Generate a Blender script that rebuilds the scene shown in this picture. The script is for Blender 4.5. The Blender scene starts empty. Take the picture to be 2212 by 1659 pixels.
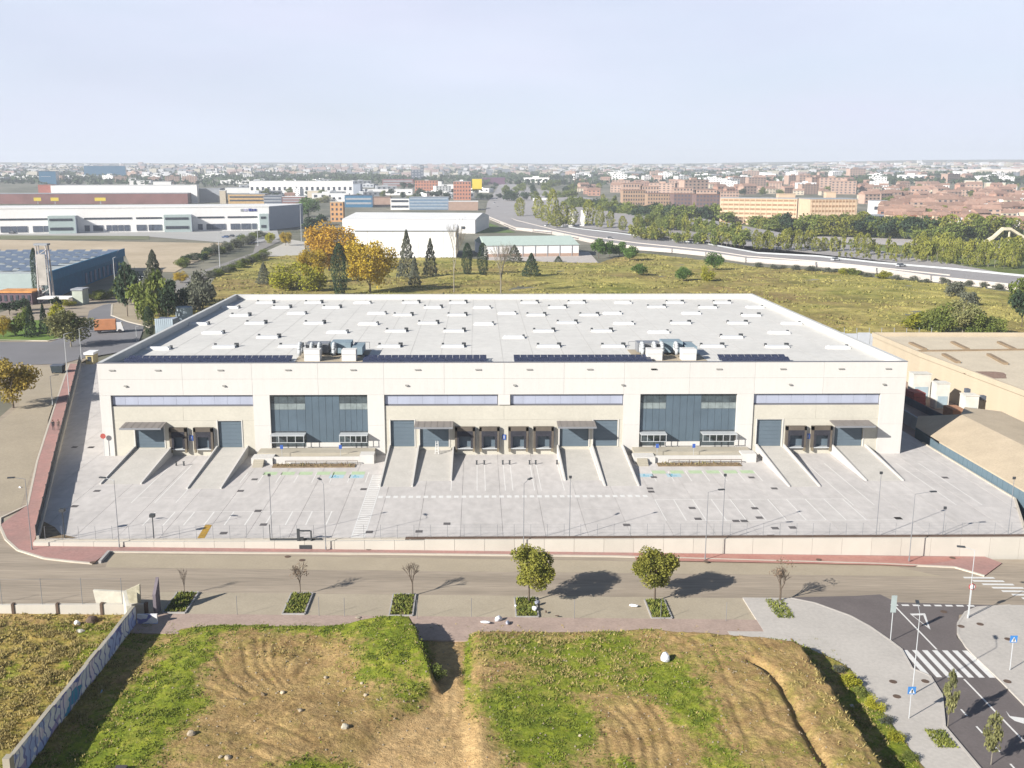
import bpy, bmesh, math, random
import numpy as np
from mathutils import Vector, Matrix, noise as mnoise
from mathutils.geometry import tessellate_polygon
R = math.radians
random.seed(7); rng = np.random.default_rng(11)
scene = bpy.context.scene
col = scene.collection

# ------------------------------------------------------------------ camera, sky, sun, exposure
CX, CY, CZ = -3.9495, -145.107, 41.4212            # where the drone hovered (metres; the facade is y = 0)
F_PX, PITCH, YAW, SHIFT = 2156.72, .207342, .011749, -49.659
cam_data = bpy.data.cameras.new('camera'); cam = bpy.data.objects.new('camera', cam_data); col.objects.link(cam)
cam.location = (CX, CY, CZ)
cam.rotation_euler = (math.pi / 2 - PITCH, 0, -YAW)
cam_data.sensor_width = 36; cam_data.lens = F_PX / 2212 * 36
cam_data.shift_x = -SHIFT / 2212
cam_data.clip_start = .5; cam_data.clip_end = 30000
scene.camera = cam

SUN_DIR = Vector((math.cos(R(37)), math.sin(R(37)), -math.tan(R(27)))).normalized()   # the way the light travels
sun_d = bpy.data.lights.new('sun', 'SUN'); sun_d.energy = 5.0; sun_d.angle = R(.53); sun_d.color = (1, .955, .885)
sun = bpy.data.objects.new('sun', sun_d); col.objects.link(sun)
sun.rotation_euler = SUN_DIR.to_track_quat('-Z', 'Y').to_euler(); sun.location = (-80, -60, 60)

world = bpy.data.worlds.new('World'); scene.world = world; world.use_nodes = True
wn = world.node_tree; wn.nodes.clear()
wo = wn.nodes.new('ShaderNodeOutputWorld'); bg = wn.nodes.new('ShaderNodeBackground')
sky = wn.nodes.new('ShaderNodeTexSky'); sky.sky_type = 'NISHITA'; sky.sun_disc = False
sky.sun_elevation = R(27); sky.sun_rotation = math.atan2(-SUN_DIR.x, -SUN_DIR.y)
sky.air_density = 1.0; sky.dust_density = .6; sky.ozone_density = 2.2; sky.altitude = 600
# thin high cloud veil: soft streaks of pale grey-blue laid over the clear sky
tc = wn.nodes.new('ShaderNodeTexCoord'); mp = wn.nodes.new('ShaderNodeMapping'); mp.inputs['Scale'].default_value = (2.0, 2.0, 9.0)
nz = wn.nodes.new('ShaderNodeTexNoise'); nz.inputs['Scale'].default_value = 1.6; nz.inputs['Detail'].default_value = 5; nz.inputs['Roughness'].default_value = .45
cr = wn.nodes.new('ShaderNodeMapRange'); cr.inputs[1].default_value = .3; cr.inputs[2].default_value = .7; cr.inputs[3].default_value = .72; cr.inputs[4].default_value = 1.
veil = wn.nodes.new('ShaderNodeMix'); veil.data_type = 'RGBA'
vn = wn.nodes.new('ShaderNodeTexNoise'); vn.inputs['Scale'].default_value = 1.1; vn.inputs['Detail'].default_value = 3; wn.links.new(mp.outputs[0], vn.inputs[0])
vr = wn.nodes.new('ShaderNodeMapRange'); vr.inputs[1].default_value = .35; vr.inputs[2].default_value = .65; wn.links.new(vn.outputs[0], vr.inputs[0])
vc = wn.nodes.new('ShaderNodeMix'); vc.data_type = 'RGBA'; vc.inputs[6].default_value = (7.6, 8.4, 10.0, 1); vc.inputs[7].default_value = (7.5, 7.85, 9.7, 1); wn.links.new(vr.outputs[0], vc.inputs[0]); wn.links.new(vc.outputs[2], veil.inputs[7])
wn.links.new(tc.outputs['Generated'], mp.inputs[0]); wn.links.new(mp.outputs[0], nz.inputs[0]); wn.links.new(nz.outputs[0], cr.inputs[0])
sx = wn.nodes.new('ShaderNodeSeparateXYZ'); wn.links.new(tc.outputs['Generated'], sx.inputs[0])
el = wn.nodes.new('ShaderNodeMapRange'); el.inputs[1].default_value = .17; el.inputs[2].default_value = .30; el.inputs[3].default_value = 1; el.inputs[4].default_value = 0.; wn.links.new(sx.outputs[2], el.inputs[0])
ml = wn.nodes.new('ShaderNodeMath'); ml.operation = 'MULTIPLY'; wn.links.new(cr.outputs[0], ml.inputs[0]); wn.links.new(el.outputs[0], ml.inputs[1])
wn.links.new(ml.outputs[0], veil.inputs[0]); wn.links.new(sky.outputs[0], veil.inputs[6]); wn.links.new(veil.outputs[2], bg.inputs[0])
bg.inputs[1].default_value = .05; wn.links.new(bg.outputs[0], wo.inputs[0])

vs = scene.view_settings; scene.display_settings.display_device = 'sRGB'
vs.view_transform = 'Standard'; vs.look = 'None'; vs.gamma = 1; vs.use_curve_mapping = False; vs.exposure = 1.07
scene.cycles.max_bounces = 6; scene.cycles.volume_bounces = 0; scene.cycles.transparent_max_bounces = 8

# ------------------------------------------------------------------ measuring: photograph -> ground
CR = dict(A=(0, 560, 2.212), B=(900, 560, 2.212), C=(1800, 560, 2.212), D=(2840, 560, 2.212), E=(300, 1350, 1.8433), F=(1300, 1350, 1.8433),
          H=(2300, 1350, 1.8433), I=(0, 1250, 2.07375), J=(0, 1950, 1.7837), K=(900, 1950, 1.7837), L=(1900, 1950, 1.7837),
          M=(2740, 1950, 1.7837), N=(3040, 1150, 1.8438), O=(400, 1080, 1.3825), P=(1800, 1080, 1.3825), Z=(0, 0, 2212 / 3840))
_c, _s = math.cos(YAW), math.sin(YAW)
RV = Vector((_c, -_s, 0)); FV = Vector((_s * math.cos(PITCH), _c * math.cos(PITCH), -math.sin(PITCH))); DV = Vector((-_s * math.sin(PITCH), -_c * math.sin(PITCH), -math.cos(PITCH)))
def ray(k, x, y):
    a = CR[k]; S = 2212 / 3840
    return (FV * F_PX + RV * ((a[0] + x / a[2]) * S - 1106 - SHIFT) + DV * ((a[1] + y / a[2]) * S - 829.5)).normalized()
def g(k, x, y, z=0.):                      # surveyed point at height z
    r = ray(k, x, y); t = (z - CZ) / r.z
    return Vector((CX + r.x * t, CY + r.y * t, z))
def smooth(a, b, t):
    t = min(1, max(0, (t - a) / (b - a))); return t * t * (3 - 2 * t)
def hill(x, y):                            # the city climbs gently towards the horizon
    r = math.hypot(x - CX, y - CY)
    return max(0, r - 1100) * .0178 * (1 + .17 * smooth(.1, .5, x / max(r, 1))) * (1 - .5 * smooth(7500, 11000, r))
def gt(k, x, y):                           # surveyed point on the far terrain
    r = ray(k, x, y); lo, hi = 50., 9000.
    for _ in range(40):
        m = (lo + hi) / 2
        if CZ + r.z * m > hill(CX + r.x * m, CY + r.y * m): lo = m
        else: hi = m
    return Vector((CX + r.x * lo, CY + r.y * lo, CZ + r.z * lo))
def pxm(p): return F_PX / max(1, (Vector(p) - Vector((CX, CY, CZ))).dot(FV))     # picture units per metre there

# ------------------------------------------------------------------ materials
MATS = {}
KA = .74                                   # survey colours were read off a brightly exposed picture
def lin(c): return tuple(c) + (1,)
def mat(name, c, rough=.85, var=.12, scale=.6, c2=None, scale2=None, bump=0., bscale=8., metal=0., spec=.3, rnd=0., stretch=None, detail=4):
    if name in MATS: return MATS[name]
    m = bpy.data.materials.new(name); m.use_nodes = True; n = m.node_tree; b = n.nodes['Principled BSDF']
    b.inputs['Roughness'].default_value = rough; b.inputs['Metallic'].default_value = metal; b.inputs['Specular IOR Level'].default_value = spec
    geo = n.nodes.new('ShaderNodeNewGeometry'); src = geo.outputs['Position']
    if stretch:
        mp = n.nodes.new('ShaderNodeMapping'); mp.inputs['Scale'].default_value = stretch; n.links.new(src, mp.inputs[0]); src = mp.outputs[0]
    tx = n.nodes.new('ShaderNodeTexNoise'); tx.inputs['Scale'].default_value = scale; tx.inputs['Detail'].default_value = detail; tx.inputs['Roughness'].default_value = .6
    n.links.new(src, tx.inputs['Vector'])
    rp = n.nodes.new('ShaderNodeMapRange'); rp.inputs[1].default_value = .3; rp.inputs[2].default_value = .7
    n.links.new(tx.outputs[0], rp.inputs[0])
    mx = n.nodes.new('ShaderNodeMix'); mx.data_type = 'RGBA'
    a = [max(0, v * KA * (1 - var)) for v in c]; d = [v * KA * (1 + var) for v in (c2 or c)]
    mx.inputs[6].default_value = lin(a); mx.inputs[7].default_value = lin(d); n.links.new(rp.outputs[0], mx.inputs[0])
    out = mx.outputs[2]
    if scale2:                              # second, finer variation
        t2 = n.nodes.new('ShaderNodeTexNoise'); t2.inputs['Scale'].default_value = scale2; t2.inputs['Detail'].default_value = 3; n.links.new(src, t2.inputs['Vector'])
        r2 = n.nodes.new('ShaderNodeMapRange'); r2.inputs[1].default_value = .3; r2.inputs[2].default_value = .7; r2.inputs[3].default_value = 1 - var; r2.inputs[4].default_value = 1 + var
        n.links.new(t2.outputs[0], r2.inputs[0])
        hs = n.nodes.new('ShaderNodeHueSaturation'); n.links.new(out, hs.inputs['Color']); n.links.new(r2.outputs[0], hs.inputs['Value']); out = hs.outputs[0]
    if rnd:
        oi = n.nodes.new('ShaderNodeObjectInfo'); r3 = n.nodes.new('ShaderNodeMapRange'); r3.inputs[3].default_value = 1 - rnd; r3.inputs[4].default_value = 1 + rnd
        n.links.new(oi.outputs['Random'], r3.inputs[0]); h3 = n.nodes.new('ShaderNodeHueSaturation'); n.links.new(out, h3.inputs['Color']); n.links.new(r3.outputs[0], h3.inputs['Value']); out = h3.outputs[0]
    n.links.new(out, b.inputs['Base Color'])
    if bump:
        bt = n.nodes.new('ShaderNodeTexNoise'); bt.inputs['Scale'].default_value = bscale; bt.inputs['Detail'].default_value = 4; n.links.new(src, bt.inputs['Vector'])
        bp = n.nodes.new('ShaderNodeBump'); bp.inputs['Strength'].default_value = bump; bp.inputs['Distance'].default_value = .1
        n.links.new(bt.outputs[0], bp.inputs['Height']); n.links.new(bp.outputs[0], b.inputs['Normal'])
    m.diffuse_color = lin(c); MATS[name] = m; return m

white_conc = mat('white_concrete', (.65, .625, .58), var=.035, scale=.25, scale2=3)
beige_conc = mat('beige_concrete', (.57, .54, .46), var=.04, scale=.3, scale2=3)
side_conc = mat('side_concrete', (.62, .58, .5), var=.05)
roof_m = mat('roof_membrane', (.72, .70, .655), var=.05, scale=.09, scale2=.8, rough=.7)
parapet_m = mat('parapet_sheet', (.62, .62, .60), var=.04, rough=.6)
coping_m = mat('coping_metal', (.2, .2, .22), var=.05, rough=.5)
poly_m = mat('polycarbonate', (.42, .45, .55), var=.07, scale=.5, rough=.3, stretch=(1, 1, .2))
door_m = mat('door_steel', (.125, .165, .20), var=.06, rough=.45)
clad_m = mat('dark_cladding', (.10, .14, .175), var=.10, scale=.4, rough=.3, spec=.5)
glass_m = mat('window_glass', (.07, .09, .10), var=.35, scale=1.2, rough=.08, spec=.7)
glass_hi = mat('window_blind', (.25, .29, .29), var=.2, scale=1.5, rough=.3)
dark_m = mat('dark_rubber', (.035, .035, .045), var=.2)
brown_m = mat('brown_frame', (.12, .10, .08), var=.2)
canopy_m = mat('canopy_sheet', (.22, .20, .19), var=.08, rough=.5)
metal_m = mat('grey_metal', (.30, .31, .33), var=.08, rough=.45, metal=.3)
galv_m = mat('pale_metal', (.52, .54, .55), var=.08, rough=.45)
darkmetal_m = mat('dark_metal', (.06, .065, .07), var=.1, rough=.5)
skylight_m = mat('skylight_dome', (.80, .80, .78), var=.03, rough=.35, spec=.5)
pv_m = mat('photovoltaic', (.045, .052, .09), var=.3, scale=2, rough=.12, spec=.6)
yard_m = mat('yard_concrete', (.60, .565, .535), var=.08, scale=.16, scale2=1.1, rnd=.035, bump=.15, stretch=(1, .45, 1))
ramp_m = mat('ramp_concrete', (.57, .54, .49), var=.06, scale=.5, scale2=4)
joint_m = mat('joint_dark', (.44, .42, .40), var=.1)
paint_m = mat('white_paint', (.78, .77, .74), var=.06, scale=3)
faint_m = mat('worn_paint', (.80, .78, .74), var=.06, scale=2.5)
green_paint = mat('green_paint', (.48, .60, .38), var=.1, scale=2)
blue_paint = mat('blue_paint', (.16, .42, .56), var=.1, scale=2)
lblue_paint = mat('pale_blue_paint', (.45, .60, .66), var=.06)
yellow_m = mat('ochre_paint', (.45, .27, .04), var=.25, scale=4)
road_m = mat('old_asphalt', (.385, .32, .245), var=.15, scale=.22, scale2=3, stretch=(.10, 1.5, 1), bump=.1)
road_dark = mat('dark_asphalt', (.165, .142, .136), var=.09, scale=.3, scale2=5)
lane_m = mat('parking_concrete', (.45, .38, .275), var=.06, scale=.3, scale2=5)
lane2_m = mat('parking_concrete_grey', (.45, .385, .285), var=.07, scale=.3, scale2=5)
pink_m = mat('red_paving', (.40, .255, .225), var=.10, scale=.25, c2=(.44, .24, .21), scale2=3)
red_m = mat('fresh_red_paving', (.46, .20, .165), var=.08, scale=.2, c2=(.48, .26, .21), scale2=3)
pink2_m = mat('dusty_pink_paving', (.45, .34, .28), var=.10, scale=.6, scale2=4)
kerb_m = mat('kerb_stone', (.60, .54, .45), var=.06, scale=1)
pave_m = mat('light_paving', (.55, .51, .46), var=.07, scale=.2, scale2=3)
wallc_m = mat('retaining_concrete', (.60, .56, .49), var=.05, scale=.4, rnd=.05)
steel_brown = mat('rusty_steel', (.14, .095, .07), var=.2)
soil_m = mat('soil', (.20, .14, .08), var=.25, scale=1.5, c2=(.26, .19, .11), bump=.5)
street_left_m = mat('side_street_asphalt', (.42, .355, .26), var=.09, scale=.12, scale2=3)
round_m = mat('grey_asphalt', (.22, .215, .225), var=.08, scale=.1)
wood_m = mat('bark', (.13, .10, .075), var=.2, scale=5)
palebark_m = mat('pale_bark', (.28, .25, .2), var=.2, scale=5)
tan_m = mat('tan_wall', (.58, .49, .36), var=.05, scale=.3, stretch=(1, 1, .1))
tanroof_m = mat('tan_roof', (.66, .57, .43), var=.07, scale=.2, scale2=2)
shedroof_m = mat('brown_shed_roof', (.56, .46, .33), var=.08, scale=.3, scale2=4)
shedwall_m = mat('shaded_shed_wall', (.13, .19, .23), var=.08, stretch=(1, 4, .2), scale=2)  # bluish dark tone: the wall's shadow is put into its colour

def leafmat(name, c, c2, rnd=.15, scale=.8):
    m = mat(name, [v * 1.5 for v in c], c2=[v * 1.5 for v in c2], var=.18, scale=scale, rnd=rnd, rough=.8, spec=.15, scale2=4)
    n = m.node_tree; b = n.nodes['Principled BSDF']; out = n.nodes['Material Output']
    tr = n.nodes.new('ShaderNodeBsdfTranslucent'); ms = n.nodes.new('ShaderNodeMixShader'); ms.inputs[0].default_value = .28
    n.links.new(b.inputs['Base Color'].links[0].from_socket, tr.inputs[0]); n.links.new(b.outputs[0], ms.inputs[1]); n.links.new(tr.outputs[0], ms.inputs[2]); n.links.new(ms.outputs[0], out.inputs[0])
    return m
L_street = leafmat('leaves_street', (.13, .15, .03), (.27, .25, .05), scale=.7)
L_orange = leafmat('leaves_autumn_orange', (.30, .17, .02), (.46, .29, .035), scale=.25)
L_gold = leafmat('leaves_gold', (.30, .21, .02), (.42, .31, .04), scale=.25)
L_green = leafmat('leaves_green', (.075, .115, .025), (.17, .19, .045), scale=.3)
L_dark = leafmat('leaves_dark', (.025, .045, .03), (.05, .075, .035), scale=.4)
L_pine = leafmat('leaves_pine', (.05, .10, .025), (.10, .17, .035), scale=.4)
L_olive = leafmat('leaves_olive', (.14, .15, .065), (.22, .21, .085), scale=.4)
L_poplar = leafmat('leaves_poplar', (.12, .15, .03), (.25, .24, .05), scale=.2)
L_ygreen = leafmat('leaves_yellow_green', (.17, .19, .02), (.30, .28, .03), scale=.3)
L_grey = leafmat('leaves_grey', (.085, .095, .075), (.14, .145, .10), scale=.4)
L_twig = leafmat('twigs', (.17, .125, .09), (.22, .16, .11), scale=1)
L_weed = leafmat('leaves_weed', (.10, .17, .02), (.20, .26, .03), scale=1)

# ------------------------------------------------------------------ mesh building
ORD = ['leftmost', 'second', 'third', 'fourth', 'fifth', 'sixth', 'seventh', 'eighth', 'ninth', 'tenth', 'eleventh', 'twelfth', 'thirteenth', 'fourteenth', 'fifteenth', 'sixteenth', 'seventeenth', 'eighteenth', 'nineteenth', 'twentieth', 'twenty-first', 'twenty-second', 'twenty-third', 'twenty-fourth', 'twenty-fifth', 'twenty-sixth', 'twenty-seventh', 'twenty-eighth', 'twenty-ninth', 'thirtieth']
class MB:
    def __init__(s): s.v = []; s.f = []
    def add(s, vs, fs):
        o = len(s.v); s.v += [tuple(v) for v in vs]; s.f += [tuple(i + o for i in f) for f in fs]; return s
    def box(s, x0, y0, z0, x1, y1, z1):
        return s.add([(x0, y0, z0), (x1, y0, z0), (x1, y1, z0), (x0, y1, z0), (x0, y0, z1), (x1, y0, z1), (x1, y1, z1), (x0, y1, z1)],
                     [(0, 3, 2, 1), (4, 5, 6, 7), (0, 1, 5, 4), (1, 2, 6, 5), (2, 3, 7, 6), (3, 0, 4, 7)])
    def hexa(s, p):                        # eight corners: four below, four above
        return s.add(p, [(0, 3, 2, 1), (4, 5, 6, 7), (0, 1, 5, 4), (1, 2, 6, 5), (2, 3, 7, 6), (3, 0, 4, 7)])
    def bar(s, a, b, w, z0a, z1a, z0b=None, z1b=None):   # wall from a to b in plan
        z0b = z0a if z0b is None else z0b; z1b = z1a if z1b is None else z1b
        a = Vector(a[:2]); b = Vector(b[:2]); d = (b - a).normalized(); n = Vector((-d.y, d.x)) * w / 2
        q = [a - n, b - n, b + n, a + n]; zz = [(z0a, z1a), (z0b, z1b), (z0b, z1b), (z0a, z1a)]
        return s.hexa([(p.x, p.y, z[0]) for p, z in zip(q, zz)] + [(p.x, p.y, z[1]) for p, z in zip(q, zz)])
    def tube(s, a, b, r0, r1=None, n=6):
        r1 = r0 if r1 is None else r1; a = Vector(a); b = Vector(b); d = (b - a).normalized()
        u = d.cross(Vector((0, 0, 1))); u = u.normalized() if u.length > .01 else Vector((1, 0, 0)); w = d.cross(u)
        vs = []
        for p, r in ((a, r0), (b, r1)):
            for i in range(n): t = 2 * math.pi * i / n; vs.append(p + (u * math.cos(t) + w * math.sin(t)) * r)
        return s.add(vs, [(i, (i + 1) % n, n + (i + 1) % n, n + i) for i in range(n)] + [tuple(range(n))[::-1], tuple(range(n, 2 * n))])
    def prism(s, poly, z0, z1):
        n = len(poly); f0 = z0 if callable(z0) else (lambda x, y: z0); f1 = z1 if callable(z1) else (lambda x, y: z1)
        tri = tessellate_polygon([[Vector((p[0], p[1], 0)) for p in poly]])
        o = [(p[0], p[1], f0(p[0], p[1])) for p in poly] + [(p[0], p[1], f1(p[0], p[1])) for p in poly]
        area = sum(poly[i][0] * poly[(i + 1) % n][1] - poly[(i + 1) % n][0] * poly[i][1] for i in range(n))
        fs = []
        for t in tri:
            a = (poly[t[1]][0] - poly[t[0]][0]) * (poly[t[2]][1] - poly[t[0]][1]) - (poly[t[1]][1] - poly[t[0]][1]) * (poly[t[2]][0] - poly[t[0]][0])
            t = t if a > 0 else t[::-1]; fs.append(tuple(i + n for i in t)); fs.append(tuple(t[::-1]))
        for i in range(n):
            j = (i + 1) % n; fs.append((i, j, n + j, n + i) if area > 0 else (j, i, n + i, n + j))
        return s.add(o, fs)
    def build(s, name, m, parent=None, smooth=False):
        me = bpy.data.meshes.new(name); me.from_pydata(s.v, [], s.f); me.update()
        if m: me.materials.append(m)
        if smooth: me.polygons.foreach_set('use_smooth', [True] * len(me.polygons))
        return link(name, me, parent)
def link(name, me, parent=None, loc=None, rz=0, scale=None):
    o = bpy.data.objects.new(name, me); col.objects.link(o)
    if parent is not None: o.parent = parent
    if loc is not None: o.location = loc
    if rz: o.rotation_euler = (0, 0, rz)
    if scale: o.scale = scale
    return o
def tag(o, label, cat, group=None):
    o['label'] = label; o['category'] = cat
    if group: o['group'] = group
    return o
def thing(name, label, cat, loc=(0, 0, 0), rz=0, group=None, scale=None):
    o = link(name, None, None, loc, rz, scale); o.empty_display_size = .3; return tag(o, label, cat, group)
def struct(o): o['kind'] = 'structure'; return o
def stuff(o): o['kind'] = 'stuff'; return o
def dup(root, label, loc, rz=0, scale=None, group=None):
    r = root.copy(); col.objects.link(r); r.location = loc; r.rotation_euler = (0, 0, rz); r['label'] = label
    if scale: r.scale = scale
    if group: r['group'] = group
    for ch in list(root.children):
        c = ch.copy(); col.objects.link(c); c.parent = r
        for gch in list(ch.children):
            d = gch.copy(); col.objects.link(d); d.parent = c
    return r
def sheet(name, poly, zf, m, step=6., thick=0., parent=None):     # a surface that follows the ground, with optional depth
    bm = bmesh.new(); vs = [bm.verts.new((p[0], p[1], 0)) for p in poly]
    f = bm.faces.new(vs)
    if f.normal.z < 0 or sum(poly[i][0] * poly[(i + 1) % len(poly)][1] - poly[(i + 1) % len(poly)][0] * poly[i][1] for i in range(len(poly))) < 0: bmesh.ops.reverse_faces(bm, faces=bm.faces[:])
    bmesh.ops.triangulate(bm, faces=bm.faces[:])
    xs = [p[0] for p in poly]; ys = [p[1] for p in poly]
    if step:
        for ax, (a, b) in enumerate(((min(xs), max(xs)), (min(ys), max(ys)))):
            k = math.ceil(a / step) * step
            while k < b:
                co = (k, 0, 0) if ax == 0 else (0, k, 0); no = (1, 0, 0) if ax == 0 else (0, 1, 0)
                bmesh.ops.bisect_plane(bm, geom=bm.verts[:] + bm.edges[:] + bm.faces[:], plane_co=co, plane_no=no); k += step
    for v in bm.verts: v.co.z = zf(v.co.x, v.co.y)
    if thick:
        r = bmesh.ops.extrude_edge_only(bm, edges=[e for e in bm.edges if e.is_boundary])
        for v in [q for q in r['geom'] if isinstance(q, bmesh.types.BMVert)]: v.co.z -= thick
    bmesh.ops.recalc_face_normals(bm, faces=bm.faces[:]) if thick else None
    me = bpy.data.meshes.new(name); bm.to_mesh(me); bm.free(); me.materials.append(m)
    return link(name, me, parent)
def clip(poly, clipper):                   # Sutherland-Hodgman, convex counter-clockwise clipper
    out = list(poly)
    for i in range(len(clipper)):
        a = clipper[i]; b = clipper[(i + 1) % len(clipper)]; inp = out; out = []
        if not inp: break
        side = lambda p: (b[0] - a[0]) * (p[1] - a[1]) - (b[1] - a[1]) * (p[0] - a[0])
        for j in range(len(inp)):
            p = inp[j]; q = inp[(j + 1) % len(inp)]; sp, sq = side(p), side(q)
            if sp >= 0: out.append(p)
            if (sp >= 0) != (sq >= 0): t = sp / (sp - sq); out.append((p[0] + t * (q[0] - p[0]), p[1] + t * (q[1] - p[1])))
    return out

# ------------------------------------------------------------------ ground levels near the yard
def zs(x): return -.5 - (min(max(x, -60), 60) + 50) * .0165
def zr(x, y):                              # street level: falls to the right in front, climbs to the yard level on the left
    return zs(x) * (1 - smooth(-40, 60, y)) - .02

# base terrain: polar grid, one sheet to the horizon
def base_z(x, y):
    z = -.12
    z = z + (-3.2 - z) * smooth(-26, -34, y)                       # below streets and field
    z = z + (-1.2 - z) * (1 - smooth(-62, -57, x)) * (1 - smooth(60, 90, y)) * smooth(-40, -30, y)
    z = z + (-2.7 - z) * smooth(61, 64, x) * (1 - smooth(98, 106, y)) * (1 - smooth(150, 175, x)) * smooth(-40, -30, y)
    return z + hill(x, y)
bm_v = []; bm_f = []
rad = list(np.arange(30, 420, 5.)) + list(np.geomspace(420, 9500, 46)); ang = np.radians(np.concatenate([np.arange(-180, -40, 10.), np.arange(-40, 40, 1.25), np.arange(40, 180, 10.)]))
for r_ in rad:
    for a_ in ang:
        x, y = CX + r_ * math.sin(a_), CY + r_ * math.cos(a_)
        bm_v.append((x, y, base_z(x, y) + (mnoise.noise((x / 600, y / 600, 0)) * 9 * smooth(1500, 4000, r_))))
na = len(ang)
for i in range(len(rad) - 1):
    for j in range(na):
        k = (j + 1) % na; bm_f.append((i * na + j, (i + 1) * na + j, (i + 1) * na + k, i * na + k))
bm_v.append((CX, CY, -3.2)); c0 = len(bm_v) - 1
for j in range(na): bm_f.append((c0, j, (j + 1) % na))
city_m = mat('city_ground', (.10, .115, .065), c2=(.24, .22, .17), var=.25, scale=.012, scale2=.05, detail=8)
t = MB(); t.v = bm_v; t.f = bm_f; terrain = struct(t.build('ground', city_m))

# ------------------------------------------------------------------ yard slab with its cast panels
def lbx(y): return -54.95 - (y + 34.9) * .3417          # line of the left boundary wall
yard_front = [(-54.95, -35.2), (60.2, -35.2), (66.0, -21.7), (66.1, 6), (lbx(6), 6)]
yard_left = [(lbx(6), 6), (-60.3, 6), (-60.3, 76), (lbx(76), 76)]
yard = struct(MB().prism(yard_front, -3.6, -.045).prism([(x, y) for x, y in yard_left], -3.6, -.046).build('yard', joint_m))
k = 0
for X0 in np.arange(-96, 70, 5.0):
    for Y0 in np.arange(-35.2, 76, 5.15):
        cell = [(X0 + .02, Y0 + .02), (X0 + 4.98, Y0 + .02), (X0 + 4.98, Y0 + 5.13), (X0 + .02, Y0 + 5.13)]
        for cl in ((yard_front, yard_left)):
            p = clip(cell, cl)
            if len(p) > 2:
                ar = abs(sum(p[i][0] * p[(i + 1) % len(p)][1] - p[(i + 1) % len(p)][0] * p[i][1] for i in range(len(p)))) / 2
                if ar < .6 or (-59.5 < X0 < 55 and Y0 > .5): continue
                MB().prism(p, -.04, 0.).build('slab', yard_m, yard)
east_strip = MB().prism([(60.02, 6), (66.1, 6), (66.1, 90), (60.02, 90)], -3.6, 0); struct(east_strip.build('side_lane', yard_m))

# ------------------------------------------------------------------ streets
far_kerb = [g('J', 730, 215, -.55), g('K', 1000, 230, -1.1), g('L', 700, 245, -1.5), g('M', 1000, 290, -1.9), g('M', 1500, 310, -2.0), g('M', 1700, 372, -2.1)]
road_poly = [(-60, -48.5), (-110, -48), (-110, -20), (-86, 18), (-89, 34), (-108, 62), (-150, 70), (-150, 200), (-95, 200), (-93, 74), (-80, 28), (-60, -22), (-44, -36.6), (55, -36.8), (140, -37), (140, -53.9), (-36, -53.9), (-60, -53)]
struct(sheet('road', road_poly, lambda x, y: zr(x, y), road_m, 8))
# lighter lanes of the street
struct(sheet('parking_lane', [(-45.5, -38.1), (42.5, -38.9), (47.5, -42.1), (-44.6, -42.1)], lambda x, y: zr(x, y) + .008, lane_m, 8))
struct(sheet('parking_lane', [(-37, -48.45), (23.5, -48.45), (23.5, -54), (-37, -54)], lambda x, y: zr(x, y) + .008, lane2_m, 8))
struct(sheet('side_street', [(-104, -24), (-62, -24), (-69.5, -2), (-80.4, 30), (-94, 72), (-103, 72), (-96, 50), (-87.8, 34), (-85.5, 20), (-88, 8)], lambda x, y: zr(x, y) + .008, street_left_m, 8))
# red sidewalk
side = [g('J', 620, 290, -.5), g('J', 460, 278, -.5), g('J', 300, 262, -.5), g('J', 120, 210, -.5), g('J', 40, 140, -.5), g('J', 0, 50, -.5)]
side = [(p.x, p.y) for p in side]
left_k = [(g('I', *q, -.3).x, g('I', *q, -.3).y) for q in ((0, 1440), (215, 1340), (290, 1000), (420, 600), (540, 250))]
kf = [(p.x, p.y) for p in far_kerb]
walk_poly = [(-54.95, -36.3), (55, -36.3)] + [(56, -38.2), kf[5], kf[4], kf[3], kf[2], kf[1], kf[0]] + side + left_k[1:] + [(lbx(74) - .1, 74)]
def walk_z(x, y): return zr(x, y) + .13
struct(sheet('sidewalk', walk_poly, walk_z, pink_m, 6, .35))
struct(sheet('red_paving', [(14, -36.5), (52.5, -36.6), (49.5, -38.0), (45.2, -39.5), (41.5, -39.2), (14, -38.6)], lambda x, y: walk_z(x, y) + .006, red_m, 8))
# kerb stones
kb = MB(); path = side[::-1] + [(kf[0][0] - .2, kf[0][1] - .1)] 
def kerbline(pts, parent=None, name='kerb', w=.28, zf=walk_z, m=kerb_m, h=.02):
    b = MB()
    for a, c in zip(pts[:-1], pts[1:]):
        n = max(1, int(math.dist(a, c) / 5))
        for i in range(n):
            p = (a[0] + (c[0] - a[0]) * i / n, a[1] + (c[1] - a[1]) * i / n); q = (a[0] + (c[0] - a[0]) * (i + 1) / n, a[1] + (c[1] - a[1]) * (i + 1) / n)
            b.bar(p, q, w, zf(*p) - .3, zf(*p) + h, zf(*q) - .3, zf(*q) + h)
    return struct(b.build(name, m, parent))
kerbline(left_k[::-1][:-1] + [left_k[0]] + side[::-1]); kerbline(kf)
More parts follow.
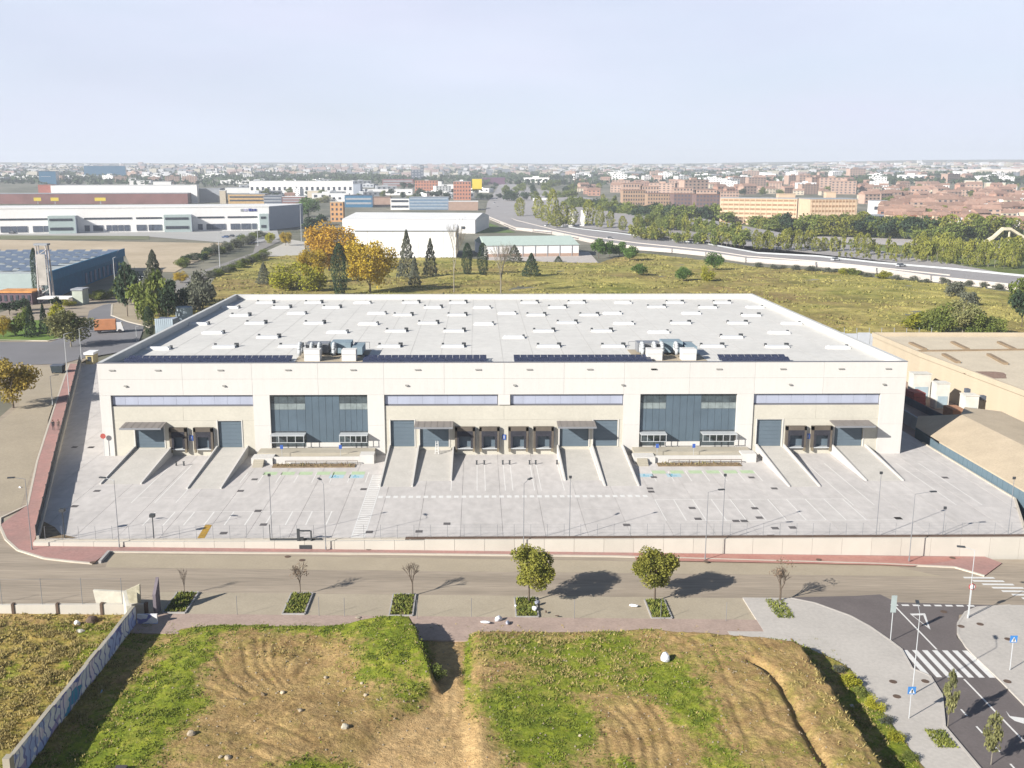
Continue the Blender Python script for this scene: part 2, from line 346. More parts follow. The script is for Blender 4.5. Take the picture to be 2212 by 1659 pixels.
# near sidewalk and light paving on the right
struct(sheet('near_sidewalk', [(-36.6, -53.85), (23.5, -53.85), (23.5, -60), (-36.6, -58)], lambda x, y: zs(x) + .12, pink2_m, 6, .3))
rl = [g('M', *q, -2.05) for q in ((30, 530), (400, 545), (560, 575), (800, 660), (930, 730), (1060, 820), (1140, 880), (1210, 1010), (1330, 1060), (1410, 1190))]
rl = [(p.x, p.y) for p in rl]
struct(sheet('light_paving', [(23.5, -48.6)] + rl[1:] + [(33.3, -73.1), (33.2, -95), (20, -95), (20, -56.5), (23.5, -56.5)], lambda x, y: zs(x) + .14, pave_m, 6, .4))
kerbline(rl[1:] + [(33.3, -73.1), (33.2, -95)], w=.2, zf=lambda x, y: zs(x) + .14, m=pave_m)
rr = [(p.x, p.y) for p in [g('M', *q, -2.1) for q in ((1870, 572), (1650, 590), (1570, 625), (1520, 700), (1520, 770), (1575, 860), (1640, 930), (1810, 1090), (1962, 1245))]]
struct(sheet('light_paving', rr + [(41.6, -95), (95, -95), (95, -49.9)], lambda x, y: zs(x) + .14, pave_m, 6, .4))
kerbline(rr + [(41.6, -95)], w=.2, zf=lambda x, y: zs(x) + .14, m=pave_m)
# dark new asphalt of the side street on the right
da = [(p.x, p.y) for p in [g('M', *q, -2.0) for q in ((380, 530), (840, 512), (1000, 500), (1110, 552), (1860, 562))]]
struct(sheet('dark_road', da + [(44.5, -52), (41.9, -57), (41.5, -95), (33.2, -95), (33.2, -73), (34, -60), (30.5, -50.5)], lambda x, y: zs(x) + .006, road_dark, 8))
# markings
def mark(polys, m, name='road_marking', z=.016):
    b = MB()
    for p in polys: b.prism([(q[0], q[1]) for q in p], lambda x, y: zs(x) + z - .006, lambda x, y: zs(x) + z)
    return struct(b.build(name, m))
ym = []
for i in range(8): x0 = 38.5 + i * 1.13; ym.append([(x0, -50.0), (x0 + .72, -50.0), (x0 + .72, -49.65), (x0, -49.65)])
mark(ym, paint_m)
P_ = lambda x, y: tuple(g('M', x, y, -2.05)[:2])
mark([[P_(1198, 632), P_(1300, 628), P_(1296, 640), P_(1216, 643)], [P_(1198, 632), P_(1216, 643), P_(1330, 728), P_(1336, 738)], [P_(1300, 628), P_(1288, 640), P_(1322, 728), P_(1336, 738)]], paint_m)
mark([[(38.72, -59.6), (38.88, -59.6), (38.88, -50.2), (38.72, -50.2)], [(38.6, -95), (38.76, -95), (38.76, -65.2), (38.6, -65.2)]], faint_m)
mark([[(x0, -64.9), (x0 + .5, -64.9), (x0 + .5, -59.8), (x0, -59.8)] for x0 in np.arange(35.45, 41.4, .94)], paint_m, 'zebra_crossing')
mark([[(35.9, y0), (36.05, y0), (36.05, y0 + 1.0), (35.9, y0 + 1.0)] for y0 in (-71.3, -73.9, -76.5, -79.1, -82)], paint_m)
mark([[P_(1842, 1285), P_(1868, 1318), P_(1962, 1330), P_(1962, 1368), P_(1900, 1350), P_(1862, 1322)]], paint_m, z=.018)
mark([[(x0, y0), (x0 + 3.4, y0), (x0 + 3.4, y0 + .42), (x0, y0 + .42)] for x0, y0 in ((49.6, -42.6), (50.2, -43.5), (50.8, -44.4), (51.4, -45.3), (52, -46.2), (52.6, -47.1), (53.2, -48.0))], paint_m, 'zebra_crossing', z=.02)
zl = MB()
for i in range(6): p = g('I', 222 + i * 38, 252 - i * 6, -.1); zl.prism([(p.x, p.y), (p.x + .55, p.y), (p.x - .4, p.y + 5), (p.x - .95, p.y + 5)], 0.0, .03)
struct(zl.build('zebra_crossing', paint_m))
# gutter step at the sidewalk's left end
struct(MB().bar(g('J', 668, 285, -.5), g('J', 730, 215, -.5), .3, -.9, -.28).build('gutter_edge', joint_m))
# manhole covers and drains
for k_, (cr_, x, y, z) in enumerate([('J', 620, 280, -.35), ('K', 318, 245, -.9), ('K', 415, 270, -.95), ('K', 860, 188, -.8), ('L', 1335, 275, -1.5), ('M', 590, 262, -1.7), ('M', 1085, 1095, -1.9), ('M', 1110, 1195, -1.9), ('M', 1300, 1090, -1.92), ('M', 1668, 698, -1.95), ('M', 1540, 715, -1.95), ('M', 1855, 797, -1.95), ('M', 1850, 1085, -1.95), ('M', 1425, 615, -2.05), ('M', 1485, 238, -1.75)]):
    p = g(cr_, x, y, z); zz = zs(p.x) + (.155 if cr_ == 'M' and y > 640 or y < 285 and cr_ != 'K' else .14) + .0
    if cr_ == 'K' and y > 200 or cr_ == 'M' and y == 615: zz = zs(p.x) + .02
    struct(MB().tube((p.x, p.y, zz - .03), (p.x, p.y, zz + .012), .33, n=12).build('manhole_cover', steel_brown))

# ------------------------------------------------------------------ yard markings, covers
def ymark(rects, m, name='yard_marking', z=.006):
    b = MB()
    for p in rects: b.prism(p, z - .003, z)
    return struct(b.build(name, m))
def rc(x0, y0, x1, y1): return [(x0, y0), (x1, y0), (x1, y1), (x0, y1)]
ymark([rc(-17.0 + i * .993, -20.4, -16.40 + i * .993, -19.5) for i in range(36)], paint_m)
ymark([rc(-18.75, -35.1, -18.62, -10), rc(-17.25, -35.1, -17.12, -10)], paint_m)
ymark([rc(-18.6, -34.9 + i * .8, -17.27, -34.5 + i * .8) for i in range(31)], faint_m)
ymark([rc(-44.4 + i * 2.45, -30.5, -44.24 + i * 2.45, -25.6) for i in range(10)] + [rc(-44.3, -25.6, -22, -25.5)], faint_m)
ymark([rc(-36.6 + i * 2.45, -13.6, -36.48 + i * 2.45, -8.9) for i in range(8)], faint_m)
ymark([rc(19.0 + i * 2.45, -29.5, 19.12 + i * 2.45, -21.5) for i in range(11)] + [rc(19, -21.5, 44, -21.4), rc(22, -29.6, 48, -29.5)], faint_m)
ymark([rc(20.6 + i * 2.45, -13.6, 20.72 + i * 2.45, -8.9) for i in range(7)], faint_m)
for xx in (-48.6, -45.6, -42.9): ymark([rc(xx, -22, xx + .12, -5)], faint_m)
ymark([rc(xx, -17.5, xx + .11, -5.2) for xx in (-7.6, -4.1, -3.0, -.3, .7, 3.6, 4.5, 7.6)], faint_m)
ymark([rc(xx, -24, xx + .11, -5.2) for xx in (44.0, 46.7, 57.2, 60.5)], faint_m)
ymark([rc(x, -10.0, x + 1.9, -8.5) for x in (-34.2, -31.7, -29.2, -26.7, -24.5, -21.8)], green_paint)
ymark([rc(x, -10.0, x + 1.9, -8.5) for x in (20.8, 23.4, 26, 28.5, 31, 33.4)], green_paint)
for x in (-24.7, -21.9, 18.7, 22.6):
    ymark([rc(x, -11.6, x + 2.0, -10.0)], lblue_paint); 
    b = MB()                                # wheelchair pictogram: head, back, seat, wheel ring
    b.prism([(x + .75 + .16 * math.cos(a), -10.35 + .16 * math.sin(a)) for a in np.arange(0, 6.28, .8)], .001, .009)
    b.prism(rc(x + .66, -11.0, x + .86, -10.5), .001, .009).prism(rc(x + .86, -11.0, x + 1.3, -10.85), .001, .009).prism(rc(x + 1.2, -11.3, x + 1.38, -11.0), .001, .009)
    for i in range(10):
        a0, a1 = math.pi * .6 + i * .42, math.pi * .6 + (i + 1) * .42; cx_, cy_ = x + .82, -11.1
        b.prism([(cx_ + .36 * math.cos(a0), cy_ + .36 * math.sin(a0)), (cx_ + .36 * math.cos(a1), cy_ + .36 * math.sin(a1)), (cx_ + .25 * math.cos(a1), cy_ + .25 * math.sin(a1)), (cx_ + .25 * math.cos(a0), cy_ + .25 * math.sin(a0))], .001, .009)
    struct(b.build('yard_marking', blue_paint))
covers = [('E', 1110, 905), ('E', 1207, 825), ('E', 1960, 893), ('E', 992, 1197), ('E', 1230, 1043), ('E', 1268, 1138), ('E', 118, 905), ('E', 75, 603), ('I', 580, 1345), ('I', 580, 885), ('I', 710, 887), ('H', 280, 810), ('H', 253, 888), ('H', 262, 910), ('H', 955, 812), ('H', 1113, 888), ('H', 1010, 1090), ('H', 905, 1113), ('H', 848, 1113), ('H', 978, 1025), ('H', 1118, 1163), ('H', 1093, 1217), ('H', 585, 1098), ('H', 1970, 1095), ('F', 500, 1185), ('F', 693, 1132), ('F', 1935, 1140), ('N', 930, 1182), ('H', 545, 1023), ('N', 605, 1463), ('H', 1240, 1158), ('K', 865, 80)]
cov = [MB().box(-.42, -.42, .001, .42, .42, .014).v, None]
cme = None
for k_, (c_, x, y) in enumerate(covers):
    p = g(c_, x, y, 0)
    if cme is None: o = MB().box(-.42, -.42, .001, .42, .42, .014).box(-.3, -.05, .014, .3, .05, .03).build('drain_cover', mat('cast_iron', (.13, .12, .12), var=.2), yard); cme = o.data; o.location = p
    else: link('drain_cover', cme, yard, p)
struct(MB().prism([tuple(g('E', *q)[:2]) for q in ((808, 1236), (858, 1236), (912, 1140), (868, 1138))], .001, .012).build('ochre_marking', yellow_m))

# ------------------------------------------------------------------ THE WAREHOUSE
H, RZ, DEP = 14.13, 12.95, 85.9
WH = thing('warehouse', 'long white logistics warehouse with flat pale roof, loading docks and two dark glazed office fronts', 'warehouse', (0, 0, 0))
def part(b, name, m, parent=None): return b.build(name, m, parent if parent is not None else WH)
# structural wall behind, set back
part(MB().box(-59.7, .62, -.5, 59.7, .9, 13.9), 'inner_wall', beige_conc)
part(MB().box(-60, .5, -.5, -59.62, DEP, H), 'side_wall', side_conc)
part(MB().box(59.62, .5, -.5, 60, DEP, H), 'side_wall', side_conc)
part(MB().box(-59.6, DEP - .4, -.5, 59.6, DEP, H), 'rear_wall', parapet_m)
part(MB().box(-59.61, .92, RZ - .4, 59.61, DEP - .41, RZ), 'roof', roof_m)
# paler sheet on the inside of the parapets, metal coping
part(MB().box(59.50, .95, RZ + .01, 59.615, DEP - .42, H - .02), 'parapet_lining', parapet_m)
part(MB().box(-59.615, .95, RZ + .01, -59.50, DEP - .42, H - .02), 'parapet_lining', parapet_m)
part(MB().box(-59.49, DEP - .52, RZ + .01, 59.49, DEP - .41, H - .02), 'parapet_lining', parapet_m)
part(MB().box(-60.06, -.05, H, 60.06, .5, H + .05), 'coping', coping_m)
part(MB().box(-60.06, .51, H, -59.4, DEP + .05, H + .06), 'coping', parapet_m)
part(MB().box(59.4, .51, H, 60.06, DEP + .05, H + .06), 'coping', parapet_m)
part(MB().box(-59.39, DEP - .55, H, 59.39, DEP + .05, H + .06), 'coping', parapet_m)
# upper facade panels
xe = [-60, -47.6, -37.33, -27.6, -17.85, -8.9, 0, 8.9, 17.85, 27.6, 37.33, 47.6, 60]
fp = mat('facade_panel', (.645, .625, .59), var=.022, scale=1.3, scale2=6, rnd=.02, stretch=(1, 1, .12))
for i in range(12):
    for z0, z1 in ((9.3, 11.72), (11.74, 14.11)):
        part(MB().box(xe[i] + .012, 0, z0, xe[i + 1] - .012, .5, z1), 'facade_panel', fp)
# white piers
for x0, x1 in ((-60, -58.35), (-37.33, -34.85), (-20.35, -17.85), (17.85, 20.35), (34.85, 37.33), (56.35, 60)):
    for z0, z1 in ((-.4, 4.6), (4.615, 9.285)): part(MB().box(x0 + .006, 0, z0, x1 - .006, .6, z1), 'facade_panel', fp)
part(MB().box(-.9, 0, 7.72, .9, .6, 9.285), 'facade_panel', fp)
# clerestory strips in their recess
for x0, x1 in ((-58.35, -37.33), (-17.85, -.9), (.9, 17.85), (37.33, 56.35)):
    fr = part(MB().box(x0, .48, 7.62, x1, .6, 9.29), 'clerestory', coping_m)
    n = max(1, round((x1 - x0) / 1.9)); w = (x1 - x0 - .2) / n
    for i in range(n): MB().box(x0 + .1 + i * w + .012, .40, 7.78, x0 + .1 + (i + 1) * w - .012, .475, 9.14).build('pane', poly_m, fr)
    MB().box(x0 + .02, .18, 7.56, x1 - .02, .60, 7.615).build('sill', coping_m, fr)
# beige recessed band, with openings
doors = {-1: dict(single=[(-55.2, -50.9, 1.15, 4.55), (-42.8, -39.3, 1.15, 5.3), (-17.0, -13.45, 1.2, 5.35), (-12.6, -8.3, 1.15, 4.6)], dock=[(-50.0, -47.4), (-46.4, -43.5), (-7.35, -4.35), (-3.7, -.7)]),
         1: dict(single=[(13.45, 17.1, 1.2, 5.3), (8.4, 12.75, 1.15, 4.6), (38.1, 41.9, 1.1, 5.3), (49.9, 54.2, 1.1, 4.55)], dock=[(.65, 3.65), (4.4, 7.45), (42.4, 45.5), (46.3, 49.4)])}
allop = sorted([(a, b, c, d) for s_ in doors.values() for a, b, c, d in s_['single']] + [(a, b, .9, 4.35) for s_ in doors.values() for a, b in s_['dock']])
for X0, X1 in ((-58.35, -37.33), (-17.85, 17.85), (37.33, 56.35)):
    ops = [o for o in allop if X0 < o[0] < X1]
    cuts = sorted(set([X0, X1, 0.] if X0 < 0 < X1 else [X0, (X0 + X1) / 2, X1]))
    for a, b in zip(cuts[:-1], cuts[1:]):
        part(MB().box(a + .012, .2, 5.4, b - .012, .6, 7.6), 'recessed_panel', beige_conc)
    xs_ = [X0]
    low = MB()
    for (a, b, c, d) in ops:
        low.box(xs_[-1], .2, -.4, a, .6, 5.385) if a - xs_[-1] > .02 else None
        low.box(a, .2, -.4, b, .6, c); low.box(a, .2, d, b, .6, 5.385); xs_.append(b)
    low.box(xs_[-1], .2, -.4, X1, .6, 5.385)
    part(low, 'recessed_panel', beige_conc)
# sectional doors
for a, b, c, d in allop:
    if d == 4.35: continue
    fr = part(MB().box(a, .5, c, b, .58, d), 'sectional_door', door_m)
    n = 7
    for i in range(n): MB().box(a + .05, .47, c + (d - c) * i / n + .015, b - .05, .498, c + (d - c) * (i + 1) / n - .015).build('door_slat', door_m, fr)
    part(MB().box(a - .0, .19, d, b, .2, d + .001 + .06), 'door_lintel', fp)
    for e in (a - .17, b + .02): part(MB().box(e, .12, c, e + .15, .199, d + .12), 'door_jamb', fp)
# dock shelters
for s_ in doors.values():
    for a, b in s_['dock']:
        fr = part(MB().box(a, -.35, 1.0, a + .35, .2, 4.35).box(b - .35, -.35, 1.0, b, .2, 4.35).box(a, -.35, 3.75, b, .2, 4.36), 'dock_shelter', brown_m)
        MB().box(a + .33, -.37, 2.95, b - .33, -.3, 3.74).build('shelter_curtain', dark_m, fr)
        for e in (a + .34, b - .64): MB().box(e, -.36, 1.15, e + .3, -.3, 2.94).build('shelter_flap', dark_m, fr)
        MB().box(a + .36, .52, 1.15, b - .36, .58, 3.7).build('dock_door', door_m, fr)
        MB().box(a + .05, -.42, .55, a + .35, -.05, 1.1).build('bumper', mat('bumper_ochre', (.24, .20, .14)), fr); MB().box(b - .35, -.42, .55, b - .05, -.05, 1.1).build('bumper', MATS['bumper_ochre'], fr)
        MB().box(a + .2, -.30, .95, b - .2, .5, 1.12).build('dock_leveller', galv_m, fr)
        MB().tube(((b + .15), -.02, 1.2), ((b + .15), -.02, 4.3), .06, n=5).build('drain_pipe', galv_m, fr)
# canopies over four doors
for x0, x1 in ((-56.5, -50.4), (-13.3, -7.6), (7.9, 13.6), (49.0, 54.9)):
    fr = part(MB().hexa([(x0, -2.6, 4.78), (x1, -2.6, 4.78), (x1, .19, 5.05), (x0, .19, 5.05), (x0, -2.6, 4.9), (x1, -2.6, 4.9), (x1, .19, 5.17), (x0, .19, 5.17)]), 'canopy', canopy_m)
    for k_ in range(6): xx = x0 + (x1 - x0) * (k_ + .5) / 6; MB().hexa([(xx - .04, -2.6, 4.905), (xx + .04, -2.6, 4.905), (xx + .04, .19, 5.175), (xx - .04, .19, 5.175), (xx - .04, -2.6, 4.94), (xx + .04, -2.6, 4.94), (xx + .04, .19, 5.21), (xx - .04, .19, 5.21)]).build('seam', canopy_m, fr)
    MB().box(x0, -2.66, 4.7, x1, -2.602, 4.96).build('gutter', metal_m, fr)
# blue dock number plates, small (blue square with a white figure one)
bluesign = mat('sign_blue', (.05, .12, .42), var=.05)
for x in (-46.85, 0.02, 45.9):
    pl = part(MB().box(x - .28, .10, 2.3, x + .28, .16, 3.1), 'dock_sign', bluesign)
    MB().box(x - .05, .085, 2.45, x + .05, .1, 2.95).build('sign_mark', paint_m, pl)
# office fronts
for X0, X1, e1, e2 in ((-34.85, -20.35, -29.7, -24.6), (20.35, 34.85, 24.3, 29.6)):
    part(MB().box(X0, .46, -.4, X1, .6, 1.2), 'plinth', fp)
    fr = part(MB().box(X0, .5, 1.2, X1, .6, 9.29), 'office_front', coping_m)
    def grid(xa, xb, za, zb, n, m, nm, y=.44):
        w = (xb - xa) / n
        for i in range(n): MB().box(xa + i * w + .02, y, za + .02, xa + (i + 1) * w - .02, .49, zb - .02).build(nm, m, fr)
    for a, b, n in ((X0, e1, 4), (e2, X1, 5)):
        grid(a, b, 7.9, 9.27, n, glass_m, 'window_pane'); grid(a, b, 6.95, 7.9, n, glass_hi, 'window_pane'); grid(a, b, 3.65, 6.95, n, clad_m, 'cladding_panel')
        grid(a, b, 1.22, 3.62, n, glass_m, 'window_pane')
        # balcony-like sun louvre over the ground floor windows
        lv = MB().box(a + .05, -1.3, 3.3, b, .44, 3.42).build('sunshade', galv_m, fr)
        for k_ in range(n + 1): xx = a + .1 + (b - a - .2) * k_ / n; MB().box(xx - .04, -1.28, 2.35, xx + .04, -1.22, 3.3).build('louvre_post', galv_m, lv)
        MB().box(a + .05, -1.3, 2.28, b, -1.2, 2.36).build('rail', galv_m, lv)
    grid(e1, e2, 1.9, 9.27, 5, clad_m, 'cladding_panel')
    MB().box(e1, .3, 1.22, e2, .49, 1.88).build('lintel', fp, fr)
# small wall outlets
outl = mat('outlet_grey', (.33, .32, .30))
for c_, xs_, y in (('E', (220, 537, 970, 1437, 1887), 68), ('F', (490, 908, 1262, 1680, 2122), 57), ('H', (280, 730, 1172, 1575, 1900), 57)):
    for x in xs_:
        r = ray(c_, x, y); t_ = -CY / r.y; X = CX + r.x * t_; part(MB().box(X - .42, -.16, 13.02, X + .42, -.002, 13.17), 'roof_outlet', outl)
for c_, x, y in (('E', 315, 172), ('E', 995, 172), ('F', 415, 162), ('F', 1160, 160), ('F', 1908, 160), ('H', 1222, 162), ('H', 1870, 162)):
    r = ray(c_, x, y); t_ = -CY / r.y; X = CX + r.x * t_; part(MB().box(X - .22, -.26, 10.65, X + .22, -.002, 10.82), 'wall_lamp', outl)
# ramps
def ramp(x0, x1, ye, zt, hl, hr, yel=None):
    rp = part(MB().hexa([(x0, ye, -.35), (x1, ye, -.35), (x1, .19, -.35), (x0, .19, -.35), (x0, ye, .01), (x1, ye, .01), (x1, .19, zt), (x0, .19, zt)]), 'ramp', ramp_m)
    for xa, h_ in ((x0 - .22, hl), (x1, hr)):
        if h_ is None: continue
        MB().hexa([(xa, ye - .1, -.3), (xa + .22, ye - .1, -.3), (xa + .22, .19, -.3), (xa, .19, -.3), (xa, ye - .1, .2), (xa + .22, ye - .1, .2), (xa + .22, .19, zt + h_), (xa, .19, zt + h_)]).build('ramp_wall', fp, rp)
ramp(-55.3, -50.0, -14.0, 1.1, .38, .38); ramp(-42.9, -38.6, -16.2, 1.15, .4, .35)
ramp(-17.1, -12.95, -15.6, 1.15, .4, .35); ramp(-12.72, -7.75, -13.0, .75, None, .55)
ramp(8.2, 12.95, -13.0, .75, .75, .4); ramp(13.4, 17.75, -15.6, 1.15, .4, .4)
ramp(38.3, 42.2, -16.2, 1.1, .4, .4); ramp(49.7, 54.6, -13.7, 1.1, .4, .35)
# curb lines beside the docks
for x in (-49.3, 44.2): pass
# wheel guides: little bollards in front of the docks
for x in (-47.7, -46.6, -4.1, -3.0, -.3, .7, 3.6, 4.5, 7.6):
    part(MB().tube((x, -5.2, 0), (x, -5.2, .55), .13, .1, 6).tube((x, -5.2, .55), (x, -5.2, .62), .16, .16, 6), 'wheel_guide', darkmetal_m)
# entrance terraces
terr = mat('terrace_paving', (.46, .42, .34), var=.06)
for sx, X0, X1 in ((1, -36.9, -19.1), (1, 18.9, 36.9)):
    dx = X0 + 36.9
    tr = part(MB().box(X0 + .4, -2.6, -.3, X1 - .2, .19, 1.12), 'entrance_terrace', terr)
    MB().hexa([(X0 + 3.4, -4.3, -.3), (X1 - 2.2, -4.3, -.3), (X1 - 2.2, -2.62, -.3), (X0 + 3.4, -2.62, -.3), (X0 + 3.4, -4.3, .15), (X1 - 2.2, -4.3, 1.08), (X1 - 2.2, -2.62, 1.08), (X0 + 3.4, -2.62, .15)]).build('access_ramp', terr, tr)
    MB().box(X0 + 3.2, -4.55, -.3, X1 - 2.1, -4.32, 1.05).build('terrace_wall', fp, tr)
    MB().box(X1 - 2.09, -4.55, -.3, X1, -2.61, 1.3).build('terrace_wall', fp, tr)
    MB().box(X0, -4.9, -.3, X0 + 3.1, -2.61, .95).build('terrace_wall', fp, tr)
    for k_ in range(5): MB().box(X0 + .4, -5.2 - .3 * k_, -.1, X0 + 1.9, -4.9 - .3 * k_, .8 - .18 * k_).build('step', terr, tr)
    MB().box(X0 + 3.3, -6.5, .0, X1 - 2.6, -5.0, .14).build('planting_bed', soil_m, tr)
    rl_ = MB().box(X0 + 5, -5.15, .55, X1 - 2.3, -5.07, .63); 
    for k_ in range(8): xx = X0 + 5 + (X1 - 2.3 - X0 - 5) * k_ / 7; rl_.box(xx - .03, -5.15, 0, xx + .03, -5.07, .6)
    rl_.build('handrail', steel_brown, tr)
    b = MB(); 
    for k_ in range(60): xx = X0 + 3.6 + random.random() * (X1 - X0 - 6.6); yy = -6.3 + random.random() * 1.1; hh = .25 + random.random() * .3; b.tube((xx, yy, .1), (xx + random.uniform(-.15, .15), yy, hh), .12, .02, 4)
    stuff(b.build('bed_plants', mat('dry_plants', (.24, .15, .08), c2=(.2, .18, .08), var=.2), tr))
    for xx in (X0 + 4.2, X1 - 5.0) if X0 < 0 else (X0 + 3.6, X0 + 9.0):
        MB().tube((xx, -3.4, .4), (xx, -3.4, 2.5), .03, n=5).build('sign_pole', galv_m, tr); MB().box(xx - .22, -3.47, 1.95, xx + .22, -3.43, 2.55).build('parking_sign', bluesign, tr)

# roof: skylights
for i in range(1, 24): part(MB().box(-59.4 + i * 4.95, 1.0, RZ + .001, -59.4 + i * 4.95 + .09, DEP - .6, RZ + .012), 'membrane_seam', mat('seam_grey', (.58, .56, .52), var=.1, scale=.5))
vent_a = [('O', p) for p in ((820, 70), (1070, 70), (905, 95), (1165, 95), (690, 137), (770, 177), (1075, 177), (835, 250), (610, 300), (950, 298), (1575, 70), (1820, 70), (1690, 95), (1535, 135), (1815, 135), (1665, 177), (1500, 218), (1800, 218), (1465, 298), (1795, 298))] + \
         [('P', p) for p in ((255, 70), (500, 70), (400, 95), (290, 135), (565, 135), (450, 175), (330, 218), (630, 218), (355, 298), (690, 298), (1010, 70), (1255, 70), (915, 93), (1180, 95), (1405, 137), (1040, 177), (1335, 177), (1305, 250), (1205, 298), (1540, 300))]
sky_b = [('O', p) for p in ((1325, 72), (640, 97), (1945, 97), (985, 127), (1400, 127), (2075, 127), (475, 182), (1355, 182), (1955, 182), (550, 228), (1195, 225), (2110, 252), (270, 310))] + \
        [('P', p) for p in ((740, 72), (685, 127), (1425, 95), (1095, 127), (745, 180), (1615, 180), (925, 225), (1550, 228), (1855, 305))]
def skylight(kind):
    b = MB(); w, d, h = 1.9, .7, .34
    b.hexa([(-w, -d, 0), (w, -d, 0), (w, d, 0), (-w, d, 0), (-w + .06, -d + .06, h), (w - .06, -d + .06, h), (w - .06, d - .06, h), (-w + .06, d - .06, h)])
    if kind: b.hexa([(-w + .2, -d + .15, h), (w - .2, -d + .15, h), (w - .2, d - .15, h), (-w + .2, d - .15, h), (-w + .35, -d + .4, h + .12), (w - .35, -d + .4, h + .12), (w - .35, d - .4, h + .12), (-w + .35, d - .4, h + .12)])
    return b
sA = sB = None
for lst, kind in ((vent_a, 0), (sky_b, 1)):
    me = None
    for c_, p in lst:
        q = g(c_, p[0], p[1] + 8, RZ)
        if me is None: o = skylight(kind).build('skylight', skylight_m, WH); me = o.data; o.location = q; me2 = None
        else: o = link('skylight', me, WH, q)
        if kind == 0:
            if me2 is None: o2 = MB().box(-1.9, .75, .0, -1.5, 1.1, .55).build('vent_arm', darkmetal_m, o); me2 = o2.data; me2b = MB().box(1.5, .75, 0, 2.2, 1.15, .6).build('vent_shadow_box', darkmetal_m, o).data
            else: link('vent_arm', me2, o); link('vent_shadow_box', me2b, o)
        else:
            if not 'me3' in globals(): o3 = MB().box(1.6, .75, .05, 2.0, 1.1, .5).build('vent_shadow_box', darkmetal_m, o); me3 = o3.data  # dark box stands in for the small shadow right of the skylight
            else: link('vent_shadow_box', me3, o)
# solar arrays
pvme = None
for xa, xb in ((-58.2, -32.2), (-21.6, -1.9), (1.7, 23.2), (33.7, 44.5)):
    arr = part(MB().box(xa, 5.0, RZ + .02, xb, 9.2, RZ + .1), 'solar_array', galv_m)
    n = int((xb - xa) / 1.06)
    for y0 in (5.2, 7.3):
        for i in range(n):
            if pvme is None: o = MB().hexa([(.02, 0, .16), (1.02, 0, .16), (1.02, 1.7, .7), (.02, 1.7, .7), (.02, 0, .2), (1.02, 0, .2), (1.02, 1.7, .74), (.02, 1.7, .74)]).build('solar_panel', pv_m, arr); pvme = o.data; o.location = (xa + i * 1.06, y0, RZ)
            else: link('solar_panel', pvme, arr, (xa + i * 1.06, y0, RZ))
# rooftop plant
hv_m = mat('plant_white', (.74, .72, .69), var=.04)
for cx_, sgn in ((-26.8, 1), (26.4, -1)):
    pf = part(MB().box(cx_ - 5.6, 5.2, RZ + .002, cx_ + 5.4, 17.5, RZ + .04), 'plant_platform', mat('walkway_tan', (.45, .38, .28), var=.08))
    for x0, x1 in (((-30.8, -28.4), (-25.0, -22.8)) if sgn > 0 else ((22.5, 24.8), (27.9, 30.1))):
        u = MB().box(x0, 7.4, RZ + .05, x1, 9.4, RZ + 1.8).build('air_unit', hv_m, pf)
        MB().box(x0 - .03, 7.35, RZ + 1.1, x1 + .03, 7.39, RZ + 1.15).box(x0 + .2, 9.4, RZ + .4, x1 - .2, 9.6, RZ + 1.6).build('unit_seam', galv_m, u)
    for k_, dx in enumerate((-5.3, -3.4, -2.2, .1)):
        b = MB(); r_ = .3; pr = None
        for i in range(7):
            a = math.pi * i / 6; q = (cx_ + dx + (1.2 if sgn < 0 else 0), 11.6 - .95 * math.cos(a), RZ + 1.3 + .85 * math.sin(a))
            if pr: b.tube(pr, q, r_, n=8)
            pr = q
        X_ = cx_ + dx + (1.2 if sgn < 0 else 0); b.tube((X_, 10.65, RZ + .4), (X_, 10.65, RZ + 1.3), r_, n=8).tube((X_, 12.55, RZ + .4), (X_, 12.55, RZ + 1.3), r_, n=8)
        b.build('duct', galv_m, pf, smooth=True)
    MB().box(cx_ - 4.6, 12.9, RZ + .4, cx_ - 1.0, 15.5, RZ + 1.9).build('chiller', metal_m, pf); MB().box(cx_ - .6, 12.5, RZ + .4, cx_ + 2.6, 15.8, RZ + 2.1).build('chiller', mat('plant_blue_grey', (.25, .33, .38)), pf); MB().box(cx_ + 2.9, 11, RZ + .4, cx_ + 4.6, 15.8, RZ + 1.6).build('chiller', mat('plant_blue_grey', (.25, .33, .38)), pf)
    for k_ in range(8): xx = cx_ - 5.4 + k_ * 1.5; MB().tube((xx, 17.3, RZ + .35), (xx, 17.3, RZ + 1.4), .04, n=4).build('rail_post', metal_m, pf)
    MB().tube((cx_ - 5.4, 17.3, RZ + 1.4), (cx_ + 5.1, 17.3, RZ + 1.4), .04, n=4).build('guard_rail', metal_m, pf)
    part(MB().tube((cx_ + 5.6 * sgn, 11, RZ + .25), (cx_ + (9.5 if sgn > 0 else -9.5), 11, RZ + .25), .12, n=5), 'roof_pipe', galv_m)

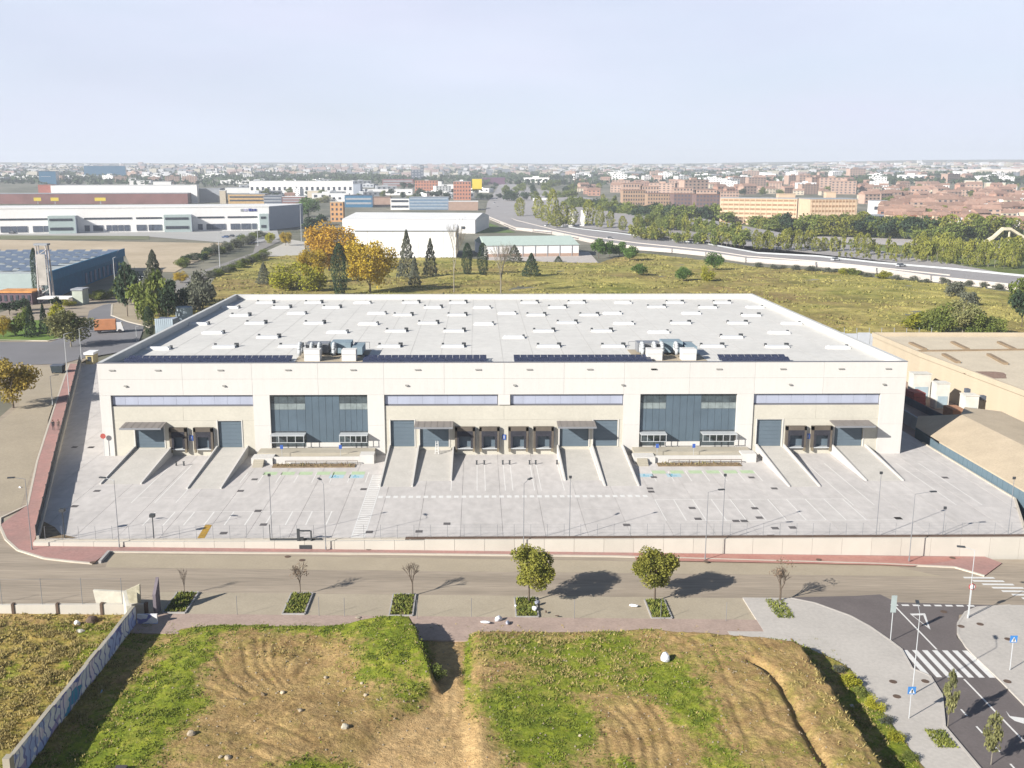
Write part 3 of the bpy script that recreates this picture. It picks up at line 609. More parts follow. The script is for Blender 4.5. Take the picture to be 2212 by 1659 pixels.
# ------------------------------------------------------------------ the rough field in front
def D2(x, y, z=0.): return g('Z', x, y, z)   # position on the 2212-wide print
def seg(p, a, b):
    ax, ay = a; bx, by = b; t_ = max(0, min(1, ((p[0] - ax) * (bx - ax) + (p[1] - ay) * (by - ay)) / ((bx - ax) ** 2 + (by - ay) ** 2)))
    dx, dy = p[0] - ax - t_ * (bx - ax), p[1] - ay - t_ * (by - ay); s_ = (bx - ax) * dy - (by - ay) * dx
    return math.hypot(dx, dy), (1 if s_ > 0 else -1)
rut = [tuple(g('M', *q, 0)[:2]) for q in ((140, 955), (250, 1015), (320, 1100), (400, 1230), (480, 1400), (600, 1600), (680, 1700))]
rut2 = [tuple(g('J', *q, -.3)[:2]) for q in ((1900, 1180), (1700, 1330), (1560, 1480))] 
tyre = []
for c_, L_ in (('K', [[(20, 830), (50, 1000), (180, 1120)], [(110, 790), (125, 960), (250, 1110)], [(170, 800), (180, 950), (300, 1100)], [(240, 820), (235, 960), (340, 1075)], [(520, 830), (330, 930), (290, 1050)], [(640, 860), (430, 970), (350, 1080)], [(0, 1375), (140, 1265), (290, 1180)], [(10, 1440), (160, 1330), (330, 1215)], [(180, 1335), (330, 1400), (480, 1460)], [(60, 1430), (240, 1500), (400, 1560)], [(20, 1500), (150, 1570), (260, 1640)], [(850, 920), (960, 1010)], [(1380, 1000), (1350, 1240), (1200, 1400)], [(1430, 1000), (1420, 1240), (1330, 1420)], [(420, 1540), (600, 1420)]]),
               ('J', [[(1450, 900), (1540, 1060), (1700, 1170)], [(1380, 1100), (1520, 1180), (1700, 1200)], [(1560, 1480), (1720, 1330), (1900, 1180)], [(1620, 1540), (1760, 1400), (1900, 1300)]]),
               ('L', [[(660, 1230), (790, 1330), (850, 1480), (860, 1659)], [(760, 1240), (860, 1340), (930, 1480), (950, 1659)], [(860, 1200), (960, 1330), (1010, 1500), (1020, 1659)], [(960, 1230), (1060, 1360), (1110, 1500), (1130, 1659)], [(620, 1330), (690, 1450), (720, 1600)], [(1395, 900), (1440, 1000), (1500, 1130)], [(1380, 1200), (1440, 1380), (1530, 1560)], [(1480, 1180), (1560, 1380), (1640, 1560)], [(1600, 1160), (1720, 1240), (1760, 1360), (1880, 1440)]])):
    for pl in L_:
        w_ = [tuple(g(c_, *q, -.1)[:2]) for q in pl]
        tyre += list(zip(w_[:-1], w_[1:]))
arcA = D2(470, 1360, -.3); arcB = D2(1180, 1760, -.1)
def fz(x, y, fine=True):
    b = zs(x) + .06
    n1 = mnoise.noise((x * .25, y * .25, 3)); n2 = mnoise.noise((x * .9, y * .9, 7)); n3 = mnoise.noise((x * 2.7, y * 2.7, 9))
    edge = smooth(-55.6, -58.5, y)
    if x < -36.75: return b - .25 + .1 + (.22 * n1 + .16 * n2 + .08 * n3) * smooth(-53.6, -55, y)
    mL = smooth(-33.2, -28, x) * (1 - smooth(-10.2 + .245 * (-59 - y), -9.3 + .245 * (-59 - y), x)) * smooth(-56.2, -58.0, y)
    if y <= -69: mL = smooth(-33.2, -28, x) * (1 - smooth(-8.5 - .9 * (-69 - y), -6.9 - .5 * (-69 - y), x))
    hL = .75 + 1.25 * smooth(-19, -11.5, x) * (1 - smooth(-64, -71, y))
    mR = smooth(-5.4, -3.6, x + .28 * max(0, -69 - y) * 0) * (1 - smooth(24.5 + .35 * n2, 25.9 + .35 * n2, x)) * smooth(-56.4 - max(0, x - 12) * .28, -59.4 - max(0, x - 12) * .28, y)
    hR = .75 + 1.35 * smooth(0, 24, x)
    z = b + mL * hL + mR * hR
    z += (.16 * n1 + .07 * n2 + .035 * n3) * edge * (1 - .5 * smooth(27, 29, x))
    if mR > .3 and x > 8:
        d = min((seg((x, y), rut[i], rut[i + 1]) for i in range(len(rut) - 1)), key=lambda q: q[0])
        z -= .55 * math.exp(-(d[0] / .42) ** 2) * smooth(-60, -63, y)
    if 25.5 < x < 25.6 + 3.6 * smooth(-57.5, -64.5, y): z += .16
    if mR > .3 and x > 12: z += .05 * math.sin((x * .9 + .12 * y + 1.2 * n1) * 5.5) * max(0, .3 + 2 * n2)
    # wheel tracks in arcs
    tz = 0.
    if y < -58.5:
        for a, c in tyre:
            if min(a[0], c[0]) - .8 < x < max(a[0], c[0]) + .8 and min(a[1], c[1]) - .8 < y < max(a[1], c[1]) + .8:
                d_ = seg((x, y), a, c)[0]
                if d_ < 1.1: tz = min(tz, (-.085 * math.exp(-(d_ / .24) ** 2) + .03 * math.exp(-((d_ - .48) / .24) ** 2)) * (.45 if -11 < x < -3 else 1)) if d_ < .3 or tz < 0 else (-.085 * math.exp(-(d_ / .24) ** 2) + .03 * math.exp(-((d_ - .48) / .24) ** 2)) * (.45 if -11 < x < -3 else 1)
    z += tz
    dA = math.hypot(x - arcA.x, y - arcA.y); fa = math.exp(-(((x + 21) / 8.5) ** 2 + ((y + 69) / 8) ** 2))
    z += .0 * fa * math.sin(dA * 6.6 + 3 * n1 + x * .35) * max(.0, .5 + 1.6 * n2)
    dB = math.hypot(x - arcB.x, (y - arcB.y) * 1.0); fb = math.exp(-(((x - 8.5) / 5.5) ** 2 + ((y + 77) / 7.) ** 2))
    z += .0 * fb * math.sin(dB * 6.4 + 3 * n1) * max(.0, .5 + 1.6 * n2)
    return z
def blob(px, py, rx, ry, v, z=-.3):
    c = D2(px, py, z); e = D2(px + rx, py, z); f1 = D2(px, py - ry, z); f2 = D2(px, py + ry, z)
    return (c.x, (f1.y + f2.y) / 2, abs(e.x - c.x), max(.4, abs(f1.y - f2.y) / 2), v)
green_b = [blob(*q) for q in ((600, 1352, 240, 14, 1), (780, 1366, 120, 22, .9), (870, 1420, 75, 50, 1), (900, 1520, 60, 45, .95), (800, 1450, 60, 40, .5), (430, 1400, 60, 40, .7), (360, 1475, 80, 55, 1.1), (300, 1570, 90, 60, 1.3), (250, 1640, 80, 45, 1.2), (430, 1530, 40, 30, .7),
    (300, 1390, 90, 30, .5), (170, 1600, 70, 60, .55), (720, 1640, 80, 30, .8), (650, 1659, 60, 20, .8), (1100, 1385, 70, 30, .7), (1200, 1410, 100, 30, .75), (1320, 1395, 70, 30, .9), (1250, 1460, 120, 35, .8), (1120, 1520, 90, 45, 1.2), (1150, 1600, 110, 60, 1.2), (1230, 1560, 60, 40, 1), (1440, 1480, 75, 50, 1.1), (1500, 1560, 60, 45, .9), (1360, 1650, 50, 25, .8), (1010, 1420, 10, 60, .9), (1575, 1430, 60, 20, .4), (1690, 1390, 60, 30, .35), (1560, 1659, 60, 50, .7), (1700, 1640, 50, 30, .3),
    (1870, 1480, 28, 28, .9), (1930, 1545, 22, 35, .9), (1950, 1600, 22, 35, .9), (180, 1400, 40, 40, .6), (160, 1450, 40, 40, .6), (60, 1640, 90, 30, .6), (10, 1450, 25, 60, .6), (210, 1345, 120, 12, .8), (940, 1455, 18, 22, 1.2))]
gold_b = [blob(*q) for q in ((60, 1400, 120, 70, 1.1), (110, 1500, 110, 90, 1.1), (40, 1600, 90, 60, .8), (1150, 1400, 150, 40, .35), (600, 1420, 120, 50, .35), (1300, 1460, 120, 40, .3), (1800, 1500, 100, 100, .3))]
bare_b = [blob(*q) for q in ((560, 1500, 130, 110, 1), (700, 1580, 130, 60, .8), (965, 1420, 32, 90, 1.2), (940, 1600, 110, 60, 1.2), (1390, 1590, 85, 70, 1.1), (1700, 1440, 120, 60, .5), (1640, 1560, 80, 80, .5))]
fx = np.concatenate([np.arange(-75, -33, .3), np.arange(-33, 30.6, .17)]); fy = np.concatenate([np.arange(-92, -83, .3), np.arange(-83, -53.3, .17)])
V = []; CG = []; CO = []
track_b = [blob(*q) for q in ((968, 1400, 24, 60, 1.2), (960, 1480, 26, 60, 1.2), (940, 1570, 85, 55, 1.3), (930, 1650, 150, 60, 1.25))]; CT = []; CB = []
for y in fy:
    for x in fx:
        V.append((x, y, fz(x, y)))
        f = lambda L: sum(v * math.exp(-((x - a) / c) ** 2 * .9 - ((y - b) / d) ** 2 * .9) for a, b, c, d, v in L if abs(x - a) < 3 * c and abs(y - b) < 3 * d)
        ba = f(bare_b); tr_ = f(track_b); CT.append(min(1, tr_)); CB.append(min(1, ba)); CG.append(max(0, min(1, f(green_b) - .5 * ba)) * (1 - .8 * min(1, tr_)) + (.45 if 26 < x < 29.2 else 0)); CO.append(max(0, min(1, f(gold_b) - .4 * ba)) * (1 - min(1, tr_)))
nx = len(fx); Fc = [(j * nx + i, j * nx + i + 1, (j + 1) * nx + i + 1, (j + 1) * nx + i) for j in range(len(fy) - 1) for i in range(nx - 1)
                   if not (V[(j + 1) * nx + i][1] > -56.4 and V[j * nx + i][0] > 22.8) and not (V[j * nx + i][0] > -36.6 and V[(j + 1) * nx + i][1] > -54.9 + (max(0, V[j * nx + i][0] + 10) * -.014))]
me = bpy.data.meshes.new('field'); me.from_pydata(V, [], Fc); me.update()
at = me.attributes.new('bare', 'FLOAT', 'POINT'); at.data.foreach_set('value', CB); at = me.attributes.new('track', 'FLOAT', 'POINT'); at.data.foreach_set('value', CT); at = me.attributes.new('green', 'FLOAT', 'POINT'); at.data.foreach_set('value', CG); at = me.attributes.new('straw', 'FLOAT', 'POINT'); at.data.foreach_set('value', CO)
me.polygons.foreach_set('use_smooth', [True] * len(me.polygons))
fm = bpy.data.materials.new('field_soil_and_grass'); fm.use_nodes = True; n = fm.node_tree; b = n.nodes['Principled BSDF']; b.inputs['Roughness'].default_value = .95; b.inputs['Specular IOR Level'].default_value = .1
geo = n.nodes.new('ShaderNodeNewGeometry')
def noise_n(sc, det=5, ro=.6):
    q = n.nodes.new('ShaderNodeTexNoise'); q.inputs['Scale'].default_value = sc; q.inputs['Detail'].default_value = det; q.inputs['Roughness'].default_value = ro; n.links.new(geo.outputs['Position'], q.inputs['Vector']); return q.outputs[0]
def ramp_n(src, a, b_, c=0., d=1.):
    q = n.nodes.new('ShaderNodeMapRange'); q.inputs[1].default_value = a; q.inputs[2].default_value = b_; q.inputs[3].default_value = c; q.inputs[4].default_value = d; n.links.new(src, q.inputs[0]); return q.outputs[0]
def mix_n(f, a, b_):
    q = n.nodes.new('ShaderNodeMix'); q.data_type = 'RGBA'
    for s_, v in ((0, f), (6, a), (7, b_)):
        if isinstance(v, (tuple, float)): q.inputs[s_].default_value = v
        else: n.links.new(v, q.inputs[s_])
    return q.outputs[2]
def math_n(op, a, b_):
    q = n.nodes.new('ShaderNodeMath'); q.operation = op
    for s_, v in ((0, a), (1, b_)):
        if isinstance(v, float): q.inputs[s_].default_value = v
        else: n.links.new(v, q.inputs[s_])
    return q.outputs[0]
def attr_n(nm):
    q = n.nodes.new('ShaderNodeAttribute'); q.attribute_name = nm; return q.outputs['Fac']
soil = mix_n(ramp_n(noise_n(.5, 8), .3, .7), (.27, .175, .075, 1), (.48, .335, .155, 1))
soil = mix_n(ramp_n(noise_n(3.5, 5), .42, .75, 0, .6), soil, (.17, .10, .045, 1))
soil = mix_n(ramp_n(attr_n('track'), .25, .8, 0, .85), soil, mix_n(ramp_n(noise_n(.9, 8), .3, .7), (.42, .275, .13, 1), (.56, .39, .20, 1)))
grass = mix_n(ramp_n(noise_n(.55, 8, .7), .32, .68), (.085, .125, .018, 1), (.26, .29, .03, 1))
straw = mix_n(ramp_n(noise_n(1.5, 6), .3, .7), (.17, .15, .035, 1), (.47, .33, .11, 1))
brk = ramp_n(noise_n(.7, 10, .75), .25, .75, -.75, .75)
gm = ramp_n(math_n('ADD', attr_n('green'), brk), .3, .75)
gm = math_n('MULTIPLY', gm, ramp_n(attr_n('track'), .2, .7, 1, .12)); sm = ramp_n(math_n('ADD', attr_n('straw'), brk), .28, .6)
colr = mix_n(sm, soil, straw); colr = mix_n(gm, colr, grass)
weeds = ramp_n(noise_n(.45, 10, .78), .46, .62, 0, .7)
weeds = math_n('MULTIPLY', weeds, ramp_n(attr_n('bare'), .1, .7, 1, .25)); weeds = math_n('MULTIPLY', weeds, ramp_n(attr_n('track'), .2, .7, 1, .25)); colr = mix_n(weeds, colr, mix_n(ramp_n(noise_n(2.2, 5), .35, .65), (.13, .155, .025, 1), (.33, .30, .07, 1)))
hs_ = n.nodes.new('ShaderNodeHueSaturation'); hs_.inputs['Saturation'].default_value = 1.02; n.links.new(colr, hs_.inputs['Color']); n.links.new(ramp_n(noise_n(1.9, 9, .72), .3, .7, .62, 1.22), hs_.inputs['Value']); colr = hs_.outputs[0]
n.links.new(colr, b.inputs['Base Color'])
bp = n.nodes.new('ShaderNodeBump'); bp.inputs['Strength'].default_value = 1; bp.inputs['Distance'].default_value = .2; n.links.new(noise_n(3.2, 8, .7), bp.inputs['Height']); n.links.new(bp.outputs[0], b.inputs['Normal'])
me.materials.append(fm); field = struct(link('field', me))
# grass, straw and weeds standing on it
AREA = np.array([(1.76 if v[0] < -33 else 1.) * (1.76 if v[1] < -83 else 1.) for v in V]); MOT = np.array([max(0., mnoise.noise((v[0] * .8, v[1] * .8, 2)) + .5 * mnoise.noise((v[0] * 2.3, v[1] * 2.3, 5)) + .22) ** 1.3 for v in V])
def tufts(name, wgt, m, N, h, spread):
    w = np.array(wgt) * AREA; w = w * MOT + .004 * MOT * AREA; w /= w.sum(); idx = rng.choice(len(V), N, p=w); vs = []; fs = []
    for i in idx:
        x, y, z = V[i]
        if (y > -54.6 and x > -36.6) or (x > 22 and y > -57.5) or x > 29.0 or V[i][1] > -55.6 and x > -36.6 or CT[i] > .55: continue
        x += random.uniform(-.2, .2); y += random.uniform(-.2, .2); z -= .03
        for _ in range(3):
            a = random.uniform(0, 6.28); s_ = random.uniform(.03, .08); hh = h * random.uniform(.5, 1.3); lx, ly = random.uniform(-spread, spread), random.uniform(-spread, spread)
            o = len(vs); vs += [(x - s_ * math.cos(a), y - s_ * math.sin(a), z), (x + s_ * math.cos(a), y + s_ * math.sin(a), z), (x + lx, y + ly, z + hh)]; fs.append((o, o + 1, o + 2))
    q = MB(); q.v = vs; q.f = fs; return tag(stuff(q.build(name, m)), {'grass_tufts': 'short green grass growing in patches over the rough field', 'straw_grass': 'golden dry grass beside the graffiti wall and on the mounds'}[name], 'grass')
tufts('grass_tufts', CG, mat('blade_green', (.11, .17, .02), c2=(.27, .31, .04), var=.2, scale=1.2), 26000, .13, .09)
tufts('straw_grass', CO, mat('blade_straw', (.33, .26, .09), c2=(.50, .40, .16), var=.2, scale=1.5), 14000, .22, .18)
# clods and stones
sm_ = mat('field_stone', (.46, .38, .27), var=.2, rnd=.25)
def rock(name, x, y, z, r, m=sm_, flat=.7):
    bm = bmesh.new(); bmesh.ops.create_icosphere(bm, subdivisions=2, radius=r)
    sd = random.uniform(0, 99)
    for v in bm.verts: v.co *= 1 + .35 * mnoise.noise((v.co.x / r + sd, v.co.y / r, v.co.z / r)); v.co.z *= flat
    me = bpy.data.meshes.new(name); bm.to_mesh(me); bm.free(); me.materials.append(m); return link(name, me, None, (x, y, z))
stones = [('K', 700, 1380, .32, 'pale boulder with a dark hollow on the bare left mound beside the grass', mat('boulder', (.5, .46, .36), var=.2)),
          ('K', 575, 1065, .2, 'small white stone on the churned earth of the left mound, nearest the street', sm_), ('K', 285, 1155, .22, 'whitish stone among wheel tracks on the left mound', sm_), ('K', 155, 1170, .2, 'dark brown clod among wheel tracks on the left mound', soil_m),
          ('K', 840, 1165, .18, 'small pale stone at the edge of the green weeds on the left mound', sm_), ('K', 815, 1100, .15, 'tiny pale stone above the green weeds on the left mound', sm_), ('K', 405, 1285, .2, 'flat sandy stone in the middle of the left mound', sm_),
          ('J', 1280, 1450, .33, 'flat pale slab of stone lying beside the green weeds near the wall shadow', sm_), ('L', 1365, 875, .14, 'dark stone on the sandy top of the right mound', steel_brown), ('L', 490, 1425, .13, 'white pebble in the green grass right of the track', sm_),
          ('J', 1525, 1590, .25, 'grey stone at the lower edge of the left mound', sm_), ('J', 1475, 1585, .16, 'sandy stone next to the grey stone at the lower edge of the left mound', sm_)]
for c_, x, y, r, lb, m_ in stones:
    p = g(c_, x, y, -.2); tag(rock('stone', p.x, p.y, fz(p.x, p.y) + r * .3, r, m_), lb, 'stone', 'stones scattered over the field')
cl = MB()
for _ in range(900):
    x, y = random.uniform(-33, 24), random.uniform(-88, -58); s_ = random.uniform(.03, .09)
    z = fz(x, y); cl.hexa([(x - s_, y - s_, z - .04), (x + s_, y - s_ * .6, z - .04), (x + s_, y + s_, z - .04), (x - s_ * .7, y + s_, z - .04), (x - s_ * .6, y - s_ * .5, z + s_), (x + s_ * .5, y - s_ * .6, z + s_ * .8), (x + s_ * .6, y + s_ * .6, z + s_), (x - s_ * .5, y + s_ * .5, z + s_ * .9)])
tag(stuff(cl.build('clods', sm_)), 'small clods and pebbles strewn over the bare earth of the field', 'clods')

# ------------------------------------------------------------------ walls and fences
# low wall / retaining wall along the yard front
RW = thing('retaining_wall', 'cream concrete retaining wall under the yard fence, growing taller to the right', 'wall')
xw = -54.95
while xw < 60:
    x2 = min(60.2, xw + 3.45); top = .22 if xw > -12.2 else .12
    if not (-27.9 < xw < -20 and False): MB().box(xw + .015, -36.28, -3.4, x2 - .015, -35.9, top - .02).build('wall_panel', wallc_m, RW)
    xw = x2
MB().box(-12.3, -36.0, .2, 60.3, -35.45, .30).build('coping', steel_brown, RW)  # dark coping colour holds the shadow line along the wall top
MB().box(-54.95, -35.88, -.3, -12.35, -35.3, .16).build('coping', kerb_m, RW)
MB().box(60.2, -36.25, -3.4, 140, -35.9, .1).build('wall_panel', wallc_m, RW)
YF = thing('yard_fence', 'thin grey mesh fence with posts along the front of the yard', 'fence')
pm = None
for i in range(60):
    x = -53.8 + i * 1.93
    if -21.4 < x < -18: continue
    if pm is None: o = MB().tube((0, 0, .1), (0, 0, 1.8), .024, n=5).build('post', metal_m, YF); pm = o.data; o.location = (x, -35.6, 0)
    else: link('post', pm, YF, (x, -35.6, 0))
wires = MB()
for z in (.4, .75, 1.1, 1.45, 1.8): wires.tube((-53.8, -35.6, z), (-21.6, -35.6, z), .006, n=3).tube((-17.9, -35.6, z), (60, -35.6, z), .006, n=3)
wires.build('wire', metal_m, YF)
# gate frame
GT = thing('entrance_gate', 'dark steel entrance gate post frame with intercom box in the front fence', 'gate', (0, 0, 0))
MB().box(-27.9, -35.95, .1, -21.9, -35.8, .3).build('gate_rail', darkmetal_m, GT)
MB().box(-24.75, -36.2, -.9, -24.45, -35.9, 1.5).build('gate_post', darkmetal_m, GT); MB().box(-23.2, -36.2, -.7, -23.05, -36.0, 1.3).build('gate_post', darkmetal_m, GT)
MB().box(-24.45, -36.2, 1.25, -23.2, -36.05, 1.4).build('gate_beam', darkmetal_m, GT); MB().box(-24.5, -36.35, -.9, -23.1, -36.0, -.35).build('gate_base', darkmetal_m, GT); MB().box(-24.4, -36.2, .2, -24.0, -36.02, .55).build('intercom', darkmetal_m, GT)
MB().tube((-27.9, -35.85, .1), (-27.9, -35.85, 2.0), .05, n=5).build('gate_post', darkmetal_m, GT)
for i in range(6): MB().box(-22.8 + i * .0, -35.9, .9, -21.2, -35.86, 1.3) if False else None
# left boundary wall
BW = thing('boundary_wall', 'narrow cream boundary wall with dark fence along the left side of the yard', 'wall')
ys = np.linspace(-35.3, 76, 23)
for a, b_ in zip(ys[:-1], ys[1:]):
    MB().bar((lbx(a), a), (lbx(b_ - .05), b_ - .05), .3, -2.5, .55 + .25 * smooth(-30, 0, a)).build('wall_panel', wallc_m, BW)
FW = thing('boundary_fence', 'dark solid-panelled fence standing on the left boundary wall', 'fence')
for a, b_ in zip(ys[:-1], ys[1:]):
    hh = .55 + .25 * smooth(-30, 0, a)
    MB().bar((lbx(a) - .12, a), (lbx(b_) - .12, b_ - .04), .04, hh, hh + 1.1).build('fence_panel', darkmetal_m, FW)
    MB().tube((lbx(a) - .12, a, hh), (lbx(a) - .12, a, hh + 1.35), .05, n=5).build('post', darkmetal_m, FW)
tag(stuff(sheet('ivy_bed', [(lbx(-34.8) + .2, -34.8), (-50.5, -34.7), (-53, -33.3), (-54.6, -31.0), (lbx(-29) + .2, -29)], lambda x, y: .03, soil_m, 0)), 'brown soil corner bed at the front left corner of the yard', 'soil bed')

# graffiti wall
def graf():
    m = bpy.data.materials.new('graffiti'); m.use_nodes = True; n = m.node_tree; b = n.nodes['Principled BSDF']; b.inputs['Roughness'].default_value = .85
    geo = n.nodes.new('ShaderNodeNewGeometry'); mp = n.nodes.new('ShaderNodeMapping'); mp.inputs['Scale'].default_value = (1, .6, 1.1); n.links.new(geo.outputs['Position'], mp.inputs[0])
    v = n.nodes.new('ShaderNodeTexVoronoi'); v.inputs['Scale'].default_value = .8; v.inputs['Randomness'].default_value = 1
    nz = n.nodes.new('ShaderNodeTexNoise'); nz.inputs['Scale'].default_value = 1.2; nz.inputs['Detail'].default_value = 3; n.links.new(mp.outputs[0], nz.inputs['Vector'])
    ad = n.nodes.new('ShaderNodeMix'); ad.data_type = 'RGBA'; ad.inputs[0].default_value = .55; n.links.new(mp.outputs[0], ad.inputs[6]); n.links.new(nz.outputs['Color'], ad.inputs[7]); n.links.new(ad.outputs[2], v.inputs['Vector'])
    v.inputs['Scale'].default_value = 2.2
    sp = n.nodes.new('ShaderNodeSeparateColor'); n.links.new(v.outputs['Color'], sp.inputs[0])
    cr = n.nodes.new('ShaderNodeValToRGB'); cr.color_ramp.interpolation = 'CONSTANT'; e = cr.color_ramp.elements
    cols = [(0, (.62, .60, .58)), (.22, (.30, .36, .55)), (.36, (.55, .55, .56)), (.5, (.34, .27, .40)), (.6, (.05, .22, .34)), (.68, (.5, .5, .52)), (.8, (.12, .14, .35)), (.9, (.58, .50, .55))]
    e[0].position = 0; e[0].color = lin(cols[0][1]); e[1].position = cols[1][0]; e[1].color = lin(cols[1][1])
    for p_, c_ in cols[2:]: q = e.new(p_); q.color = lin(c_)
    n.links.new(sp.outputs[0], cr.inputs[0])
    w = n.nodes.new('ShaderNodeTexWave'); w.wave_type = 'RINGS'; w.inputs['Scale'].default_value = .6; w.inputs['Distortion'].default_value = 12; w.inputs['Detail'].default_value = 1.5; n.links.new(mp.outputs[0], w.inputs['Vector'])
    rg = n.nodes.new('ShaderNodeMapRange'); rg.inputs[1].default_value = .86; rg.inputs[2].default_value = .92; n.links.new(w.outputs[0], rg.inputs[0])
    mx = n.nodes.new('ShaderNodeMix'); mx.data_type = 'RGBA'; mx.inputs[7].default_value = (.16, .16, .32, 1); n.links.new(rg.outputs[0], mx.inputs[0]); n.links.new(cr.outputs[0], mx.inputs[6]); n.links.new(mx.outputs[2], b.inputs['Base Color']); return m
graf_m = graf()
GW = thing('graffiti_wall', 'long concrete wall sprayed with blue and violet graffiti crossing the field at the left', 'wall')
gy = np.linspace(-56.0, -81.6, 12)
for a, b_ in zip(gy[:-1], gy[1:]):
    MB().box(-36.95, b_ + .03, -1.6, -36.62, a, 1.15 + .35 * (-56 - a) / 25 + random.uniform(-.05, .05)).build('wall_panel', mat('old_wall', (.42, .38, .30), var=.12, scale=1), GW)
    MB().box(-36.62, b_ + .04, -1.5, -36.59, a - .01, 1.10 + .35 * (-56 - a) / 25).build('graffiti_face', graf_m, GW)
MB().box(-37.0, -82.3, -1.6, -36.5, -81.65, 1.7).build('end_pillar', mat('old_wall', (.42, .38, .30)), GW)
RW2 = thing('plot_wall', 'low cream concrete wall with dark posts between the dry grass and the street', 'wall')
x = -75.
while x < -40:
    MB().box(x, -53.75, -1.5, x + 4.05, -53.45, .3).build('wall_panel', wallc_m, RW2); MB().box(x + 4.05, -53.85, -1.5, x + 4.3, -53.4, .42).build('pilaster', steel_brown, RW2); x += 4.3
PF = thing('plot_fence', 'tall thin wire fence posts on the low wall beside the dry grass', 'fence')
for x in np.arange(-66, -38, 3.9): MB().tube((x, -53.6, .25), (x, -53.6, 3.0), .03, n=5).build('post', metal_m, PF)
MB().tube((-66, -53.6, 2.9), (-39, -53.6, 2.9), .01, n=3).build('wire', metal_m, PF)
# ruined gatehouse stub and its painted slabs
RG = thing('ruined_gatehouse', 'broken white painted walls of a ruined gatehouse where the graffiti wall meets the street', 'ruin')
rw_ = mat('ruin_plaster', (.66, .62, .52), var=.12, scale=1.5)
MB().hexa([(-41.2, -53.3, -1.2), (-38.4, -53.3, -1.2), (-38.4, -53.0, -1.2), (-41.2, -53.0, -1.2), (-41.6, -53.3, 1.6), (-38.4, -53.3, 1.4), (-38.4, -53.0, 1.4), (-41.6, -53.0, 1.6)]).build('wall', rw_, RG)
MB().hexa([(-38.38, -54.2, -1.2), (-37.5, -55.9, -1.2), (-37.2, -55.8, -1.2), (-38.1, -54, -1.2), (-38.38, -54.2, 1.9), (-37.5, -55.9, 1.1), (-37.2, -55.8, 1.1), (-38.1, -54, 1.9)]).build('wall', rw_, RG)
MB().hexa([(-38.3, -53.4, -1.2), (-37.1, -53.4, -1.2), (-37.1, -53.1, -1.2), (-38.3, -53.1, -1.2), (-38.5, -53.4, 1.5), (-37.0, -53.4, 2.2), (-37.0, -53.1, 2.2), (-38.5, -53.1, 1.5)]).build('wall', mat('ruin_ochre', (.52, .48, .35), var=.25, scale=2), RG)
MB().hexa([(-35.6, -54.0, -1.2), (-35.3, -54.0, -1.2), (-35.3, -52.7, -1.2), (-35.6, -52.7, -1.2), (-35.6, -54.0, 1.4), (-35.3, -54.0, 1.4), (-35.3, -52.7, 2.7), (-35.6, -52.7, 2.7)]).build('wall', mat('ruin_dark', (.2, .17, .19), var=.2), RG)
MB().box(-36.5, -56.1, -1.3, -34.6, -55.85, .3).build('graffiti_face', graf_m, RG)
MB().box(-36.4, -56.6, -1.35, -33.2, -53.2, -1.0).build('floor_slab', mat('old_wall', (.42, .38, .30)), RG)
tag(rock('scrap_heap', -41.2, -55.2, -.7, .55, steel_brown, .9), 'dark rusty scrap heap behind the graffiti wall in the dry grass', 'scrap')
tag(rock('rubble_pile', -41.4, -57.4, -.8, .45, mat('rubble', (.5, .48, .42), var=.3), .6), 'pale rubble pile in the dry grass beside the graffiti wall', 'rubble')
tag(rock('white_bag', -42.3, -55.9, -.6, .3, paint_m, .9), 'small white bag in the dry grass behind the graffiti wall', 'bag')
o = MB().tube((-35.9, -69, -1.1), (-35.95, -69, -1.02), .9, n=20).build('painted_disc', mat('pale_blue_disc', (.30, .48, .66), var=.1)); o.data.transform(Matrix.Translation((0, 0, 0))); tag(o, 'pale blue round board lying at the foot of the graffiti wall', 'board')
bb = MB(); bb.box(-29.7, -81.6, -.9, -28.9, -80.9, .3); tag(bb.build('stump', mat('dark_stump', (.08, .07, .07), var=.3)), 'dark block standing at the bottom edge of the field near the green weeds', 'block')

# ------------------------------------------------------------------ planters, litter
def planter(x0, y0, x1, y1, lb, dx=0):
    z = zs((x0 + x1) / 2)
    t_ = thing('planter', lb, 'planter', (0, 0, 0), 0, 'tree planters along the near side of the street')
    for a, b_ in (((x0, y0), (x1, y0)), ((x1, y0), (x1 + dx, y1)), ((x1 + dx, y1), (x0 + dx, y1)), ((x0 + dx, y1), (x0, y0))):
        MB().bar(a, b_, .14, z - .2, z + .12).build('kerb', joint_m, t_)
    MB().prism([(x0 + .08, y0 + .08), (x1 - .08, y0 + .08), (x1 + dx - .08, y1 - .08), (x0 + dx + .08, y1 - .08)], z - .1, z + .08).build('soil', soil_m, t_)
    b = MB()
    for _ in range(900):
        u, v = random.random(), random.random(); x = x0 + .15 + (x1 - x0 - .3) * u + dx * v; y = y0 + .15 + (y1 - y0 - .3) * v; a = random.uniform(0, 6.3); s_ = .12; hh = random.uniform(.1, .38)
        b.add([(x - s_ * math.cos(a), y - s_ * math.sin(a), z + .05), (x + s_ * math.cos(a), y + s_ * math.sin(a), z + .05), (x + random.uniform(-.2, .2), y + random.uniform(-.2, .2), z + hh)], [(0, 1, 2)])
    stuff(b.build('weeds', mat('planter_weeds', (.08, .13, .02), c2=(.24, .25, .05), var=.25, scale=1.6), t_))
planter(-34.9, -53.5, -32.7, -48.6, 'weedy planter nearest the graffiti wall on the street edge')
planter(-23.2, -53.5, -21.0, -48.5, 'weedy planter under the thin rusty sapling')
planter(-12.7, -53.6, -10.4, -48.5, 'green weedy planter under the leafless forked tree')
planter(-.2, -53.6, 2.0, -49.0, 'weedy planter with dumped white bags under the dense green tree')
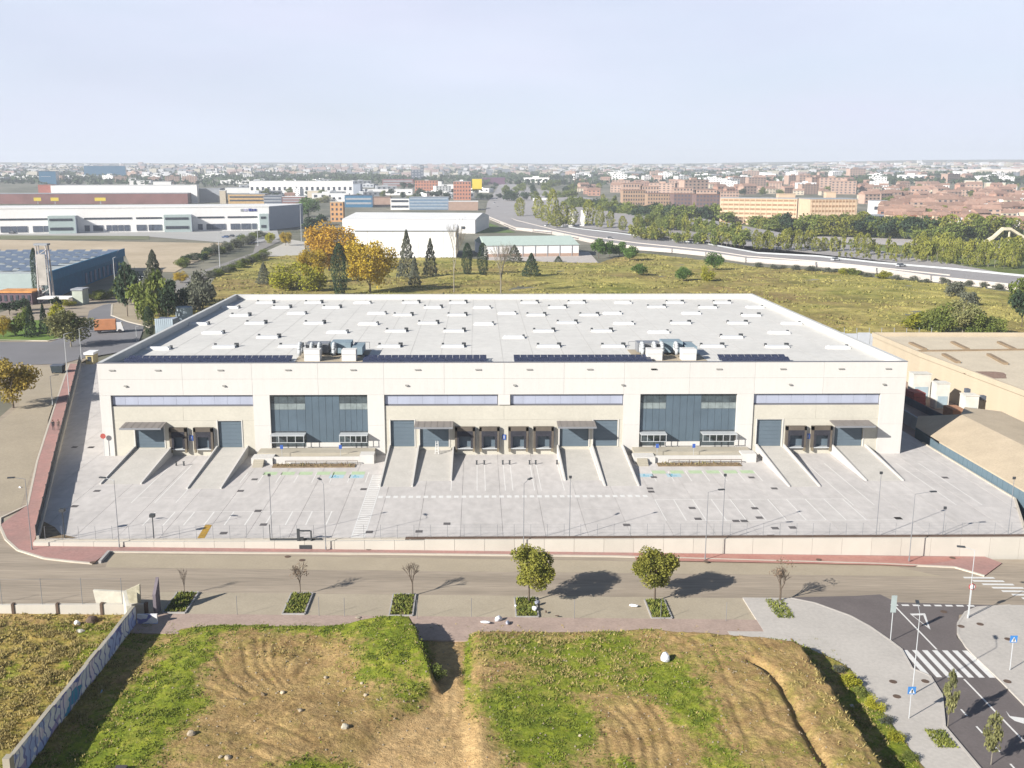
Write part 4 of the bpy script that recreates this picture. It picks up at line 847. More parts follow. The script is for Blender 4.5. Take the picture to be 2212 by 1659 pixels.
planter(13.2, -53.6, 15.2, -49.2, 'dry planter with pale kerb under the second leafy tree')
planter(25.5, -53.6, 27.6, -48.9, 'bright green planter under the bare tree by the light paving')
planter(31.2, -76.4, 33.0, -73.6, 'small green planter beside the dark road near the crossing')
def litter(c_, x, y, z, r, lb, m, fl=.6):
    p = g(c_, x, y, z); o = rock('litter', p.x, p.y, z + r * .2, r * .85, m, fl); o.rotation_euler = (.2, .1, random.uniform(0, 3)); o.scale = (1.15, .6, 1); return tag(o, lb, 'litter', 'litter along the near kerb')
wb = mat('white_plastic', (.75, .76, .80), var=.08); 
litter('K', 1640, 690, -1.1, .55, 'flat white rubbish heap on the near sidewalk, left part', wb, .3); litter('K', 1730, 668, -1.1, .45, 'tallest white rubbish sack of the heap on the near sidewalk', wb, .9); litter('K', 1790, 690, -1.1, .4, 'grey and white rubbish at the right end of the sidewalk heap', mat('grey_plastic', (.4, .42, .5), var=.3), .5)
litter('L', 850, 578, -1.5, .5, 'white crumpled sheet on the parking lane left of the dry planter', wb, .35); litter('L', 185, 595, -1.15, .45, 'white sack dumped in the planter of the dense green tree', wb, .6); litter('L', 205, 555, -1.1, .38, 'grey sack dumped in the planter of the dense green tree', mat('grey_plastic', (.4, .42, .5)), .6)
litter('L', 60, 575, -1.2, .18, 'small white scrap left of the planter of the dense green tree', wb); litter('L', 262, 615, -1.2, .2, 'dark scrap right of the planter of the dense green tree', steel_brown); litter('L', 335, 643, -1.25, .25, 'thin dark scrap on the kerb right of the dense green tree', steel_brown, .2)
litter('I', 155, 1200, -.3, .25, 'white scrap on the side street at the left edge', wb); litter('K', 790, 655, -.9, .35, 'beige paper sheet on the near sidewalk between two planters', mat('beige_paper', (.6, .52, .38)), .1)
p = g('L', 1060, 945, -.1); tag(rock('white_sack', p.x, p.y, fz(p.x, p.y) + .3, .42, wb, 1.2), 'lone white sack standing on the right mound', 'sack')

# ------------------------------------------------------------------ trees
def leafquads(C, S, seed, flat=0.):
    r_ = np.random.default_rng(seed); n_ = len(C); u = r_.normal(size=(n_, 3)); u /= np.linalg.norm(u, axis=1)[:, None]
    w = np.cross(u, r_.normal(size=(n_, 3))); w /= np.linalg.norm(w, axis=1)[:, None]; s_ = (S * r_.uniform(.55, 1.4, n_))[:, None]
    v = np.stack([C - u * s_, C - w * s_ * .7, C + u * s_, C + w * s_ * .7], 1).reshape(-1, 3)
    return v, np.arange(4 * n_).reshape(-1, 4)
def mk_crown(name, m, fn, n, leaf, seed):
    r_ = np.random.default_rng(seed); C = fn(r_, n); v, f = leafquads(C, leaf, seed)
    me = bpy.data.meshes.new(name); me.from_pydata(v.tolist(), [], f.tolist()); me.materials.append(m); return me
def round_fn(rx, rz, zc, lobes=9, lr=.42):
    def fn(r_, n_):
        L = r_.normal(size=(lobes, 3)); L /= np.linalg.norm(L, axis=1)[:, None]; L *= r_.uniform(.35, .72, (lobes, 1)); k = r_.integers(0, lobes, n_)
        d = r_.normal(size=(n_, 3)); d /= np.linalg.norm(d, axis=1)[:, None]; d *= (r_.uniform(0, 1, (n_, 1)) ** .45) * lr * r_.uniform(.8, 1.2, (lobes, 1))[k]
        p = L[k] + d; return p * np.array([rx, rx, rz]) + np.array([0, 0, zc])
    return fn
def cone_fn(r0, z0, z1, power=1., jag=.18):
    def fn(r_, n_):
        t_ = r_.uniform(0, 1, n_) ** 1.25; a = r_.uniform(0, 6.283, n_); tiers = 1 + jag * np.sin(t_ * 40 + a * 2); rr = r0 * (1 - t_) ** power * tiers * r_.uniform(.45, 1, n_) ** .5 + .02
        return np.stack([rr * np.cos(a), rr * np.sin(a), z0 + t_ * (z1 - z0)], 1)
    return fn
def col_fn(r0, z0, z1):
    def fn(r_, n_):
        t_ = r_.uniform(0, 1, n_); a = r_.uniform(0, 6.283, n_); pr = np.sin(np.clip(t_ * .93 + .07, 0, 1) * np.pi) ** .45; rr = r0 * pr * r_.uniform(.4, 1, n_) ** .5 * (1 + .15 * np.sin(a * 3 + t_ * 9))
        return np.stack([rr * np.cos(a), rr * np.sin(a), z0 + t_ * (z1 - z0)], 1)
    return fn
def mk_trunk(m, h, r, limbs=5, spread=.25, top=None, seed=1, z_split=.35):
    q = MB(); rr = random.Random(seed); q.tube((0, 0, -.02), (0, 0, h * z_split), r, r * .75, 7); q.tube((0, 0, h * z_split), (rr.uniform(-.03, .03), rr.uniform(-.03, .03), h), r * .75, r * .2, 6)
    for i in range(limbs):
        a = i * 2.4 + rr.random(); z0 = h * (z_split + .5 * (1 - z_split) * i / limbs); q.tube((0, 0, z0), (spread * math.cos(a), spread * math.sin(a), z0 + h * .35 * rr.uniform(.7, 1.1)), r * .45, r * .1, 5)
    me = bpy.data.meshes.new('trunk'); me.from_pydata(q.v, [], q.f); me.materials.append(m); return me
def bare_mesh(m, seed, depth=5, h=1., r=.016, ang=.42, tr=.28):
    rr = random.Random(seed); q = MB()
    def br(p, d, L, r_, k):
        e = p + d * L; q.tube(p, e, r_, r_ * .7, 5 if k < 2 else 3)
        if k >= depth: return
        for i in range(3 if k > 0 else 4):
            nd = (d + Vector((rr.uniform(-1, 1), rr.uniform(-1, 1), rr.uniform(-.25, .6))) * ang * 1.3).normalized(); br(p + d * L * rr.uniform(.65, 1), nd, L * rr.uniform(.6, .8), r_ * .62, k + 1)
    br(Vector((0, 0, 0)), Vector((0, 0, 1)), tr * h, r, 0)
    me = bpy.data.meshes.new('branches'); me.from_pydata(q.v, [], q.f); me.materials.append(m); return me
# unit templates: height 1, spread 1 ; (crown meshes, trunk mesh, object name)
T = {}
def template(key, m, fn, n, leaf, trunk_m=wood_m, tr_r=.02, seeds=(1, 2, 3), limbs=5, spread=.25, split=.3): T[key] = ([mk_crown('crown', m, fn, n, leaf, s_ + hash(key) % 50 if False else s_ * 7 + len(key)) for s_ in seeds], mk_trunk(trunk_m, .85, tr_r, limbs, spread, seed=seeds[0], z_split=split))
template('street', L_street, round_fn(.56, .44, .62, 22, .30), 9000, .019, seeds=(1, 2))
template('orange', L_orange, round_fn(.55, .50, .52, 30, .28), 7000, .018, seeds=(1, 2), split=.12)
template('gold', L_gold, round_fn(.55, .52, .50, 30, .28), 7000, .018, seeds=(1, 2), split=.12)
template('green', L_green, round_fn(.55, .46, .56, 10, .42), 900, .05)
template('dark', L_dark, round_fn(.55, .46, .56, 10, .42), 900, .05)
template('olive', L_olive, round_fn(.56, .46, .56, 16, .38), 3800, .026, palebark_m, seeds=(1, 2), split=.15)
template('autumn', leafmat('leaves_autumn_olive', (.17, .14, .03), (.30, .22, .05), scale=.4), round_fn(.56, .46, .58, 16, .38), 3800, .026, seeds=(1, 2), split=.15)
template('pine', L_pine, round_fn(.54, .48, .52, 9, .46), 2200, .036)
template('poplar', L_poplar, col_fn(.42, .10, 1.), 700, .045, palebark_m)
template('young', L_poplar, round_fn(.5, .40, .60, 6, .4), 160, .07, palebark_m)
template('cypress', L_dark, col_fn(.5, .02, 1.), 2600, .028, tr_r=.012)
template('conifer', L_grey, cone_fn(.55, .06, 1., .8), 2400, .03, tr_r=.012)
template('darkcone', L_dark, cone_fn(.55, .04, 1., .8), 2400, .03, tr_r=.012)
template('bush', L_ygreen, round_fn(.55, .55, .42, 12, .42), 1800, .035, tr_r=.01)
template('dbush', L_green, round_fn(.55, .55, .42, 12, .42), 2400, .032, tr_r=.01)
template('gbush', L_grey, round_fn(.55, .55, .42, 12, .42), 1800, .035, tr_r=.01)
NAMES = dict(street='street_tree', orange='plane_tree', gold='plane_tree', green='tree', dark='tree', olive='tree', autumn='tree', pine='pine_tree', poplar='poplar_tree', young='young_tree', cypress='cypress_tree', conifer='conifer_tree', darkcone='conifer_tree', bush='bush', dbush='bush', gbush='bush')
CATS = dict(bush='bush', dbush='bush', gbush='bush')
def tree(key, x, y, z, h, w, label, group=None, v=None):
    cr_, tk = T[key]; v = random.randrange(len(cr_)) if v is None else v
    t_ = thing(NAMES[key], label, CATS.get(key, 'tree'), (x, y, z), random.uniform(0, 6.28), group, (w, w, h)); link('crown', cr_[v], t_); link('trunk', tk, t_); return t_
# two leafy street trees
tree('street', 1.25, -50.0, -1.3, 6.2, 5.6, 'dense dark green street tree standing in the planter with dumped bags', v=0)
tree('street', 14.2, -49.5, -1.55, 5.8, 5.6, 'yellower leafy street tree right of the dense green one', v=1)
def bare(x, y, z, h, seed, label, m=wood_m, r=.014, ang=.42, leafn=0, tr=.28, depth=5):
    t_ = thing('bare_tree', label, 'tree', (x, y, z), 0, None, (h, h, h)); link('branches', bare_mesh(m, seed, depth, 1, r, ang, tr), t_)
    if leafn: link('leaves', mk_crown('leaves', L_twig, round_fn(.3, .25, .7, 8, .4), leafn, .02, seed), t_)
    return t_
bare(-34.0, -49.1, -.7, 2.9, 3, 'thin leafless sapling in the planter nearest the graffiti wall', depth=4, ang=.25, tr=.4)
bare(-22.2, -48.9, -.95, 3.9, 5, 'thin rusty brown sapling with sparse dry leaves', depth=4, leafn=220, ang=.3, tr=.35)
bare(-10.7, -48.7, -1.1, 4.6, 8, 'leafless forked tree in the middle planter of the street', r=.018, ang=.4, tr=.3)
bare(27.2, -49.3, -1.75, 5.2, 12, 'bare grey branched tree beside the light paving on the right', r=.022, leafn=120, tr=.28)
# young trees by the dark road
tree('young', 33.6, -73.0, -1.75, 4.6, 1.5, 'slim young green tree on the kerb of the dark road, nearer the zebra crossing').children[0].data = mk_crown('crown', L_olive, round_fn(.5, .42, .62, 8, .4), 700, .05, 4)
tree('young', 34.4, -78.3, -1.75, 4.0, 1.9, 'rounder young tree on the dark road at the bottom edge').children[0].data = bpy.data.objects[[o.name for o in bpy.data.objects if o.name.startswith('crown')][-1]].data
for i, (px, py, h, w, k_) in enumerate(((1835, 1485, 1.5, 2.0, 'bush'), (1862, 1508, 1.1, 1.6, 'dbush'), (1888, 1535, 1.4, 1.7, 'bush'), (1912, 1568, 1.0, 1.5, 'gbush'), (1936, 1605, 1.2, 1.6, 'bush'), (1965, 1645, 1.0, 1.5, 'dbush'), (1812, 1455, 1.1, 1.5, 'gbush'))):
    p = D2(px, py, -1.9); tree(k_, p.x, p.y, -1.95, h, w, ['yellow green weed bush at the foot of the field bank, uppermost', 'weed bush at the bank foot just below the uppermost one', 'large weed bush midway along the bank foot', 'weed bush at the bank foot beside the planter level', 'round weed bush low on the bank foot', 'lowest weed bush at the bank foot near the bottom edge', 'small grey weed bush at the top of the bank shadow'][i], 'weed bushes along the foot of the field bank')
p = g('K', 1325, 1060, -.9); tree('dbush', p.x, p.y, -1.1, 1.6, 1.7, 'dark green bush at the shaded left edge of the dirt path')

def at(c_, x, y, z=0.): return g(c_, x, y, z)
def tpx(key, c_, xc, yt, yb, wpx, label, z=0., group=None, base=None, v=None):   # a tree by its base point, height and width as seen
    p = at(c_, xc, yb, z) if base is None else base; s_ = pxm(p); k_ = 2212 / 3840 / CR[c_][2]
    return tree(key, p.x, p.y, z, (yb - yt) * k_ / s_ / .96, wpx * 1.12 * k_ / s_, label, group, v)
# big autumn trees behind the warehouse, conifers, cypresses
tpx('orange', 'B', 740, 570, 1010, 440, 'largest orange autumn plane tree behind the warehouse', base=None)
tpx('gold', 'B', 1080, 700, 1190, 440, 'golden autumn plane tree just right of the tall cypress')
tpx('gold', 'B', 600, 790, 1110, 260, 'low yellow autumn tree at the left foot of the orange plane tree')
tpx('gold', 'B', 930, 750, 1000, 170, 'small golden tree between the orange plane tree and the golden one')
tpx('cypress', 'B', 828, 800, 1215, 120, 'tall dark cypress in front of the orange plane tree')
tpx('bush', 'B', 400, 930, 1170, 300, 'broad yellow green bush left of the autumn trees'); tpx('bush', 'B', 600, 940, 1180, 230, 'yellow green bush at the left foot of the tall cypress')
tpx('conifer', 'B', 200, 950, 1120, 110, 'pale conifer in the meadow left of the autumn trees')
tpx('conifer', 'B', 1385, 690, 1075, 130, 'tallest grey conifer in front of the white shed'); tpx('conifer', 'B', 1450, 900, 1140, 90, 'short grey conifer at the foot of the tallest one')
tpx('conifer', 'B', 1580, 755, 1060, 105, 'slim conifer standing right of the tallest grey conifer')
tpx('cypress', 'B', 1885, 790, 1045, 80, 'cypress in front of the white shed end, left of a pair'); tpx('cypress', 'B', 2015, 790, 1050, 85, 'dark cypress beside the green roofed shed, right of a pair')
tpx('conifer', 'C', 285, 800, 940, 120, 'small conifer in front of the green roofed shed'); tpx('darkcone', 'C', 425, 870, 1055, 130, 'dark conifer in the meadow in front of the green roofed shed'); tpx('darkcone', 'C', 650, 885, 935, 60, 'tiny dark conifer at the forecourt of the green roofed shed')
for i, (c_, x, yt, yb, w) in enumerate((('C', 985, 745, 905, 140), ('C', 1075, 755, 890, 120), ('C', 1160, 760, 890, 120), ('C', 1240, 795, 930, 140), ('C', 1322, 940, 1050, 115), ('C', 1690, 970, 1100, 125), ('C', 1940, 860, 1010, 145))):
    tpx('pine', c_, x, yt, yb, w, ['round green stone pine, left end of the row of four by the highway', 'second stone pine from the left in the row of four by the highway', 'third stone pine from the left in the row of four by the highway', 'lowest round pine, right end of the row of four by the highway', 'small round pine standing in the meadow just below the row of four', 'dark round pine alone in the middle of the meadow', 'large round pine beside the yellowish tree near the highway wall'][i], group='stone pines in the meadow')
tpx('young', 'C', 1880, 960, 1100, 110, 'yellowish loose tree next to the large round pine').children[0].data = T['bush'][0][0]
tpx('dbush', 'D', 800, 970, 1045, 110, 'green bush at the foot of the highway wall, left one'); tpx('bush', 'D', 715, 975, 1045, 90, 'yellow bush at the foot of the highway wall, left end'); tpx('bush', 'D', 1060, 1000, 1075, 130, 'golden bush at the foot of the highway wall, right of the green one')
for i, (x, yt, yb, w, k_) in enumerate(((1330, 1340, 1500, 260, 'bush'), (1400, 1290, 1510, 200, 'dbush'), (1560, 1270, 1525, 240, 'dbush'), (1700, 1250, 1530, 260, 'olive'), (1820, 1280, 1540, 260, 'dbush'), (1950, 1360, 1540, 220, 'dbush'), (1640, 1060, 1230, 190, 'gbush'), (1760, 1150, 1300, 150, 'gbush'), (2150, 1060, 1350, 200, 'green'), (2190, 1150, 1480, 180, 'dark'))):
    tpx(k_, 'D', x, yt, yb, w, ['leftmost low bush of the thicket behind the tan building', 'dark bush, second from the left in the thicket', 'broad bush in the middle of the thicket', 'olive coloured tallest bush of the thicket', 'rounded bush right of the olive coloured one', 'rightmost dark bush of the thicket', 'grey bush standing behind the thicket by the highway', 'small grey bush between the thicket and the highway', 'green tree at the right edge beyond the meadow', 'dark tree at the right edge of the meadow'][i], group='thicket behind the tan building')
for i, (c_, x, yt, yb) in enumerate((('B', 1775, 740, 1190), ('B', 2165, 860, 1200), ('C', 170, 850, 1200))):
    p = at(c_, x, yb); bare(p.x, p.y, 0, (yb - yt) * 2212 / 3840 / 2.212 / pxm(p), 20 + i, ['tall bare pole-like tree right of the slim conifer', 'bare grey tree behind the roof edge, middle of three', 'pale bare tree in front of the green roofed shed'][i], palebark_m, .012, .22, tr=.45)
# left cluster
for i, (k_, c_, x, yt, yb, w) in enumerate((('dark', 'A', 1060, 940, 1390, 200), ('green', 'A', 1160, 1080, 1400, 220), ('conifer', 'A', 1290, 860, 1300, 200), ('green', 'A', 1330, 1000, 1430, 260), ('dark', 'A', 1400, 1080, 1440, 220), ('green', 'A', 1230, 1210, 1470, 190), ('dark', 'A', 1500, 1130, 1400, 160), ('gbush', 'A', 1690, 930, 1330, 230), ('cypress', 'A', 1240, 1310, 1540, 80), ('gold', 'A', 1500, 1010, 1110, 120), ('dark', 'A', 1690, 860, 940, 80), ('green', 'A', 1020, 1050, 1300, 130), ('gbush', 'A', 1600, 1050, 1300, 200))):
    tpx(k_, c_, x, yt, yb, w, ['dark tree at the left side of the clump beside the roundabout', 'green tree low in the clump beside the roundabout', 'grey conifer rising above the clump beside the roundabout', 'bright green tree in the middle of the clump', 'dark tree at the right of the clump', 'light green tree at the front of the clump', 'dark tree between the clump and the grey tree', 'large grey tree nearest the warehouse roof corner', 'small cypress in front of the clump, above the tanks', 'small golden tree behind the clump', 'tiny dark round tree by the far road', 'green tree behind the lamp post by the roundabout', 'grey leafless looking tree left of the warehouse roof corner'][i], group='clump of trees beside the roundabout', v=None)
tpx('olive', 'A', 590, 1330, 1640, 370, 'broad olive grey tree beside the side street')
tpx('cypress', 'A', 312, 840, 1250, 62, 'very tall thin dark cypress beside the pale tower'); tpx('darkcone', 'A', 262, 1270, 1560, 85, 'dark pointed cypress on the left green, left of a pair'); tpx('darkcone', 'A', 370, 1290, 1530, 75, 'dark pointed cypress on the left green, right of a pair')
for i, (k_, x, yt, yb, w) in enumerate((('gold', 30, 1370, 1560, 150), ('green', 130, 1380, 1550, 130), ('green', 210, 1300, 1500, 120), ('bush', 470, 1260, 1430, 130), ('dark', 470, 1220, 1330, 90), ('dark', 520, 1290, 1400, 60), ('bush', 560, 1240, 1300, 120), ('dark', 80, 1260, 1370, 200), ('dark', 190, 1230, 1340, 150))):
    tpx(k_, 'A', x, yt, yb, w, ['golden small tree at the left edge of the green', 'green tree next to the golden one on the left green', 'green tree behind the left green beside the pointed cypress', 'yellow bush between the cypresses and the olive tree', 'dark small tree under the pale tower', 'small dark tree behind the olive grey tree', 'yellow bush at the kiosk', 'dark hedge tree behind the golden tree', 'dark hedge tree right of the first hedge tree'][i], group='garden trees on the left green')
tpx('autumn', 'I', 105, 190, 580, 380, 'olive and golden tree at the left edge beside the side street', z=-.1)
for i, (x, yt, yb, w) in enumerate(((790, 1160, 1250, 150), (880, 1150, 1240, 150), (960, 1130, 1230, 120))): tpx('dbush', 'A', x, yt, yb, w, ['hedge bush beside the blue building, left', 'hedge bush beside the blue building, middle', 'hedge bush beside the blue building, right'][i], group='hedge beside the blue building')
# hedges along the diagonal road behind
hd = MB()
for i in range(20):
    t_ = i / 19; x, y = 1500 + 700 * t_ + random.uniform(-20, 20), 960 - 240 * t_ + random.uniform(-12, 12)
    if 2200 > x: tpx(random.choice(('dbush', 'dark', 'gbush')), 'A', x, y - random.uniform(45, 85), y + 10, random.uniform(90, 130), ORD[min(i, 19)] + ('' if i == 0 else ' from left') + ' of the roadside bushes on the diagonal road' + (', far end' if i > 19 else ''), group='roadside bushes on the diagonal road')
for i in range(14):
    t_ = i / 13; x, y = 1750 + 450 * t_, 1060 - 170 * t_ + random.uniform(-10, 10); tpx('dbush' if i % 3 else 'gbush', 'A', x, y - 60, y + 10, 110, ORD[i] + ('' if i == 0 else ' from left') + ' hedge bush on the meadow edge below the diagonal road', group='hedge on the meadow edge below the diagonal road')
# poplars and tree rows beyond the highway
names_seen = {}
def uniq(lb, anchors):                       # a place phrase for each of many alike trees
    k_ = names_seen.get(lb, 0); names_seen[lb] = k_ + 1; return lb + ' ' + anchors[min(k_, len(anchors) - 1)]
for i, (x, yt, yb, w) in enumerate(((330, 410, 565, 95), (480, 400, 590, 100), (540, 470, 610, 90), (600, 350, 640, 110), (690, 450, 640, 100), (900, 430, 640, 120), (990, 480, 660, 90), (1080, 520, 660, 80), (1180, 560, 680, 80), (1300, 570, 700, 60), (1440, 610, 720, 60), (1700, 540, 760, 70), (640, 520, 650, 140), (760, 480, 640, 120))):
    tpx('poplar', 'C', x, yt, yb, w, 'tall yellow green poplar beside the highway bend, %s' % ['nearest the bend', 'second group from the bend', 'short one left of the tallest', 'tallest of the row', 'right of the tallest', 'broad one before the white sculpture', 'right of the white sculpture', 'slim one by the junction', 'small one by the junction', 'thin one above the pines', 'thin one above the highway', 'lone tall thin one before the apartments', 'broad low one behind the tallest', 'broad one right of the bend'][i], group='poplars beside the highway')
def row(key, c_, pts, n_, h, w, label, group, jx=.5, z=0., hv=.25, parts=('left part', 'middle part', 'right part')):
    per = math.ceil(n_ / len(parts))
    for i in range(n_):
        t_ = (i + random.uniform(.1, .9) * jx) / n_ * (len(pts) - 1); k_ = min(int(t_), len(pts) - 2); f_ = t_ - k_
        x = pts[k_][0] * (1 - f_) + pts[k_ + 1][0] * f_; y = pts[k_][1] * (1 - f_) + pts[k_ + 1][1] * f_ + random.uniform(-8, 8); p = gt(c_, x, y); hh = h * random.uniform(1 - hv, 1 + hv)
        kk = random.choice(key) if isinstance(key, (list, tuple)) else key; o_ = ORD[min(i % per, 29)]
        tree(kk, p.x, p.y, p.z - .1, hh, w * random.uniform(.8, 1.2), label + ', ' + o_ + ' in ' + parts[min(i // per, len(parts) - 1)], group)
row(('green', 'green', 'dark'), 'C', [(720, 500), (900, 520), (1150, 560), (1400, 590), (1640, 620), (1880, 610), (2100, 620)], 58, 15, 17, 'dense green tree in the belt before the dark apartment blocks', 'green tree belt before the apartment blocks')
row(('poplar', 'green'), 'C', [(1000, 500), (1400, 560), (1860, 590)], 10, 16, 9, 'lighter tree in the belt before the dark apartment blocks', 'green tree belt before the apartment blocks')
row(('green', 'green', 'dark', 'poplar'), 'D', [(-20, 690), (300, 710), (640, 720), (1000, 730), (1300, 750), (1700, 760), (2150, 740)], 60, 14, 15, 'green tree in the belt before the cream apartment block', 'green tree belt before the cream apartment block')
row(('young', 'poplar'), 'D', [(-20, 830), (300, 840), (700, 860), (1300, 930), (1700, 960), (2200, 990)], 52, 10, 6, 'young yellow green tree beside the highway on the right', 'young trees beside the highway')
row(('young', 'poplar'), 'D', [(1280, 880), (1700, 900), (2200, 930)], 34, 10, 7, 'young tree in the park beyond the highway', 'young trees in the park')
row(('young', 'young', 'green'), 'C', [(1250, 740), (1500, 760), (2210, 830)], 40, 8, 7, 'small young tree on the highway verge', 'young trees on the highway verge')
row(('young', 'green'), 'C', [(1300, 660), (1700, 690), (2210, 780)], 40, 11, 9, 'young tree between the two carriageways', 'young trees between the carriageways')
row('young', 'D', [(660, 900), (1300, 940), (2100, 1000)], 24, 4, 3, 'small young tree on the right highway verge', 'young trees on the highway verge')
row('gbush', 'D', [(0, 985), (500, 1010), (900, 1060), (1500, 1110), (2100, 1170)], 20, 2.5, 5, 'low scrub at the meadow edge under the highway wall', 'scrub under the highway wall')
# meadow: tall dry grass
mead_m = bpy.data.materials.new('meadow_grass'); mead_m.use_nodes = True; n = mead_m.node_tree; b = n.nodes['Principled BSDF']; b.inputs['Roughness'].default_value = .95; b.inputs['Specular IOR Level'].default_value = .1
geo = n.nodes.new('ShaderNodeNewGeometry')
c1 = mix_n(ramp_n(noise_n(.035, 7, .65), .35, .65), (.155, .165, .035, 1), (.42, .35, .12, 1))
c1 = mix_n(ramp_n(noise_n(.016, 6, .6), .44, .62, 0, .85), c1, (.235, .165, .075, 1)); c1 = mix_n(ramp_n(noise_n(.25, 6, .7), .5, .72, 0, .75), c1, (.11, .12, .03, 1)); c1 = mix_n(ramp_n(noise_n(.11, 4, .6), .55, .7, 0, .6), c1, (.50, .44, .14, 1))
hs_ = n.nodes.new('ShaderNodeHueSaturation'); hs_.inputs['Saturation'].default_value = 1.02; n.links.new(c1, hs_.inputs['Color']); n.links.new(ramp_n(noise_n(.13, 9, .75), .3, .7, .6, 1.3), hs_.inputs['Value']); n.links.new(hs_.outputs[0], b.inputs['Base Color']); bp = n.nodes.new('ShaderNodeBump'); bp.inputs['Strength'].default_value = 1; bp.inputs['Distance'].default_value = .6; n.links.new(noise_n(.5, 7, .7), bp.inputs['Height']); n.links.new(bp.outputs[0], b.inputs['Normal'])
def poly_px(lst, far=False): return [tuple((gt if far else g)(*q)[:2]) for q in lst]
mp_ = poly_px([('A', 1640, 1250, 0), ('A', 1780, 1080, 0), ('B', 0, 960, 0), ('B', 150, 900, 0), ('B', 520, 880, 0), ('B', 960, 905, 0), ('B', 1800, 905, 0), ('C', 60, 925, 0), ('C', 980, 945, 0), ('C', 1290, 860, 0), ('C', 1880, 925, 0), ('D', 0, 975, 0), ('D', 500, 1005, 0), ('D', 1000, 1070, 0), ('D', 1450, 1110, 0), ('D', 2100, 1190, 0), ('D', 2212, 1220, 0)])
mv = []
mpoly = mp_ + [(260, 150), (260, 100), (60, 100), (-60.5, 88), (-100, 140), (-112, 190)]
def mz(x, y): return .05 + .5 * mnoise.noise((x * .05, y * .05, 1)) * smooth(92, 110, y) + .35 * smooth(92, 110, y) * mnoise.noise((x * .3, y * .3, 2)) + .2 * smooth(92, 110, y)
mo = struct(sheet('meadow', mpoly, mz, mead_m, 4))
# rank grass clumps that break the meadow up
vs_ = []; fs_ = []
def inpoly(x, y, P):
    c_ = False
    for i in range(len(P)):
        a, b_ = P[i], P[i - 1]
        if (a[1] > y) != (b_[1] > y) and x < (b_[0] - a[0]) * (y - a[1]) / (b_[1] - a[1]) + a[0]: c_ = not c_
    return c_
for i in range(15000):
    x, y = random.uniform(-110, 250), random.uniform(92, 380)
    if not inpoly(x, y, mpoly) or mnoise.noise((x * .06, y * .1, 5)) < -.05: continue
    for _ in range(3):
        a = random.uniform(0, 6.3); s_ = random.uniform(.3, .7); hh = random.uniform(.2, .8); o = len(vs_); xx, yy = x + random.uniform(-1, 1), y + random.uniform(-1, 1); z = mz(xx, yy) - .1
        vs_ += [(xx - s_ * math.cos(a), yy - s_ * math.sin(a), z), (xx + s_ * math.cos(a), yy + s_ * math.sin(a), z), (xx + random.uniform(-.4, .4), yy, z + hh)]; fs_.append((o, o + 1, o + 2))
q = MB(); q.v = vs_; q.f = fs_; tag(stuff(q.build('meadow_tussocks', mat('tussock', (.17, .18, .045), c2=(.36, .31, .10), var=.2, scale=.05))), 'rank yellow green grass tussocks covering the meadow behind the warehouse', 'grass')

# ------------------------------------------------------------------ roads and plots behind
Zf = lambda h: (lambda x, y: hill(x, y) + h)
hw = poly_px([('C', 40, 562), ('C', 300, 672), ('C', 600, 704), ('C', 820, 752), ('C', 1000, 792), ('C', 1300, 838), ('C', 1600, 862), ('C', 1880, 890), ('C', 2212, 940), ('D', 500, 975), ('D', 1000, 1028), ('D', 1450, 1095), ('D', 2100, 1165), ('D', 2230, 1180), ('D', 2230, 1062), ('D', 1600, 1000), ('D', 1000, 950), ('D', 500, 895), ('D', 0, 868), ('C', 1900, 795), ('C', 1400, 738), ('C', 1150, 702), ('C', 850, 668), ('C', 650, 640), ('C', 400, 590), ('C', 240, 540), ('C', 210, 460), ('C', 250, 400), ('C', 230, 360), ('C', 160, 370), ('C', 60, 470)], False)
hwm = mat('highway_asphalt', (.36, .34, .335), var=.08, scale=.04); struct(sheet('highway', hw, Zf(.12), hwm, 0))
near = [('C', 40, 560), ('C', 300, 670), ('C', 600, 702), ('C', 820, 750), ('C', 1000, 790), ('C', 1300, 835), ('C', 1600, 858), ('C', 1880, 887), ('C', 2212, 937), ('D', 500, 972), ('D', 1000, 1025), ('D', 1450, 1092), ('D', 2100, 1162), ('D', 2300, 1190)]
HB = thing('highway_barrier', 'long pale concrete highway barrier wall along the far edge of the meadow', 'barrier')
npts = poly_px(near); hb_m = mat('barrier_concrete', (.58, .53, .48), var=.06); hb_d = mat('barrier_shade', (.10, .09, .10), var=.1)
for a, b_ in zip(npts[:-1], npts[1:]):
    n_ = max(1, int(math.dist(a, b_) / 24))
    for i in range(n_):
        p1 = (a[0] + (b_[0] - a[0]) * i / n_, a[1] + (b_[1] - a[1]) * i / n_); p2 = (a[0] + (b_[0] - a[0]) * (i + .97) / n_, a[1] + (b_[1] - a[1]) * (i + .97) / n_)
        MB().bar(p1, p2, .5, 1.0, 2.1).build('barrier_panel', hb_m, HB); MB().bar((p1[0], p1[1] - .05), (p2[0], p2[1] - .05), .2, .1, 1.0).build('lower_wall', hb_d if math.dist(p1, (0, 0)) > 300 and i % 5 else hb_m, HB)  # dark lower strip paints the shadow band under the pale barrier
        MB().bar((p1[0], p1[1] - 1.2), (p2[0], p2[1] - 1.2), 1.2, -.3, .45).build('footing', hb_m, HB)
far = [('C', 650, 638), ('C', 850, 666), ('C', 1150, 700), ('C', 1400, 736), ('C', 1900, 793), ('D', 0, 866), ('D', 500, 893), ('D', 1000, 948), ('D', 1600, 998), ('D', 2230, 1060)]
fpts = poly_px(far); MR = MB()
for a, b_ in zip(fpts[:-1], fpts[1:]): MR.bar(a, b_, .3, .1, .9)
tag(MR.build('guard_rail', galv_m), 'thin guard rail on the far side of the highway', 'guard rail')
